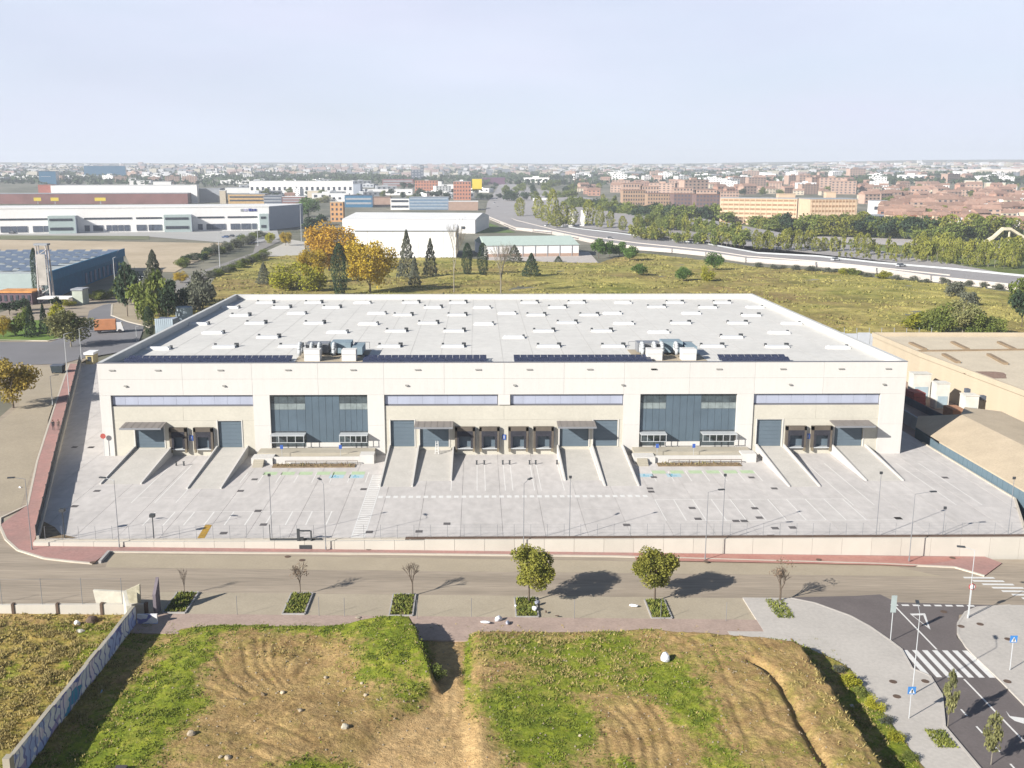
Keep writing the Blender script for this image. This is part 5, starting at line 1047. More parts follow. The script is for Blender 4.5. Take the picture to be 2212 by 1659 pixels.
cp = poly_px([('C', 60, 500), ('C', 300, 590), ('C', 620, 670), ('C', 900, 725), ('C', 1300, 780), ('C', 1900, 842), ('C', 2212, 890), ('D', 500, 935), ('D', 1000, 985), ('D', 1600, 1050)])
q = MB()
for a, b_ in zip(cp[:-1], cp[1:]): q.bar(a, b_, .4, .13, .55)
tag(q.build('median_barrier', hb_m), 'low concrete median between the highway carriageways', 'barrier')
r2 = poly_px([('C', 1180, 600), ('C', 1400, 610), ('C', 1700, 630), ('C', 2212, 690), ('D', 200, 730), ('D', 560, 725), ('D', 1200, 745), ('D', 1700, 775), ('D', 2230, 790), ('D', 2230, 830), ('D', 1600, 805), ('D', 1200, 800), ('D', 560, 770), ('D', 200, 770), ('C', 2212, 735), ('C', 1700, 680), ('C', 1350, 650)])
struct(sheet('far_road', r2, Zf(.2), mat('pale_road', (.50, .46, .44), var=.08, scale=.03), 0))
park_m = mat('park_grass', (.115, .15, .03), c2=(.17, .20, .05), var=.2, scale=.03, scale2=.2)
struct(sheet('park', poly_px([('C', 650, 632), ('C', 850, 660), ('C', 1150, 695), ('C', 1400, 730), ('C', 1900, 788), ('D', 0, 860), ('D', 500, 888), ('D', 1000, 943), ('D', 1600, 993), ('D', 2400, 1068), ('D', 2400, 690), ('D', 1000, 670), ('D', 0, 625), ('C', 1900, 575), ('C', 1150, 500), ('C', 700, 450), ('C', 420, 420), ('C', 290, 490), ('C', 420, 580)]), Zf(.06), park_m, 0))
struct(sheet('verge', poly_px([('B', 1950, 560), ('B', 2040, 560), ('C', 40, 600), ('C', 300, 690), ('B', 1960, 695)]), Zf(.06), mat('verge_green', (.13, .20, .04), var=.2, scale=.05), 0))
dirt_m = mat('dirt_lot', (.50, .40, .27), c2=(.56, .46, .33), var=.08, scale=.02, scale2=.2)
struct(sheet('dirt_lot', poly_px([('A', -300, 745), ('A', 1950, 780), ('A', 1960, 800), ('A', 1560, 960), ('A', 1450, 1020), ('A', 1100, 1010), ('A', 1030, 860), ('A', -300, 900)]), Zf(.05), dirt_m, 0))
struct(sheet('grass_strip', poly_px([('A', -300, 712), ('A', 1240, 720), ('A', 1240, 748), ('A', -300, 748)]), Zf(.09), mat('dull_verge', (.19, .20, .11), var=.2, scale=.05), 0))
struct(sheet('loading_yard', poly_px([('A', -300, 660), ('B', 300, 640), ('B', 330, 740), ('B', 60, 790), ('A', 1240, 725), ('A', -300, 716)]), Zf(.06), mat('far_yard', (.46, .45, .43), var=.06, scale=.05), 0))
struct(sheet('diagonal_road', poly_px([('A', 1400, 1120), ('A', 1700, 1000), ('A', 2100, 860), ('B', 130, 790), ('B', 250, 730), ('B', 340, 760), ('B', 150, 850), ('A', 1900, 990), ('A', 1560, 1140), ('A', 1480, 1200)]), Zf(.08), mat('road_grey_far', (.30, .28, .26), var=.1, scale=.05), 0))
struct(sheet('concrete_apron', poly_px([('B', 170, 870), ('B', 430, 750), ('B', 540, 770), ('B', 540, 880), ('B', 300, 900)]), Zf(.12), mat('apron', (.55, .52, .46), var=.06), 0))
# roundabout area and the roads at the left
struct(sheet('roundabout_road', poly_px([('A', -200, 1600), ('A', 420, 1600), ('A', 700, 1500), ('A', 740, 1340), ('A', 860, 1290), ('A', 920, 1280), ('A', 930, 1380), ('A', 1060, 1430), ('A', 1200, 1460), ('A', 1130, 1659), ('I', 620, 200), ('I', 480, 240), ('I', 0, 250)]) , lambda x, y: .06, round_m, 0))
struct(sheet('lawn', poly_px([('A', -200, 1420), ('A', 480, 1420), ('A', 700, 1400), ('A', 560, 1560), ('A', 400, 1590), ('A', -200, 1590)]), lambda x, y: .12, mat('lawn_green', (.10, .19, .02), c2=(.16, .24, .04), var=.2, scale=.2), 0))
kerbline(poly_px([('A', -50, 1585), ('A', 400, 1590), ('A', 560, 1560)]), w=.5, zf=lambda x, y: .15)
struct(sheet('traffic_island', poly_px([('A', 930, 1290), ('A', 1200, 1240), ('A', 1700, 1200), ('A', 1650, 1330), ('A', 1250, 1480), ('A', 1060, 1430), ('A', 930, 1380)]), lambda x, y: .15, mat('island_soil', (.42, .35, .25), var=.12, scale=.2), 0))
kerbline(poly_px([('A', 930, 1290), ('A', 925, 1380), ('A', 1060, 1432), ('A', 1250, 1480)]), w=.5, zf=lambda x, y: .2)

# ------------------------------------------------------------------ buildings behind
class Bld:
    def __init__(s, name, label, cat, a, b, group=None):
        s.a = Vector((a[0], a[1], a[2] if len(a) > 2 else 0)); b = Vector((b[0], b[1], s.a.z)); s.w = (b - s.a).length
        s.u = (b - s.a).normalized(); s.n = Vector((s.u.y, -s.u.x, 0)); s.root = thing(name, label, cat, s.a, 0, group)   # n points to the street side
    def P(s, t, o, z): v = s.u * t + s.n * o; return (v.x, v.y, z)
    def box(s, t0, t1, o0, o1, z0, z1, q=None, skew=0.):
        q = q or MB(); lo, hi = min(o0, o1), max(o0, o1)
        return q.hexa([s.P(t0 + skew * -lo * 0, hi, z0), s.P(t1, hi, z0), s.P(t1, lo, z0), s.P(t0, lo, z0), s.P(t0, hi, z1), s.P(t1, hi, z1), s.P(t1, lo, z1), s.P(t0, lo, z1)])
    def add(s, name, m, *a, parent=None): return s.box(*a).build(name, m, parent or s.root)
    def gable(s, t0, t1, o0, o1, z0, zr_, m, name='roof'):
        om = (o0 + o1) / 2; q = MB(); q.add([s.P(t0, o1, z0), s.P(t1, o1, z0), s.P(t1, o0, z0), s.P(t0, o0, z0), s.P(t0, om, zr_), s.P(t1, om, zr_)], [(0, 1, 5, 4), (2, 3, 4, 5), (0, 4, 3), (1, 2, 5), (3, 2, 1, 0)]); return q.build(name, m, s.root)
def pal(name, c, **k): return mat(name, c, **k)
W1 = pal('far_white', (.93, .91, .88), var=.04); W2 = pal('far_white_roof', (.80, .80, .79), var=.05, scale=.05); GR = pal('far_grey', (.36, .38, .41), var=.1); DG = pal('far_dark', (.10, .12, .16), var=.2); SH = pal('far_shaded_side', (.36, .40, .47), var=.05)  # SH: shade on the sides of pale walls, put into a blue-grey colour
RB = pal('far_maroon', (.24, .12, .11), var=.2, scale=.05); OR = pal('far_ochre', (.55, .36, .16), var=.15, scale=.3); BG = pal('far_blue_glass', (.05, .17, .30), var=.1, rough=.25, spec=.6); BRK = pal('brick_wall', (.42, .235, .17), var=.12, scale=.3, rnd=.15); BRK2 = pal('pink_brick_wall', (.46, .32, .25), var=.1, scale=.3, rnd=.15)
CRM = pal('cream_wall', (.70, .52, .36), var=.06, scale=.2); CRM2 = pal('cream_house_wall', (.60, .52, .40), var=.08, rnd=.12); TC = pal('terracotta_roof', (.36, .225, .17), var=.15, scale=.4, rnd=.2); TC2 = pal('brown_roof', (.28, .17, .13), var=.15, scale=.4, rnd=.2); WIN = pal('far_window', (.06, .07, .09), var=.3, rough=.2); TEAL = pal('shaded_teal_wall', (.01, .14, .27), var=.12); PT = pal('pale_teal_wall', (.42, .50, .49), var=.05)
YEL = pal('far_yellow', (.75, .58, .05), var=.05)
# 1 long white logistics hall at the left
b = Bld('warehouse', 'long white distribution hall at the left with two grey office blocks along its docks', 'warehouse', (-341 - 84, 571 - 21, 0), (-160, 616, 0)); L = b.w
b.add('wall', W1, 0, L, -75, 0, 0, 17.4); b.add('roof', W2, .3, L - .3, -74.7, -.3, 17.4, 17.6); q = MB().prism([(-160, 616), (-147, 668), (-147, 688), (-178, 688.7)], 0, 17.4); q.v = [(v[0] - b.a.x, v[1] - b.a.y, v[2]) for v in q.v]; q.build('side_cladding', SH, b.root); q = MB().prism([(-160.3, 616), (-147, 668), (-147, 688), (-178, 688.7)], 17.4, 17.7); q.v = [(v[0] - b.a.x, v[1] - b.a.y, v[2]) for v in q.v]; q.build('roof', W2, b.root); b.add('coping', W1, -.2, L + .4, -.3, .3, 17.4, 18.4)
def tA(x): r = ray('A', x, 600); n_ = b.n; dd = (b.a - Vector((CX, CY, CZ))); t_ = dd.dot(n_) / r.dot(n_); return (Vector((CX, CY, CZ)) + r * t_ - b.a).dot(b.u)
for x0, x1 in ((-300, 400), (700, 1095), (1130, 1345), (1640, 1860), (1890, 2135)):
    b.add('window_band', WIN, tA(x0), tA(x1), 0, .3, 9.4, 10.6)
for x0, x1 in ((415, 640), (1365, 1590), (2150, 2240)):
    t0, t1 = tA(x0), min(tA(x1), L - 1); o = b.add('office_block', PT, t0, t1, 0, 9, 0, 12.4); b.add('window_band', WIN, t0 + 1, t1 - 2, 9, 9.3, 9.0, 10.6, parent=o); b.add('window_band', WIN, t0 + 1, t1 - 2, 9, 9.3, 2.4, 4.4, parent=o); b.add('office_side', SH, t1, t1 + .3, 0, 9, 0, 12.4, parent=o)
for x in (20, 60, 110, 160, 200, 290, 330, 380, 720, 790, 830, 900, 950, 1000, 1050, 1150, 1190, 1250, 1280, 1320, 1660, 1730, 1770, 1810, 1850, 1930, 1970, 2020, 2060, 2110):
    t_ = tA(x); b.add('dock_door', DG, t_ - 1.7, t_ + 1.7, 0, .4, 1.0, 5.2)
sg = b.add('wall_sign', pal('navy_sign', (.05, .07, .25)), tA(2065), tA(2092), 0, .4, 14.2, 16.2)
for x0, x1, m_ in ((2000, 2022, GR), (2030, 2052, pal('pale_violet', (.45, .44, .6))), (2096, 2108, MATS['navy_sign']), (2114, 2132, MATS['navy_sign'])): b.add('wall_sign', m_, tA(x0), tA(x1), 0, .35, 14.2, 16.0)
def bpx(name, label, cat, c_, xl, xr, yt, yb, depth, wm, rm=None, floors=0, cols=0, win=WIN, roof='flat', group=None, ybr=None, rh=.25):
    a = gt(c_, xl, yb); c2 = gt(c_, xr, ybr or yb); h = (yb - yt) * 2212 / 3840 / CR[c_][2] / pxm(a); b = Bld(name, label, cat, a, c2, group); rm = rm or wm
    b.add('wall', wm, 0, b.w, -depth, 0, -2, h)
    if roof == 'flat': b.add('roof', rm, -.3, b.w + .3, -depth - .3, .3, h, h + .5)
    elif roof == 'gable': b.gable(-.4, b.w + .4, -depth - .4, .4, h, h + depth * rh, rm)
    if floors:
        fh = h / floors
        for i in range(floors):
            if cols == 0: b.add('window_band', win, .8, b.w - .8, 0, .15, fh * i + fh * .35, fh * i + fh * .78)
            else:
                cw = b.w / cols
                for j in range(cols): b.add('window', win, cw * j + cw * .28, cw * j + cw * .72, 0, .15, fh * i + fh * .32, fh * i + fh * .8)
    b.h = h; return b
bpx('retail_shed', 'long maroon and red retail shed behind the white hall at the left', 'building', 'A', -60, 1560, 372, 452, 40, RB, GR)
for x0, x1 in ((285, 345), (425, 490), (790, 880)):
    p = gt('A', x0, 455); q_ = gt('A', x1, 455); bb_ = Bld('awning_sign', {285: 'small yellow sign on the maroon shed, leftmost', 425: 'yellow sign on the maroon shed, middle one', 790: 'largest yellow sign on the maroon shed'}[x0], 'sign', p, q_, 'yellow signs'); bb_.add('panel', YEL, 0, bb_.w, 0, 1, 4, 8); bb_.add('post', GR, bb_.w * .45, bb_.w * .55, -.5, 0, 0, 4)
bpx('store_building', 'long white store building rising behind the maroon shed', 'building', 'A', 430, 1590, 305, 430, 70, W1, W2)
bpx('red_block', 'dull red block at the left end of the white store building', 'building', 'A', 325, 430, 298, 425, 30, pal('dull_red', (.40, .15, .12)), TC2)
bpx('glass_block', 'dark blue glass office block behind the dull red block', 'office', 'A', 330, 470, 185, 300, 40, BG, DG); bpx('office_block', 'pale blue box office in front of the dark glass block', 'office', 'A', 345, 425, 228, 300, 20, pal('pale_blue', (.42, .52, .60)), W2)
bb_ = bpx('glass_slab', 'large wide blue glass slab building on the left skyline', 'office', 'A', 700, 1045, 140, 232, 30, BG, GR); bb_.add('roof_box', GR, bb_.w * .62, bb_.w * .85, -20, -8, bb_.h, bb_.h + 5)
for i, (c_, x0, x1, yt, yb, dp, wm, rm, nm) in enumerate([
 ('A', 1075, 1250, 262, 298, 40, W1, W2, 'bright white low shed right of the blue glass slab'), ('A', 1270, 1420, 268, 300, 30, W1, GR, 'white shed next to the bright white low shed'), ('A', 1590, 1640, 300, 445, 15, W1, W2, 'white stair tower at the end of the store building'),
 ('A', 1640, 1830, 330, 440, 40, GR, GR, 'grey sloping shed between the store building and the cream tower'), ('A', 1825, 1875, 345, 450, 10, CRM2, W2, 'narrow cream tower behind the left hall'), ('A', 1895, 2200, 375, 450, 40, OR, GR, 'low ochre building with grey roof behind the left hall'),
 ('A', 1870, 2212, 320, 362, 40, W2, GR, 'grey industrial roofs above the ochre building'), ('B', 80, 940, 268, 380, 60, W1, W2, 'long white hall in the middle distance'), ('B', 940, 1000, 290, 380, 50, SH, GR, 'grey blue end block of the long white hall'),
 ('B', 185, 350, 385, 450, 30, DG, GR, 'dark blue low building behind the left hall end'), ('B', 350, 540, 395, 450, 30, RB, W2, 'reddish low shed with white roof behind the left hall end'), ('B', 560, 665, 345, 400, 15, CRM2, W2, 'small cream house below the long white hall'),
 ('B', 755, 905, 370, 440, 20, W1, W2, 'white building above the orange tower'), ('B', 870, 1100, 385, 480, 30, BG, DG, 'dark blue shed behind the curved white roof'), ('B', 1100, 1250, 400, 465, 30, BRK2, TC2, 'pinkish low works next to the dark blue shed'),
 ('B', 1060, 1430, 335, 380, 40, W1, W2, 'white low hall above the pinkish works'), ('B', 1650, 1770, 295, 350, 30, W1, W2, 'white shed between the two brick blocks'), ('B', 1180, 1440, 248, 305, 30, RB, DG, 'dark maroon roofed building on the middle skyline'),
 ('B', 1730, 1975, 435, 505, 20, BRK2, W2, 'pale pink low building right of the blue glass office'), ('B', 2010, 2200, 235, 290, 30, pal('dark_plum', (.14, .07, .12)), DG, 'dark plum building on the skyline near the highway'), ('C', 440, 560, 410, 445, 30, W1, W2, 'white van depot beside the highway bend'),
 ('D', 950, 1075, 430, 540, 20, W1, GR, 'white and grey building right of the cream block'), ('D', 940, 1085, 552, 640, 20, pal('navy_block', (.05, .05, .10)), GR, 'dark navy low block right of the cream block'), ('D', 1200, 1475, 372, 402, 20, W1, W1, 'long bright white roof among the brick houses'), ('D', 1700, 1900, 455, 515, 20, W1, W1, 'white hall among the brick houses on the right'), ('D', 1700, 1800, 410, 450, 15, W1, W1, 'small white hall above the other among the brick houses'), ('D', 2030, 2200, 420, 465, 20, W1, W1, 'bright white hall near the right edge'),
 ('D', 1895, 2055, 280, 322, 25, CRM2, W1, 'cream building on the far right hillside'), ('D', 1720, 1860, 262, 300, 25, CRM2, W1, 'pale cream building left on the far right hillside'), ('D', 1000, 1210, 182, 212, 60, pal('pale_cyan', (.5, .62, .70)), W1, 'pale cyan hall on the far right skyline'), ('D', 790, 900, 182, 212, 30, W1, W1, 'white hall on the far skyline above the cream block'), ('D', 340, 440, 190, 216, 30, W1, W1, 'small white hall on the far skyline at the cream block'),
 ('C', 1060, 1200, 190, 222, 40, W1, W1, 'bright white hall on the skyline above the highway'), ('D', 1700, 2212, 168, 222, 120, pal('sand_quarry', (.55, .50, .47)), pal('sand_quarry', (.55, .50, .47)), 'long pale terrace building on the far right hill')]):
    w_ = bpx('industrial_building' if wm is not CRM2 else 'building', nm, 'building', c_, x0, x1, yt, yb, dp, wm, rm)
    if wm is W1 and (x1 - x0) > 90 and yb > 350:
        k_ = max(2, int((x1 - x0) / 45)); 
        for j in range(k_): w_.add('window', WIN, w_.w * (j + .25) / k_, w_.w * (j + .7) / k_, 0, .2, w_.h * .35, w_.h * .6)
    if wm in (BG, DG, OR, RB): 
        for j in range(2): w_.add('window_band', GR if wm is not OR else WIN, w_.w * .04, w_.w * .96, 0, .2, w_.h * (.25 + .38 * j), w_.h * (.42 + .38 * j))
bpx('brick_office', 'orange brick block left of a pair by the middle skyline', 'building', 'B', 1452, 1640, 262, 360, 30, pal('orange_brick', (.50, .22, .14), var=.1), TC2, 4, 8); bpx('brick_office', 'taller orange brick block right of a pair, next to the yellow sign', 'building', 'B', 1772, 1915, 270, 420, 25, MATS['orange_brick'], GR, 5, 6)
bpx('orange_tower', 'narrow orange brick tower house above the autumn trees', 'building', 'B', 752, 858, 442, 600, 10, pal('orange_wall', (.60, .33, .15), var=.1), CRM2, 4, 3)
bpx('glass_office', 'blue grey glass office behind the white curved roof', 'office', 'B', 1405, 1730, 400, 500, 20, pal('grey_blue_glass', (.16, .24, .34), rough=.3), GR, 4, 0, pal('pale_band', (.36, .42, .48))); bpx('white_office', 'white office wing left of the blue grey glass office', 'office', 'B', 1250, 1405, 412, 500, 20, W1, GR, 2, 0)
p = gt('B', 1955, 410); bb_ = Bld('yellow_sign', 'big yellow square sign on a pole by the highway bend', 'sign', p, gt('B', 1990, 410)); bb_.add('pole', GR, 2, 3, -.5, .5, 0, 14); bb_.add('panel', YEL, -5, 9, .5, 1.2, 12, 28)
bpx('chimney_tower', 'thin black tower on the middle skyline', 'tower', 'B', 1498, 1524, 135, 262, 8, DG, DG, 5, 1, GR); bpx('tower_block', 'dark stepped tower block left of the thin black tower', 'tower', 'B', 1420, 1500, 172, 262, 14, DG, GR, 4, 3, GR)
# white sheds behind the autumn trees
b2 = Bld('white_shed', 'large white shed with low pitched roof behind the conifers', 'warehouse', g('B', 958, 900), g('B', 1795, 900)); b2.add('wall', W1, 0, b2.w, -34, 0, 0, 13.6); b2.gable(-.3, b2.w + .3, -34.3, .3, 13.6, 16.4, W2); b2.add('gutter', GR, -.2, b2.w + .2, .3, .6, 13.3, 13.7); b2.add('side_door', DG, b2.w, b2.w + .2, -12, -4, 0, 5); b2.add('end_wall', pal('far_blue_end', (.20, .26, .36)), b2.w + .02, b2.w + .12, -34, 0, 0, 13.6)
for i in range(8): b2.add('wall_panel', W1, b2.w * i / 8 + .1, b2.w * (i + 1) / 8 - .1, 0, .15, .3, 13.2)
b3 = Bld('white_shed', 'second longer white shed with shallow roof behind the first', 'warehouse', g('B', 852, 690), g('B', 1950, 698)); b3.add('wall', W1, 0, b3.w, -80, 0, 0, 9.6); b3.gable(-.3, b3.w + .3, -80.3, .3, 9.6, 13, W2)
for j in range(3): b3.add('window', WIN, b3.w - 20 + j * 5, b3.w - 17 + j * 5, 0, .2, 3, 5)
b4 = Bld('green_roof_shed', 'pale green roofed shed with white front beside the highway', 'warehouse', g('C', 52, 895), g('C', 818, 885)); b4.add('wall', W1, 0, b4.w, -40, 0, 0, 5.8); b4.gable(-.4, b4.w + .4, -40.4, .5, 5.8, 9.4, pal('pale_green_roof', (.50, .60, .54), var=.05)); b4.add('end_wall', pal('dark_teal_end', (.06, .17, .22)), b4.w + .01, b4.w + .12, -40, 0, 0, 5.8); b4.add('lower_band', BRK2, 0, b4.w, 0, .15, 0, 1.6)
for j in range(7): b4.add('pillar', GR, b4.w * (j + .9) / 7.5, b4.w * (j + .9) / 7.5 + .3, 0, .3, 0, 5.8)
struct(sheet('forecourt', poly_px([('C', 60, 925), ('C', 985, 945), ('C', 900, 850), ('C', 50, 885)]), Zf(.08), pal('forecourt_pave', (.55, .50, .46)), 0))
# blue building with solar roof on the left
BB = thing('blue_building', 'blue industrial building with rows of solar panels on its roof, at the left', 'building', (-148, 193.5, 0))
def rel(q, o=(-148, 193.5, 0)):
    q.v = [(a[0] - o[0], a[1] - o[1], a[2] - o[2]) for a in q.v]; return q
fp_ = [(-148, 193.5), (-159.5, 298), (-320, 298), (-320, 193.5)]
rel(MB().prism(fp_[::1], 0, 8.2)).build('wall', TEAL, BB); rel(MB().prism([(-148.6, 194), (-160, 297.5), (-319, 297.5), (-319, 194)], 8.2, 8.5)).build('roof', pal('roof_pale', (.46, .50, .50)), BB)  # deep blue east wall has its shade painted in; the lit front is paler
rel(MB().bar((-147.6, 193), (-159.2, 298.4), .6, 6.2, 9.4)).build('fascia', pal('blue_fascia', (.02, .17, .33)), BB); rel(MB().box(-320, 192.8, 0, -148.2, 193.45, 8.6)).build('front_wall', PT, BB); rel(MB().box(-320, 192.6, 0, -148.2, 192.78, 2)).build('dark_plinth', DG, BB)
for i in range(9): y0 = 235 + i * 6.5; xo = -148 - (y0 - 193.5) * .11; rel(MB().bar((xo + .25, y0), (xo - .3, y0 + 3.2), .2, .6, 4.6)).build('window', pal('shade_window', (.10, .16, .26)), BB)
me_ = None
for r_ in range(9):
    for i in range(20):
        x, y = -156 - i * 7.2, 201 + r_ * 10.4
        if x < -262 or (abs(i - 10) > 5 and False): continue
        if me_ is None: o = MB().hexa([(0, 0, .3), (5.0, 0, .3), (5.0, 2.6, 1.2), (0, 2.6, 1.2), (0, 0, .4), (5.0, 0, .4), (5.0, 2.6, 1.3), (0, 2.6, 1.3)]).build('solar_panel', pal('far_pv', (.14, .18, .25), rough=.4), BB); me_ = o.data; o.location = (x - 6 + 148, y - 193.5, 8.5)
        else: link('solar_panel', me_, BB, (x - 6 + 148, y - 193.5, 8.5))
bpx('orange_kiosk', 'orange and red roofed low pavilion before the blue building', 'building', 'A', -20, 270, 1190, 1290, 8, pal('plum_wall', (.15, .10, .12)), pal('orange_awning', (.66, .30, .10), var=.3, scale=.3), 1, 6); bpx('red_pavilion', 'small pink roofed pavilion on top of the orange one', 'building', 'A', 85, 175, 1110, 1190, 5, pal('pink_wall', (.62, .30, .27)), None)
TW = thing('lattice_tower', 'pale lattice tower with banner beside the tall thin cypress', 'tower', g('A', 390, 1275)); pa_ = pal('tower_pale', (.52, .48, .46), var=.1)
for sx in (-2.0, 2.0):
    for sy in (-1.2, 1.2): MB().tube((sx, sy, 0), (sx * .8, sy * .8, 19), .35, .25, 5).build('leg', pa_, TW)
for k_ in range(7): MB().tube((-2, -1.2, 2.5 * k_), (1.9, -1.2, 2.5 * (k_ + 1)), .14, n=4).build('brace', pa_, TW)
MB().box(-1.4, -1.5, 6, 1.3, -1.25, 16).build('banner', pal('banner_grey', (.45, .42, .38), var=.2, scale=.3), TW); MB().box(-2.2, -1.3, 18.8, 2.2, 1.3, 19.4).build('platform', GR, TW)
ki = bpx('kiosk', 'pale green grey box kiosk near the roundabout', 'kiosk', 'A', 605, 690, 1170, 1290, 5, pal('kiosk_green', (.48, .52, .44)), GR); ki.add('canopy', W1, -10, 0, -3, 3, 2.2, 2.6)
for i, (x0, x1, yt, yb, lb) in enumerate(((1290, 1440, 1405, 1545, 'pale blue grey box tank behind the warehouse roof edge, nearer one'), (1440, 1580, 1315, 1440, 'pale blue grey tank behind the warehouse roof edge, further one'))):
    a = g('A', x0, yb, 0); c2 = g('A', x1, yb, 0); tk = Bld('water_tank', lb, 'tank', a, c2, 'tanks behind the warehouse'); hh = (yb - yt) * .2604 / pxm(a); q = MB(); rr_ = tk.w / 2; c_ = tk.P(rr_, -rr_, 0)
    if i: q.tube((c_[0], c_[1], 0), (c_[0], c_[1], hh), rr_, n=20); q.build('shell', pal('tank_blue', (.42, .50, .56), var=.06, stretch=(1, 1, .1), scale=2), tk.root)
    else:
        for j in range(9): tk.add('panel', pal('tank_blue', (.42, .50, .56)), tk.w * j / 9 + .04, tk.w * (j + 1) / 9 - .04, -.2, 0, 0, hh)
        tk.add('shell', SH, 0.05, tk.w - .05, -5, -.25, 0, hh - .2)
bpx('gatehouse', 'small yellow gatehouse at the top of the left boundary wall', 'gatehouse', 'I', 670, 725, 165, 240, 3, pal('yellow_plaster', (.62, .52, .28)), W2, 1, 1)
# apartment blocks on the right
bpx('apartment_block', 'tan brick apartment block, leftmost of the dark group beyond the tree belt', 'apartment building', 'C', 1180, 1365, 345, 560, 18, pal('tan_brick', (.42, .29, .20), var=.12), TC2, 7, 9)
bpx('apartment_block', 'tan apartment block with narrow windows, second of the dark group', 'apartment building', 'C', 1385, 1600, 372, 575, 18, MATS['tan_brick'], TC2, 7, 10)
bpx('apartment_block', 'dark brown apartment block with deep recesses, right of the tan ones', 'apartment building', 'C', 1600, 1770, 375, 585, 20, pal('dark_brick', (.22, .15, .14), var=.1), TC2, 7, 6, DG); bpx('apartment_block', 'darkest narrow apartment block touching the cream block', 'apartment building', 'C', 1785, 1980, 380, 595, 18, MATS['dark_brick'], TC2, 7, 7, DG)
for i, (x0, x1, yt) in enumerate(((1180, 1320, 290), (1340, 1480, 310), (1600, 1760, 325), (1790, 1960, 340), (1990, 2140, 350))): bpx('apartment_block', 'brown roofed apartment block in the row behind the dark group, %s' % ['leftmost', 'second', 'third', 'fourth', 'right end'][i], 'apartment building', 'C', x0, x1, yt, 470, 20, BRK2, TC2, 5, 6)
bc = bpx('apartment_block', 'large cream brick apartment block, left wing', 'apartment building', 'C', 1985, 2620, 408, 620, 16, CRM, GR, 6, 0, pal('band_brown', (.36, .22, .13)), ybr=632)
bc2 = bpx('apartment_block', 'large cream brick apartment block, right wing with shaded end', 'apartment building', 'D', 425, 812, 418, 655, 30, CRM, GR, 6, 0, MATS['band_brown'])
for w_ in (bc, bc2):
    for j in range(14): w_.add('pillar', CRM, w_.w * (j + .5) / 14 - .25, w_.w * (j + .5) / 14 + .25, .15, .3, 0, w_.h)
bc2.add('end_wall', pal('cream_shaded_end', (.50, .33, .20)), bc2.w + .02, bc2.w + .2, -46, 0, 0, bc2.h); bc2.add('rear_wing', MATS['cream_shaded_end'], bc2.w - 14, bc2.w, -46, -30, 0, bc2.h)  # darker copy of the cream wall, shade of the end painted in
for x0, x1, yt, nm in ((165, 305, 375, 'cream stair tower rising above the left wing'), (560, 640, 360, 'small cream tower behind the right wing')): bpx('stair_tower', nm, 'tower', 'D', x0, x1, yt, 560, 8, CRM, CRM, 0)
bpx('arched_hall', 'dark arched brown hall before the right wing of the cream block', 'building', 'D', 432, 600, 555, 650, 8, pal('dark_mauve', (.22, .17, .19)), MATS['dark_mauve'], 1, 5, roof='gable', rh=1.2)
row('green', 'D', [(420, 690), (1080, 680)], 20, 12, 13, 'green tree at the foot of the cream apartment block', 'trees at the foot of the cream block')
for i in range(8): x0 = 1082 + i * 62; bpx('terraced_house', ['orange brick terraced house next to the navy block'] [0] if i == 0 else '%s orange brick terraced house right of the navy block' % ORD[i], 'house', 'D', x0, x0 + 56, 545 + i, 655 + i * 2, 9, MATS['orange_brick'] if i % 2 else CRM, TC, 3, 3, roof='gable', rh=.3, group='brick terraces beyond the tree belt')
for i in range(14):
    x0 = 1570 + i * 48; bpx('terraced_house', '%s red and white terraced house of the long row at the right' % (ORD[i]), 'house', 'D', x0, x0 + 44, 560 + i * 2, 640 + i * 2, 9, BRK if i % 2 else W1, TC, 2, 2, roof='gable', rh=.3, group='long brick terrace on the right')
for i in range(14):
    x0 = 1550 + i * 50; bpx('terraced_house', '%s house of the upper brick row behind the long terrace' % (ORD[i]), 'house', 'D', x0, x0 + 44, 512 + i, 570 + i, 9, BRK if i % 3 else W1, TC, 2, 2, roof='gable', rh=.35, group='upper brick row on the right')
# white sculpture arches by the highway, footbridge
p = g('C', 800, 640); SC = thing('sculpture', 'pair of white slab sculptures beside the highway among the poplars', 'sculpture', p)
for x in (-4, 5): MB().hexa([(x - 2.5, -1, 0), (x + 1, -1, 0), (x + 1, 1, 0), (x - 2.5, 1, 0), (x - 1.5, -1, 13), (x + 3, -1, 12), (x + 3, 1, 12), (x - 1.5, 1, 13)]).build('slab', W1, SC)
FB = thing('footbridge', 'cream arched footbridge over the road at the right edge', 'bridge', gt('D', 1900, 790)); pts_ = [gt('D', x, 792) + Vector((0, 0, h_)) for x, h_ in ((1860, .5), (1950, 4.5), (2020, 9.5), (2080, 9.5), (2150, 6.5), (2212, 4), (2300, 1))]
o_ = FB.location
for a, c2 in zip(pts_[:-1], pts_[1:]): q = MB().bar(a, c2, 3.2, a.z - .8, a.z + .8, c2.z - .8, c2.z + .8); rel(q, o_).build('deck', pal('bridge_cream', (.66, .60, .44)), FB)
for k_ in (1, 3): a = pts_[k_]; rel(MB().tube((a.x, a.y, 0), (a.x, a.y, a.z), .6, n=6), o_).build('pier', MATS['bridge_cream'], FB)
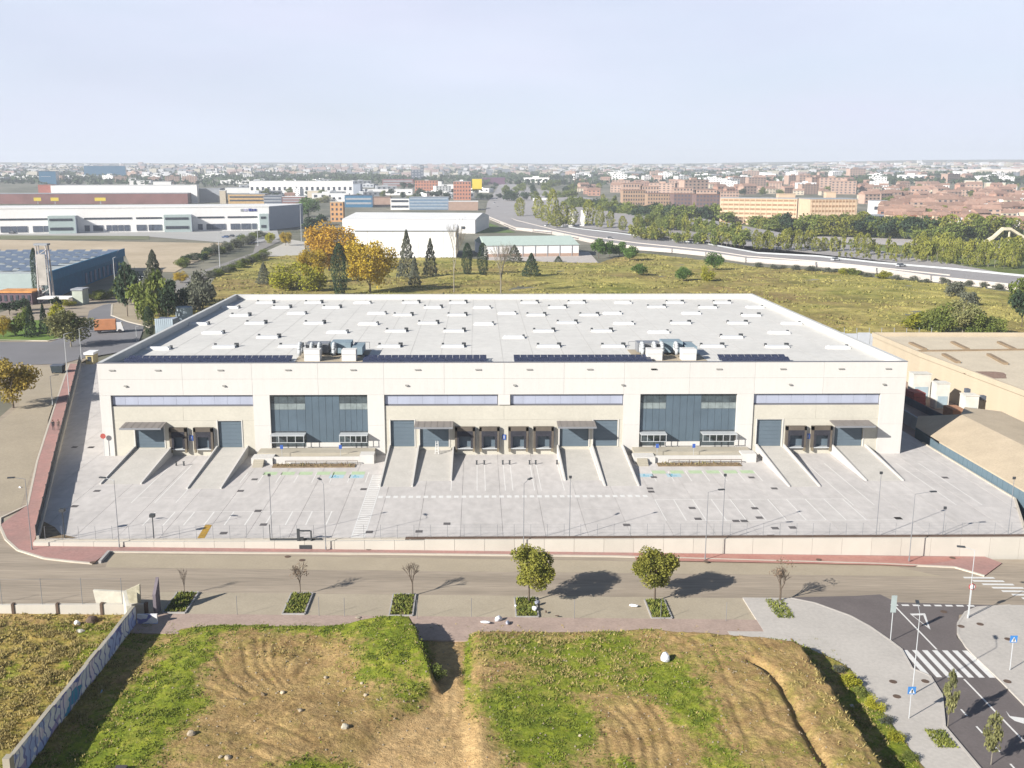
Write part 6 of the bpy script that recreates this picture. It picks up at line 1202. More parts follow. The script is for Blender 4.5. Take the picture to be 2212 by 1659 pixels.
# ------------------------------------------------------------------ neighbour on the right
struct(MB().box(66.15, -60, -3.6, 180, 98, -2.62).build('neighbour_yard', pal('neighbour_floor', (.36, .27, .22), var=.2, scale=.15)))
TB = thing('tan_building', 'long tan industrial building with flat tan roof beside the warehouse', 'building', (90, 86, 0)); O9 = (90, 86, 0)
tw = [(90.5, 22), (88.9, 60), (89.3, 86.5), (200, 84), (200, -60), (94, -60)]
rel(MB().prism(tw, -2.6, 3.9), O9).build('wall', tan_m, TB)
rel(MB().prism([(91.2, 22.3), (89.6, 60), (89.9, 85.9), (199, 83.3), (199, -59), (94.8, -59)], 3.9, 4.05), O9).build('roof', tanroof_m, TB)
for a, c2 in zip(tw, tw[1:] + tw[:1]): rel(MB().bar(a, c2, .5, 3.9, 4.9), O9).build('parapet', tan_m, TB)
for k_, (cc, x0, y0, x1, y1) in enumerate((('N', 690, 255, 790, 300), ('N', 980, 250, 1085, 300), ('N', 1300, 250, 1410, 300), ('N', 920, 335, 1020, 390), ('N', 1230, 335, 1350, 400))):
    a = g(cc, x0, y0, 4.1); c2 = g(cc, x1, y1, 4.1); rel(MB().bar(a, c2, .9, 4.05, 4.5), O9).build('roof_rib', pal('rib_brown', (.30, .22, .14)), TB)
rel(MB().bar(g('N', 700, 310, 4.1), g('N', 1475, 300, 4.1), .3, 4.05, 4.4), O9).build('roof_seam', MATS['rib_brown'], TB)
for x, y in ((720, 415), (1105, 580), (1205, 628)): r = ray('N', x, y); t_ = (90.0 - CX) / r.x; rel(MB().box(89.0, CY + r.y * t_ - .5, CZ + r.z * t_ - .4, 91.0, CY + r.y * t_ + .5, CZ + r.z * t_ + .4), O9).build('wall_lamp', DG, TB)
rel(rock('x', 0, 0, 0, 1) and MB(), O9) if False else None
p = g('N', 1230, 470, 4.1); st_ = sheet('roof_stain', [(p.x + 3.4 * math.cos(a) * (1 + .3 * math.sin(3 * a)), p.y + 4.5 * math.sin(a) * (1 + .25 * math.cos(2 * a))) for a in np.arange(0, 6.28, .4)], lambda x, y: 4.065, pal('rust_stain', (.30, .20, .15), var=.3, scale=1), 0); st_.data.transform(Matrix.Translation((-90, -86, 0))); st_.parent = TB
bx_ = pal('unit_white', (.72, .70, .64)); 
for i, (x0, x1, yt, ym, yb) in enumerate(((700, 820, 470, 540, 640), (860, 950, 535, 610, 705), (1060, 1150, 620, 690, 775))):
    a = g('N', x0, yb, -2.6); c2 = g('N', x1, yb, -2.6); cb = Bld('container_box', 'tall white equipment box standing against the tan wall, %s' % ['furthest of three', 'middle of three', 'nearest of three'][i], 'container', a, c2, 'white boxes against the tan wall'); hh = (yb - yt) * 2212 / 3840 / 1.8438 / pxm(a) / .97
    cb.add('body', bx_, 0, cb.w, -2.4, 0, 0 , hh - 2.6 + 2.6); cb.add('door', pal('unit_blue', (.40, .50, .56)), cb.w * .12, cb.w * .88, 0, .06, .2, hh * .5); cb.add('lid', bx_, -.1, cb.w + .1, -2.5, .1, hh, hh + .12); cb.root.location.z = -2.6
    for ch in cb.root.children: ch.location.z = 0
AW = thing('alley_wall', 'grey alley wall with dark railing between the warehouse and the tan building', 'wall', (76, 30, -2.6))
rel(MB().bar((73.5, 40), (72.5, 6), .3, -2.6, -.3), (76, 30, -2.6)).build('wall', pal('alley_grey', (.38, .42, .46)), AW); rel(MB().bar((80, 48), (80.5, 14), .1, -2.6, -1.2), (76, 30, -2.6)).build('railing', DG, AW)
a = Vector((77, 40, -2.6)); 
for i, (x, y, c_, lb) in enumerate(((81.5, 44, 'red_stack', 'dull red crate stack in the shaded alley'), (78, 52, 'plum_stack', 'dark plum crate stack at the far end of the alley'), (82.5, 30, 'orange_stack', 'brown orange cabinet beside the nearest white box'))):
    q = thing('crate_stack', lb, 'crates', (x, y, -2.6)); m_ = pal(c_, ((.35, .10, .09), (.20, .08, .10), (.42, .22, .13))[i])
    for k_ in range(3): MB().box(-1.2, -2.2 + .15 * k_, .9 * k_, 1.1, 1.9, .9 * k_ + .85).build('crate', m_, q)
# brown roofed shed beside the yard
SD = thing('brown_shed', 'shed with brown felt roof standing right beside the yard kerb', 'shed', (67, -10, -2.6)); O8 = (67, -10, -2.6)
q = MB(); yA, yB = 3, -24; yC = 20
q.add([(66.4, yB, 1.5), (66.4, 1.2, 1.5), (74.2, 11, 3.4), (74.2, -13, 3.4), (84, -22, 2.0), (84, 17, 2.4), (79, 19.5, 2.6), (72, -30, 1.5), (84, -34, 1.5), (66.4, yB, 1.32), (66.4, 1.2, 1.32)], [(0, 3, 2, 1), (3, 4, 5, 2), (2, 5, 6), (0, 7, 3), (3, 7, 8, 4), (0, 1, 10, 9)])
q.add([(66.4, 1.2, 1.5), (74.2, 11, 3.4), (70.0, 17, 1.6), (67.5, 12, 1.0)], [(0, 1, 2, 3)])
rel(q, O8).build('roof', shedroof_m, SD)
rel(MB().bar((66.55, 1.2), (66.55, yB), .2, -2.6, 1.38), O8).build('wall', shedwall_m, SD); rel(MB().bar((66.6, yB), (72, -30), .2, -2.6, 1.4), O8).build('wall', shedwall_m, SD); rel(MB().bar((72, -30), (84, -34), .2, -2.6, 1.4), O8).build('wall', shedwall_m, SD); rel(MB().bar((66.6, 1.1), (67.6, 12), .2, -2.6, .95), O8).build('wall', shedwall_m, SD)
for i in range(18): y = yB + .7 + i * 1.4; rel(MB().box(66.38, y, -2.5, 66.45, y + .12, 1.3), O8).build('wall_rib', shedwall_m, SD)
YK = thing('yard_kerb', 'low cream kerb along the right edge of the yard', 'kerb', (66, 0, 0))
for a, c2 in (((66.1, 6), (66.05, -8)), ((66.05, -8.05), (66.0, -21.7)), ((66.0, -21.75), (60.25, -35.2))): rel(MB().bar(a, c2, .25, -3.3, .14), (66, 0, 0)).build('kerb_stone', kerb_m, YK)
WWL = thing('corrugated_wall', 'white corrugated boundary wall between the meadow and the tan building', 'wall', (85, 97, 0))
for i in range(16): x = 62 + i * 3.1; rel(MB().bar((x, 98.5 - i * .12), (x + 3.0, 98.4 - i * .12), .2, -2.6, 2.9 + .25 * (i % 2)), (85, 97, 0)).build('wall_panel', pal('corrugated_white', (.55, .58, .62), var=.06), WWL); rel(MB().tube((x, 98.2, -2.6), (x, 98.2, 4.2), .07, n=4), (85, 97, 0)).build('post', GR, WWL)

# ------------------------------------------------------------------ lamps, poles, signs
def lamp(x, y, z, h, label, arm=(1.3, 0), r=.055, m=metal_m, group='street lamps', head=True):
    t_ = thing('street_lamp', label, 'street lamp', (x, y, z), 0, group); MB().tube((0, 0, 0), (0, 0, h), r, r * .55, 8).build('pole', m, t_); MB().tube((0, 0, 0), (0, 0, .35), r * 1.6, r * 1.5, 8).build('base', m, t_)
    MB().tube((0, 0, h - .02), (arm[0], arm[1], h + .22), r * .45, n=6).build('arm', m, t_)
    L_ = math.hypot(*arm) or 1; ux, uy = arm[0] / L_, arm[1] / L_
    MB().bar((arm[0] - ux * .15, arm[1] - uy * .15), (arm[0] + ux * .6, arm[1] + uy * .6), .28, h + .16, h + .28).build('lamp_head', darkmetal_m, t_); return t_
def hgt(c_, x, yt, Y): r = ray(c_, x, yt); return CZ + r.z * (Y - CY) / r.y
lamp(-45.0, -36.6, -.4, 8.0, 'street lamp on the red sidewalk, leftmost of the yard front', (-1.2, .3)); lamp(-21.4, -36.7, -.75, 7.9, 'street lamp on the sidewalk by the painted yard walkway', (-.5, .9)); lamp(1.3, -36.6, -1.15, 8.2, 'street lamp on the sidewalk behind the dense green tree', (.6, .9))
lamp(21.9, -38.3, -1.5, 8.0, 'street lamp on the red sidewalk right of the yellower tree', (1.3, .2)); lamp(45.3, -38.2, -1.85, 8.0, 'street lamp on the red sidewalk, rightmost of the yard front', (1.9, .2)); lamp(44.9, -53.0, -1.95, 7.2, 'pale street lamp at the corner of the right light paving', (-1.0, .3), m=galv_m)
lamp(32.8, -68.2, -1.8, 7.4, 'tall pale street lamp beside the zebra crossing', (.5, 1.6), m=galv_m); lamp(-54.6, -37.4, -.35, 8.4, 'street lamp at the left corner of the yard wall', (-1.2, -.2)); 
for i, (c_, x, yb, yt, z) in enumerate((('I', 410, 560, 330, -.2), ('I', 545, 560, 0, -.1), ('I', 635, 210, -40, 0), ('A', 1135, 1590, 1470, 0), ('A', 960, 1185, 900, 0), ('A', 1825, 980, 700, 0), ('B', 510, 760, 470, 0), ('B', 150, 800, 650, 0))):
    p = g(c_, x, yb, z); h_ = (yb - yt) * 2212 / 3840 / CR[c_][2] / pxm(p)
    lamp(p.x, p.y, z, h_, ['short pale post on the left sidewalk', 'pale lamp post beside the left fence, nearer one', 'pale lamp post at the far end of the left fence', 'small pale lamp above the roof edge near the truck', 'pale lamp post right of the blue building', 'tall lamp mast on the diagonal road', 'tall floodlight mast beside the white hall', 'small lamp post in front of the white hall'][i], (.9, .2), .09 if i < 4 else .2, galv_m)
def mast(x, y, h, label):
    t_ = thing('floodlight_pole', label, 'floodlight pole', (x, y, 0), 0, 'thin floodlight poles in the yard'); MB().tube((0, 0, 0), (0, 0, h), .05, .035, 6).build('pole', metal_m, t_); MB().box(-.16, -.05, h, .16, .1, h + .3).build('floodlight', darkmetal_m, t_)
mast(-27.8, -35.3, 7.6, 'thin floodlight pole at the front fence left of the gate'); mast(24.5, -35.3, 7.4, 'thin floodlight pole at the front fence behind the yellower tree'); mast(42.5, -35.3, 7.6, 'thin floodlight pole at the front fence, third from the left'); mast(6.7, -35.2, 7.2, 'thin floodlight pole at the front fence right of the dense green tree'); mast(58.2, -34.9, 6.8, 'thin floodlight pole at the front right corner of the yard'); mast(50.5, -34.9, 3.2, 'short camera pole at the right part of the front fence')
for i, (x, y, h, lb) in enumerate(((-52.0, -34.6, 3.2, 'short camera pole at the left front corner of the yard'), (-41.5, -35.1, 2.7, 'short camera pole left of the ochre marking'))):
    t_ = thing('camera_pole', lb, 'camera pole', (x, y, 0), 0, 'camera poles'); MB().tube((0, 0, 0), (0, 0, h), .07, .06, 6).build('pole', darkmetal_m, t_); MB().box(-.28, -.25, h, .28, .3, h + .35).build('camera', darkmetal_m, t_)
def sign(name, x, y, z, h, label, kind, cat='sign'):
    t_ = thing(name, label, cat, (x, y, z)); MB().tube((0, 0, 0), (0, 0, h), .04, n=6).build('pole', galv_m, t_)
    if kind == 'round': MB().tube((0, -.07, h), (0, -.03, h), .34, n=16).build('disc', pal('sign_red', (.5, .05, .05)), t_); MB().tube((0, -.09, h), (0, -.071, h), .26, n=16).build('disc_face', paint_m, t_)
    if kind == 'red': MB().tube((0, -.07, h), (0, -.03, h), .42, n=8).build('disc', pal('stop_red', (.45, .10, .08)), t_)
    if kind == 'blue': MB().box(-.32, -.07, h - .32, .32, -.03, h + .32).build('plate', pal('blue_plate', (.06, .25, .62)), t_); q = MB().add([(-.24, -.085, h - .24), (.24, -.085, h - .24), (0, -.085, h + .22)], [(0, 1, 2)]); q.build('white_triangle', paint_m, t_); MB().box(-.04, -.10, h - .2, .06, -.088, h + .08).build('figure', darkmetal_m, t_)
    if kind == 'board': MB().box(-.26, -.07, h - 1.7, .26, -.03, h).build('board', pal('pale_teal_board', (.38, .44, .43)), t_)
sign('road_sign', 45.2, -52.6, -1.95, 3.2, 'small round red and white road sign at the right paving corner', 'round'); sign('crossing_sign', 43.5, -63.7, -1.9, 3.0, 'blue pedestrian crossing sign right of the zebra crossing', 'blue'); sign('sign_pole', 30.9, -72.0, -1.8, 2.6, 'pole with small blue sign plate on the light paving near the weeds', 'blue')
sign('street_board', 35.1, -58.0, -1.85, 4.6, 'tall pale board sign at the left kerb of the dark road', 'board'); q = g('I', 815, 960); sign('stop_sign', q.x, q.y, 0, 3.2, 'red octagonal sign on a thin pole at the front left corner of the warehouse', 'red')
for i, (x, y) in enumerate(((-4.6, -53.9), (5.5, -54), (14, -54), (20.4, -54.2), (-9.9, -54.4), (-19.5, -54), (-17, -54.1), (-27.5, -53.9))): t_ = thing('fence_post', '%s thin grey post of the wire line along the near sidewalk' % ORD[[4, 5, 6, 7, 3, 1, 2, 0][i]], 'post', (x, y, zs(x)), 0, 'thin posts along the near sidewalk'); MB().tube((0, 0, 0), (0, 0, 2.1), .025, n=4).build('post', metal_m, t_)
# stepladder by a door
SL = thing('stepladder', 'white stepladder standing before the canopied door left of the centre', 'ladder', (-10.0, -1.6, .7)); 
for sx in (-.25, .25): MB().tube((sx, -.45, 0), (sx * .6, 0, 1.9), .05, n=4).build('rail', paint_m, SL); MB().tube((sx, .45, 0), (sx * .6, 0, 1.9), .05, n=4).build('rear_leg', paint_m, SL)
for k_ in range(4): MB().box(-.22, -.42 + .1 * k_, .35 + .4 * k_, .22, -.3 + .1 * k_, .4 + .4 * k_).build('rung', paint_m, SL)
# bin and pedestrians on the left sidewalk
p = g('I', 455, 310, -.1); BN = thing('waste_container', 'dark waste container on the left sidewalk near the zebra crossing', 'container', (p.x, p.y, .02)); MB().hexa([(-1.1, -.8, .15), (1.1, -.8, .15), (1.1, .8, .15), (-1.1, .8, .15), (-1.25, -.95, 1.6), (1.25, -.95, 1.6), (1.25, .95, 1.6), (-1.25, .95, 1.6)]).build('body', pal('dark_green_bin', (.035, .05, .06)), BN); MB().box(-1.3, -1, 1.6, 1.3, 1, 1.75).build('lid', DG, BN)
for sx in (-.9, .9): MB().tube((sx, -.85, .15), (sx, -.7, .15), .15, n=8).build('wheel', dark_m, BN)

def person(x, y, z, rz, label, top, trousers, hair, stride=.25):
    t_ = thing('person', label, 'person', (x, y, z), rz)
    J = dict(pel=(0, 0, .95), bel=(0, 0, 1.12), che=(0, .02, 1.38), nec=(0, .02, 1.5), hea=(0, .0, 1.62), top=(0, .0, 1.73))
    vs = [J['pel'], J['bel'], J['che'], J['nec'], J['hea'], J['top']]; ed = [(0, 1), (1, 2), (2, 3), (3, 4), (4, 5)]; rd = [.15, .14, .165, .06, .095, .07]
    for s_ in (-1, 1):
        k_ = len(vs); vs += [(.09 * s_, 0, .88), (.1 * s_, -.12 * s_ * stride * 4 * .5, .48), (.1 * s_, -.25 * s_ * stride * 4 * .4, .08), (.1 * s_, -.25 * s_ * stride * 1.6 - .14, .04)]; ed += [(0, k_), (k_, k_ + 1), (k_ + 1, k_ + 2), (k_ + 2, k_ + 3)]; rd += [.1, .065, .045, .04]
        k_ = len(vs); vs += [(.19 * s_, .02, 1.42), (.24 * s_, .10 * s_ * stride * 2, 1.15), (.23 * s_, -.02 + .2 * s_ * stride * 2, .90), (.23 * s_, -.05 + .24 * s_ * stride * 2, .82)]; ed += [(2, k_), (k_, k_ + 1), (k_ + 1, k_ + 2), (k_ + 2, k_ + 3)]; rd += [.06, .045, .035, .035]
        h0 = len(vs) - 1
        for f_ in range(5): vs.append((.23 * s_ + (.03 - .015 * f_) , vs[h0][1] - .02, .82 - (.05 if f_ == 0 else .09))); ed.append((h0, len(vs) - 1)); rd.append(.009)
    me = bpy.data.meshes.new('body'); me.from_pydata(vs, ed, []); o = link('body', me, t_)
    o.modifiers.new('skin', 'SKIN'); sv = me.skin_vertices[0].data
    for i, r_ in enumerate(rd): sv[i].radius = (r_, r_ * .8)
    sv[0].use_root = True; sb = o.modifiers.new('sub', 'SUBSURF'); sb.levels = 1; sb.render_levels = 1
    m = bpy.data.materials.new('clothes_' + top[0]); m.use_nodes = True; n = m.node_tree; b = n.nodes['Principled BSDF']; tc_ = n.nodes.new('ShaderNodeTexCoord'); sp = n.nodes.new('ShaderNodeSeparateXYZ'); n.links.new(tc_.outputs['Object'], sp.inputs[0]); rp = n.nodes.new('ShaderNodeValToRGB'); rp.color_ramp.interpolation = 'CONSTANT'; e = rp.color_ramp.elements
    mr = n.nodes.new('ShaderNodeMapRange'); mr.inputs[1].default_value = 0; mr.inputs[2].default_value = 2; n.links.new(sp.outputs[2], mr.inputs[0]); n.links.new(mr.outputs[0], rp.inputs[0])
    e[0].position = 0; e[0].color = (.02, .02, .02, 1); e[1].position = .05; e[1].color = lin(trousers)
    for p_, c_ in ((.49, top[1]), (.745, (.35, .2, .14)), (.85, hair)): q = e.new(p_); q.color = lin(c_)
    n.links.new(rp.outputs[0], b.inputs['Base Color']); me.materials.append(m)
    hm = MB(); bmh = bmesh.new(); bmesh.ops.create_icosphere(bmh, subdivisions=2, radius=.115); [setattr(v.co, 'z', v.co.z * .8) for v in bmh.verts]; mh = bpy.data.meshes.new('hair'); bmh.to_mesh(mh); bmh.free(); mh.materials.append(pal('hair_' + top[0], hair)); link('hair', mh, t_, (0, .03, 1.70))
p = g('I', 417, 757, -.1); person(p.x, p.y, walk_z(p.x, p.y), R(20), 'person in dark clothes walking on the left red sidewalk', ('black', (.02, .02, .025)), (.02, .02, .03), (.02, .015, .01))
p = g('I', 458, 755, -.1); person(p.x, p.y, walk_z(p.x, p.y), R(20), 'slim person in brown walking beside the one in dark clothes', ('brown', (.16, .11, .09)), (.08, .07, .07), (.05, .03, .02))

# ------------------------------------------------------------------ vehicles
def car_proto(name, label, body_m, L_=4.3, Wd=1.75, Hh=1.45, cat='car'):
    t_ = thing(name, label, cat, (0, 0, 0), 0); z1 = Hh * .58
    MB().hexa([(-Wd / 2, -L_ / 2, .28), (Wd / 2, -L_ / 2, .28), (Wd / 2, L_ / 2, .28), (-Wd / 2, L_ / 2, .28), (-Wd / 2 + .05, -L_ / 2 + .06, z1), (Wd / 2 - .05, -L_ / 2 + .06, z1), (Wd / 2 - .05, L_ / 2 - .1, z1 * .94), (-Wd / 2 + .05, L_ / 2 - .1, z1 * .94)]).build('body', body_m, t_)
    MB().hexa([(-Wd / 2 + .08, -L_ * .42, z1 - .01), (Wd / 2 - .08, -L_ * .42, z1 - .01), (Wd / 2 - .08, L_ * .22, z1 - .01), (-Wd / 2 + .08, L_ * .22, z1 - .01), (-Wd / 2 + .25, -L_ * .30, Hh - .03), (Wd / 2 - .25, -L_ * .30, Hh - .03), (Wd / 2 - .25, L_ * .06, Hh - .03), (-Wd / 2 + .25, L_ * .06, Hh - .03)]).build('windows', pal('car_glass', (.04, .05, .06), rough=.1), t_)
    MB().box(-Wd / 2 + .24, -L_ * .30, Hh - .035, Wd / 2 - .24, L_ * .06, Hh).build('roof', body_m, t_)
    for sx in (-1, 1):
        for sy in (-1, 1): MB().tube((sx * (Wd / 2 - .2), sy * L_ * .3, .32), (sx * (Wd / 2 + .01), sy * L_ * .3, .32), .32, n=10).build('wheel', dark_m, t_)
        MB().box(sx * Wd * .33 - .15, L_ / 2 - .06, .55, sx * Wd * .33 + .15, L_ / 2 - .0, .7).build('headlight', galv_m, t_)
    return t_
paints = [pal('car_white', (.75, .76, .77), rough=.3), pal('car_silver', (.45, .46, .48), rough=.3), pal('car_dark', (.04, .045, .06), rough=.3), pal('car_blue', (.04, .10, .25), rough=.3), pal('car_red', (.40, .05, .04), rough=.3)]
protos = {}
cars = [('C', 560, 640, 0, 'white car on the highway bend', -60), ('C', 120, 450, 1, 'silver car far up the highway, left lane', -20), ('C', 150, 485, 0, 'white car far up the highway, below the silver one', -20), ('C', 175, 520, 2, 'dark car where the highway begins to bend', -35), ('C', 215, 540, 0, 'white car just below the dark one on the highway bend', -40), ('C', 140, 415, 2, 'dark car at the top of the visible highway', -15), ('C', 1080, 745, 1, 'silver car on the highway above the pines', -75),
        ('D', 650, 925, 0, 'white car on the right stretch of the highway', -65), ('D', 1190, 975, 1, 'silver car on the right highway before the park', -65), ('A', 1185, 1090, 0, 'white car parked under the clump of trees by the diagonal road', -30), ('A', 1870, 735, 3, 'blue car parked at the end of the white hall, leftmost', 80), ('A', 1920, 728, 2, 'dark car parked at the end of the white hall, middle', 80), ('A', 1990, 730, 3, 'blue car parked at the end of the white hall, rightmost', 80), ('B', 90, 790, 2, 'dark car on the diagonal road beyond the hedges', -30),
        ('A', 100, 700, 2, 'dark car in the far loading yard at the left', 80), ('A', 700, 690, 0, 'white van in the far loading yard beside the first office block', 80), ('C', 300, 385, 0, 'white van in the depot above the poplars, left', 80), ('C', 370, 390, 0, 'white van in the depot above the poplars, middle', 80), ('C', 500, 420, 0, 'white van in the depot above the poplars, right', 80), ('D', 1500, 785, 0, 'white bus like van on the far road at the right', 85)]
for c_, x, y, pc, lb, rz in cars:
    p = gt(c_, x, y)
    sc_ = 1.5 if 'van' in lb else 1.1
    if pc not in protos: o = car_proto('car', lb, paints[pc]); protos[pc] = o; o.location = p + Vector((0, 0, .14)); o.rotation_euler = (0, 0, R(rz)); o.scale = (sc_, sc_, sc_)
    else: dup(protos[pc], lb, p + Vector((0, 0, .14)), R(rz), (sc_, sc_, sc_))
TR = thing('box_truck', 'orange and white box truck on the road by the roundabout', 'truck', g('A', 900, 1522) + Vector((0, 0, .1)), R(-74)); om = pal('truck_orange', (.62, .27, .13), var=.12, scale=.8)
MB().box(-1.25, -3.4, .9, 1.25, 2.0, 3.5).build('cargo_box', om, TR); MB().hexa([(-1.15, 2.1, .5), (1.15, 2.1, .5), (1.15, 4.0, .5), (-1.15, 4.0, .5), (-1.15, 2.1, 2.9), (1.15, 2.1, 2.9), (1.15, 3.4, 2.8), (-1.15, 3.4, 2.8)]).build('cab', W1, TR); MB().box(-1.26, -3.46, .95, 1.26, -3.41, 3.45).build('rear_door', W1, TR); MB().box(-1.1, -3.3, .6, 1.1, 3.4, .88).build('chassis', dark_m, TR)
MB().hexa([(-1.0, 3.72, 1.5), (1.0, 3.72, 1.5), (1.0, 3.8, 1.5), (-1.0, 3.8, 1.5), (-1.0, 3.45, 2.6), (1.0, 3.45, 2.6), (1.0, 3.53, 2.6), (-1.0, 3.53, 2.6)]).build('windscreen', glass_m, TR)
for sx in (-1, 1):
    for sy in (-2.2, 2.9): MB().tube((sx * .95, sy, .48), (sx * 1.22, sy, .48), .48, n=12).build('wheel', dark_m, TR)

# ------------------------------------------------------------------ the city
occ = []
def free(x, y, rx, ry):
    for a in occ:
        if abs(a[0] - x) < (a[2] + rx) and abs(a[1] - y) < (a[3] + ry): return False
    occ.append((x, y, rx, ry)); return True
def dpx(x, y): return gt('Z', x, y)
hp = {}
def house_proto(key, wm, rm, floors, cols, roof, w, d, h):
    t_ = thing('house', 'pattern house for the town', 'house'); MB().box(-w / 2, -d / 2, -3, w / 2, d / 2, h).build('wall', wm, t_)
    if roof == 'gable': q = MB(); q.add([(-w / 2 - .4, -d / 2 - .4, h), (w / 2 + .4, -d / 2 - .4, h), (w / 2 + .4, d / 2 + .4, h), (-w / 2 - .4, d / 2 + .4, h), (-w / 2 - .4, 0, h + d * .28), (w / 2 + .4, 0, h + d * .28)], [(0, 1, 5, 4), (2, 3, 4, 5), (0, 4, 3), (1, 2, 5), (3, 2, 1, 0)]); q.build('roof', rm, t_); MB().box(w * .2, d * .1, h, w * .2 + .9, d * .1 + .9, h + d * .28 + .8).build('chimney', wm, t_)
    else: MB().box(-w / 2 - .2, -d / 2 - .2, h, w / 2 + .2, d / 2 + .2, h + .5).build('roof', rm, t_); MB().box(-w * .15, -d * .1, h + .5, w * .1, d * .2, h + 2.6).build('roof_box', wm, t_)
    me = None
    for i in range(floors):
        for j in range(cols):
            fh = h / floors; cw = w / cols
            if me is None: o = MB().box(-cw * .22, -.08, -fh * .22, cw * .22, .08, fh * .22).build('window', WIN, t_); me = o.data; o.location = (-w / 2 + cw * (j + .5), -d / 2 - .05, fh * (i + .55))
            else: link('window', me, t_, (-w / 2 + cw * (j + .5), -d / 2 - .05, fh * (i + .55)))
    t_['used'] = 0; hp[key] = t_
house_proto('brick', BRK, TC, 2, 3, 'gable', 14, 10, 6.5); house_proto('pink', BRK2, TC, 3, 4, 'gable', 20, 11, 9); house_proto('brown', BRK, TC2, 2, 3, 'gable', 16, 11, 7); house_proto('cream', CRM2, TC, 2, 3, 'gable', 14, 10, 6); house_proto('white', W1, TC, 2, 3, 'gable', 13, 10, 6)
house_proto('block', BRK2, TC2, 5, 6, 'flat', 34, 14, 16); house_proto('whiteblock', W1, W2, 4, 5, 'flat', 30, 14, 13); house_proto('shed', W1, W2, 1, 4, 'flat', 52, 30, 8); house_proto('greyshed', GR, W2, 1, 4, 'flat', 46, 30, 8); house_proto('tower', BRK2, GR, 8, 4, 'flat', 22, 16, 27); house_proto('greytower', GR, W2, 6, 4, 'flat', 22, 16, 20)
KD = dict(brick='red brick house with terracotta roof', pink='wide pinkish brick house with terracotta roof', brown='brick house with brown roof', cream='cream house with terracotta roof', white='white house with red roof', block='pinkish flat roofed apartment block', whiteblock='white flat roofed apartment block', shed='white industrial shed', greyshed='grey industrial shed', tower='tall pinkish apartment tower', greytower='grey office tower')
KC = dict(block='apartment building', whiteblock='apartment building', shed='shed', greyshed='shed', tower='tower', greytower='tower')
placed = {}
def zone(kinds, X0, Y0, X1, Y1, n_, where, group, gap=1.0, sc_=1.0):
    got = []; tries = 0
    while len(got) < n_ and tries < n_ * 14:
        tries += 1; x, y = random.uniform(X0, X1), random.uniform(Y0, Y1); k_ = random.choice(kinds); p = dpx(x, y); s_ = pxm(p); t_ = hp[k_]; w = (30 if k_ in ('block', 'whiteblock') else 50 if 'shed' in k_ else 22 if 'tower' in k_ else 16) * s_ * sc_
        if not free(x, y, w * .5 * gap, 2.6 * gap): continue
        got.append((x, y, k_, p))
    got.sort(key=lambda q: q[0])
    cnt = {}
    for x, y, k_, p in got:
        cell = int((x - X0) / (X1 - X0) * len(where) * .999); c_ = cnt.get((k_, cell), 0); cnt[(k_, cell)] = c_ + 1
        lb = '%s, %s %s' % (KD[k_], ORD[min(c_, 29)], where[cell]); rz = random.uniform(-.5, .5); s2 = random.uniform(.85, 1.25) * sc_
        d = dup(hp[k_], lb, p, rz, (s2, s2, s2 * random.uniform(.85, 1.2)), group); d['category'] = KC.get(k_, 'house'); placed[k_] = placed.get(k_, 0) + 1
        if k_ in KC: d.name = {'block': 'apartment_block', 'whiteblock': 'apartment_block', 'shed': 'industrial_shed', 'greyshed': 'industrial_shed', 'tower': 'tower_block', 'greytower': 'tower_block'}[k_]
hs = ('brick', 'pink', 'brown', 'cream', 'brick', 'pink', 'white')
zone(hs, 1915, 440, 2230, 482, 62, ['just right of the cream block', 'above the orange terraces', 'towards the right edge', 'at the right edge'], 'houses right of the cream block', .62)
zone(hs, 1860, 405, 2230, 440, 60, ['behind the cream block end', 'above the long white roof', 'in the upper right quarter', 'at the upper right edge'], 'houses on the slope at the right', .6)
zone(('brick', 'pink', 'brown', 'block', 'cream'), 1250, 396, 1560, 428, 34, ['behind the tan apartment blocks', 'behind the dark apartment blocks', 'behind the left wing of the cream block'], 'houses behind the dark apartment group', .6)
zone(('brick', 'pink', 'brown', 'whiteblock', 'block', 'cream'), 1540, 393, 1900, 422, 40, ['above the left cream wing', 'above the right cream wing', 'above the cream block end'], 'houses behind the cream apartment block', .6)
zone(('block', 'whiteblock', 'pink', 'cream', 'shed'), 1150, 381, 2230, 396, 46, ['on the rise above the highway', 'on the rise above the apartments', 'on the rise above the cream block', 'on the rise at the right', 'on the rise at the far right'], 'buildings on the far rise at the right', .6)
zone(('shed', 'greyshed', 'whiteblock', 'shed', 'block'), -20, 380, 700, 398, 40, ['behind the maroon shed', 'below the blue glass slab', 'behind the grey sloping shed', 'behind the long white hall'], 'industrial sheds at the left distance', .6, .8)
zone(('shed', 'greyshed', 'brown', 'whiteblock', 'greyshed'), 540, 396, 1060, 432, 30, ['around the long white hall', 'behind the orange tower', 'behind the blue grey glass office', 'left of the highway bend'], 'industrial sheds in the middle distance', .7, .7)
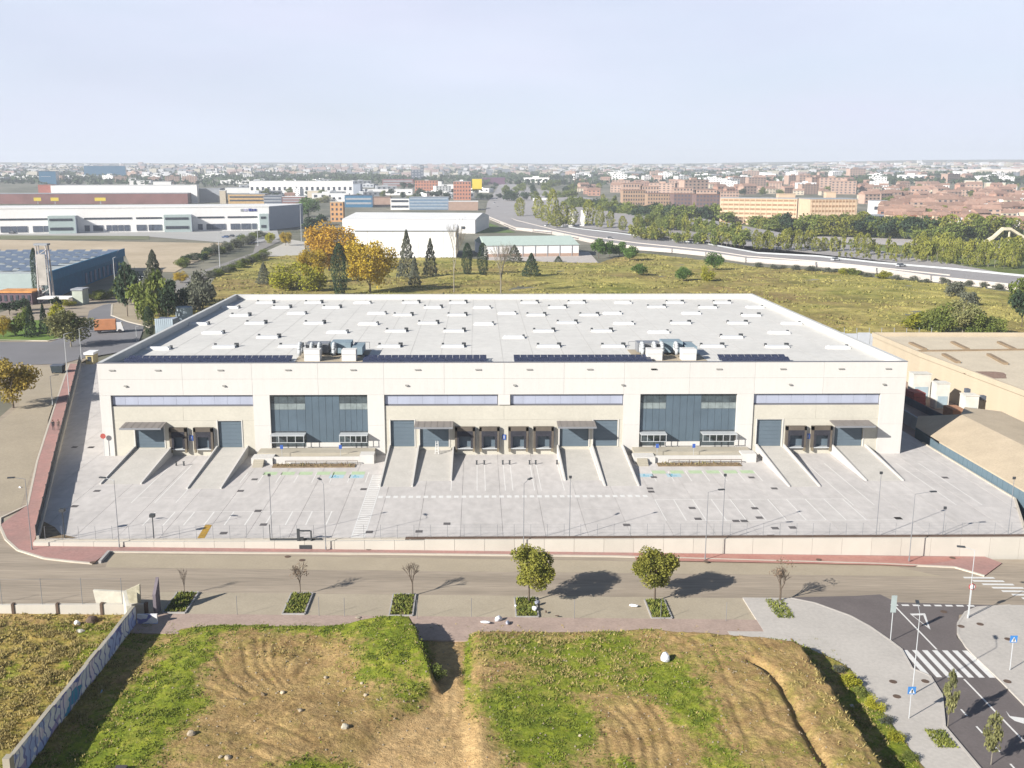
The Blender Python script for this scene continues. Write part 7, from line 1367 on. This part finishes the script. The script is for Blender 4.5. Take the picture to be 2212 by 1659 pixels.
# the skyline: too many and too far to pick apart
far_b = {k_: MB() for k_ in ('a', 'b', 'c', 'd')}
for i in range(2300):
    x = random.uniform(-30, 2240); y = random.triangular(356, 386, 364) if x < 1750 else random.triangular(350, 386, 360); p = dpx(x, y); 
    if (p - Vector((CX, CY, CZ))).length < 1500: continue
    s_ = random.uniform(6, 16); d_ = 10; h_ = random.uniform(5, 13) * (1.5 if 300 < x < 1150 and random.random() < .45 else 1) * (1.1 if x > 1800 else 1); k_ = random.choices('abcd', (.22, .34 if 450 < x < 1200 or x > 1800 else .12, .25, .2))[0]
    far_b[k_].box(p.x - s_, p.y - d_, p.z - 6, p.x + s_, p.y + d_, p.z + h_)
for k_, m_, lb in (('a', pal('sky_white', (.62, .62, .63), var=.2, scale=.01), 'mass of white buildings along the distant skyline'), ('b', pal('sky_pink', (.42, .32, .30), var=.2, scale=.01), 'mass of pink brick blocks along the distant skyline'), ('c', pal('sky_grey', (.22, .24, .27), var=.3, scale=.01), 'mass of grey buildings along the distant skyline'), ('d', pal('sky_cream', (.50, .46, .38), var=.2, scale=.01), 'mass of cream buildings along the distant skyline')):
    tag(stuff(far_b[k_].build('distant_city', m_)), lb, 'distant city')
# trees of the city: single crowns in the middle distance, woods beyond
def ztrees(X0, Y0, X1, Y1, n_, h, where, group, keys=('green', 'dark', 'green', 'poplar')):
    L = sorted([(random.uniform(X0, X1), random.uniform(Y0, Y1)) for _ in range(n_)]); cnt = {}
    for x, y in L:
        p = dpx(x, y); cell = int((x - X0) / (X1 - X0) * len(where) * .999); cnt[cell] = cnt.get(cell, 0) + 1; k_ = random.choice(keys); hh = h * random.uniform(.7, 1.3)
        tree(k_, p.x, p.y, p.z - .5, hh, hh * random.uniform(.8, 1.3), '%s tree, %s %s' % ({'green': 'green', 'dark': 'dark green', 'poplar': 'yellow green', 'young': 'light green', 'pine': 'umbrella pine'}[k_], ORD[min(cnt[cell] - 1, 29)], where[cell]), group)
ztrees(1900, 400, 2230, 478, 60, 10, ['among the houses right of the cream block', 'among the houses above the terraces', 'among the houses near the right edge', 'among the houses at the right edge'], 'trees among the brick houses')
ztrees(1250, 395, 1900, 425, 36, 11, ['behind the tan blocks', 'behind the dark blocks', 'behind the left cream wing', 'behind the right cream wing'], 'trees behind the apartment blocks')
ztrees(540, 395, 1080, 440, 60, 12, ['before the long white hall', 'beside the orange tower', 'behind the white sheds', 'by the brick offices', 'left of the highway bend'], 'trees in the industrial estate', ('dark', 'green', 'dark'))
ztrees(1080, 400, 1250, 440, 30, 14, ['right of the highway bend', 'above the poplars', 'left of the tan apartments'], 'trees above the highway bend', ('dark', 'green'))
tpx('pine', 'B', 570, 395, 560, 210, 'large dark umbrella pine at the end of the left white hall'); tpx('dark', 'B', 400, 290, 380, 90, 'dark tree before the long white hall, left'); tpx('dark', 'B', 530, 275, 385, 110, 'dark tree before the long white hall, right'); tpx('olive', 'B', 690, 380, 470, 120, 'olive tree above the umbrella pine')
tpx('gold', 'B', 380, 670, 800, 110, 'yellow tree beside the end of the left white hall'); tpx('bush', 'B', 250, 680, 780, 90, 'rust tree below the left white hall end'); tpx('dark', 'B', 600, 560, 700, 160, 'dark tree shaded behind the floodlight mast'); tpx('dark', 'B', 680, 540, 660, 120, 'dark tree left of the orange tower')
wv = []; wf = []
Cw = []; 
for i in range(8000):
    x = random.uniform(-30, 2240); y = random.triangular(357, 404, 372); p = dpx(x, y)
    if (p - Vector((CX, CY, CZ))).length < 1350 or mnoise.noise((p.x * .003, p.y * .004, 4)) < -.12: continue
    for _ in range(5): Cw.append((p.x + random.uniform(-14, 14), p.y + random.uniform(-8, 8), p.z + random.uniform(1, 9)))
v, f = leafquads(np.array(Cw), 5.0, 5); me = bpy.data.meshes.new('distant_woods'); me.from_pydata(v.tolist(), [], f.tolist()); me.materials.append(leafmat('leaves_far_wood', (.03, .05, .025), (.06, .085, .035), scale=.005)); tag(stuff(link('distant_woods', me)), 'dark green woods and treetops between the distant buildings', 'woods')
for t_ in hp.values():                      # the patterns themselves are not part of the town
    for c_ in list(t_.children): bpy.data.objects.remove(c_)
    bpy.data.objects.remove(t_)

# ------------------------------------------------------------------ haze
hz = MB().box(-8200, -420, -5, 8200, 9400, 236).build('haze', None); hz['kind'] = 'stuff'; hz['label'] = 'thin pale blue autumn haze over the whole plain'; hz['category'] = 'haze'
hm_ = bpy.data.materials.new('haze_air'); hm_.use_nodes = True; n = hm_.node_tree; n.nodes.clear(); o = n.nodes.new('ShaderNodeOutputMaterial'); pv_ = n.nodes.new('ShaderNodeVolumePrincipled'); pv_.inputs['Color'].default_value = (.86, .92, 1, 1); pv_.inputs['Density'].default_value = .00015; pv_.inputs['Anisotropy'].default_value = .03
n.links.new(pv_.outputs[0], o.inputs['Volume']); hz.data.materials.append(hm_); hm_.volume_intersection_method = 'FAST' if hasattr(hm_, 'volume_intersection_method') and False else hm_.volume_intersection_method if hasattr(hm_, 'volume_intersection_method') else None
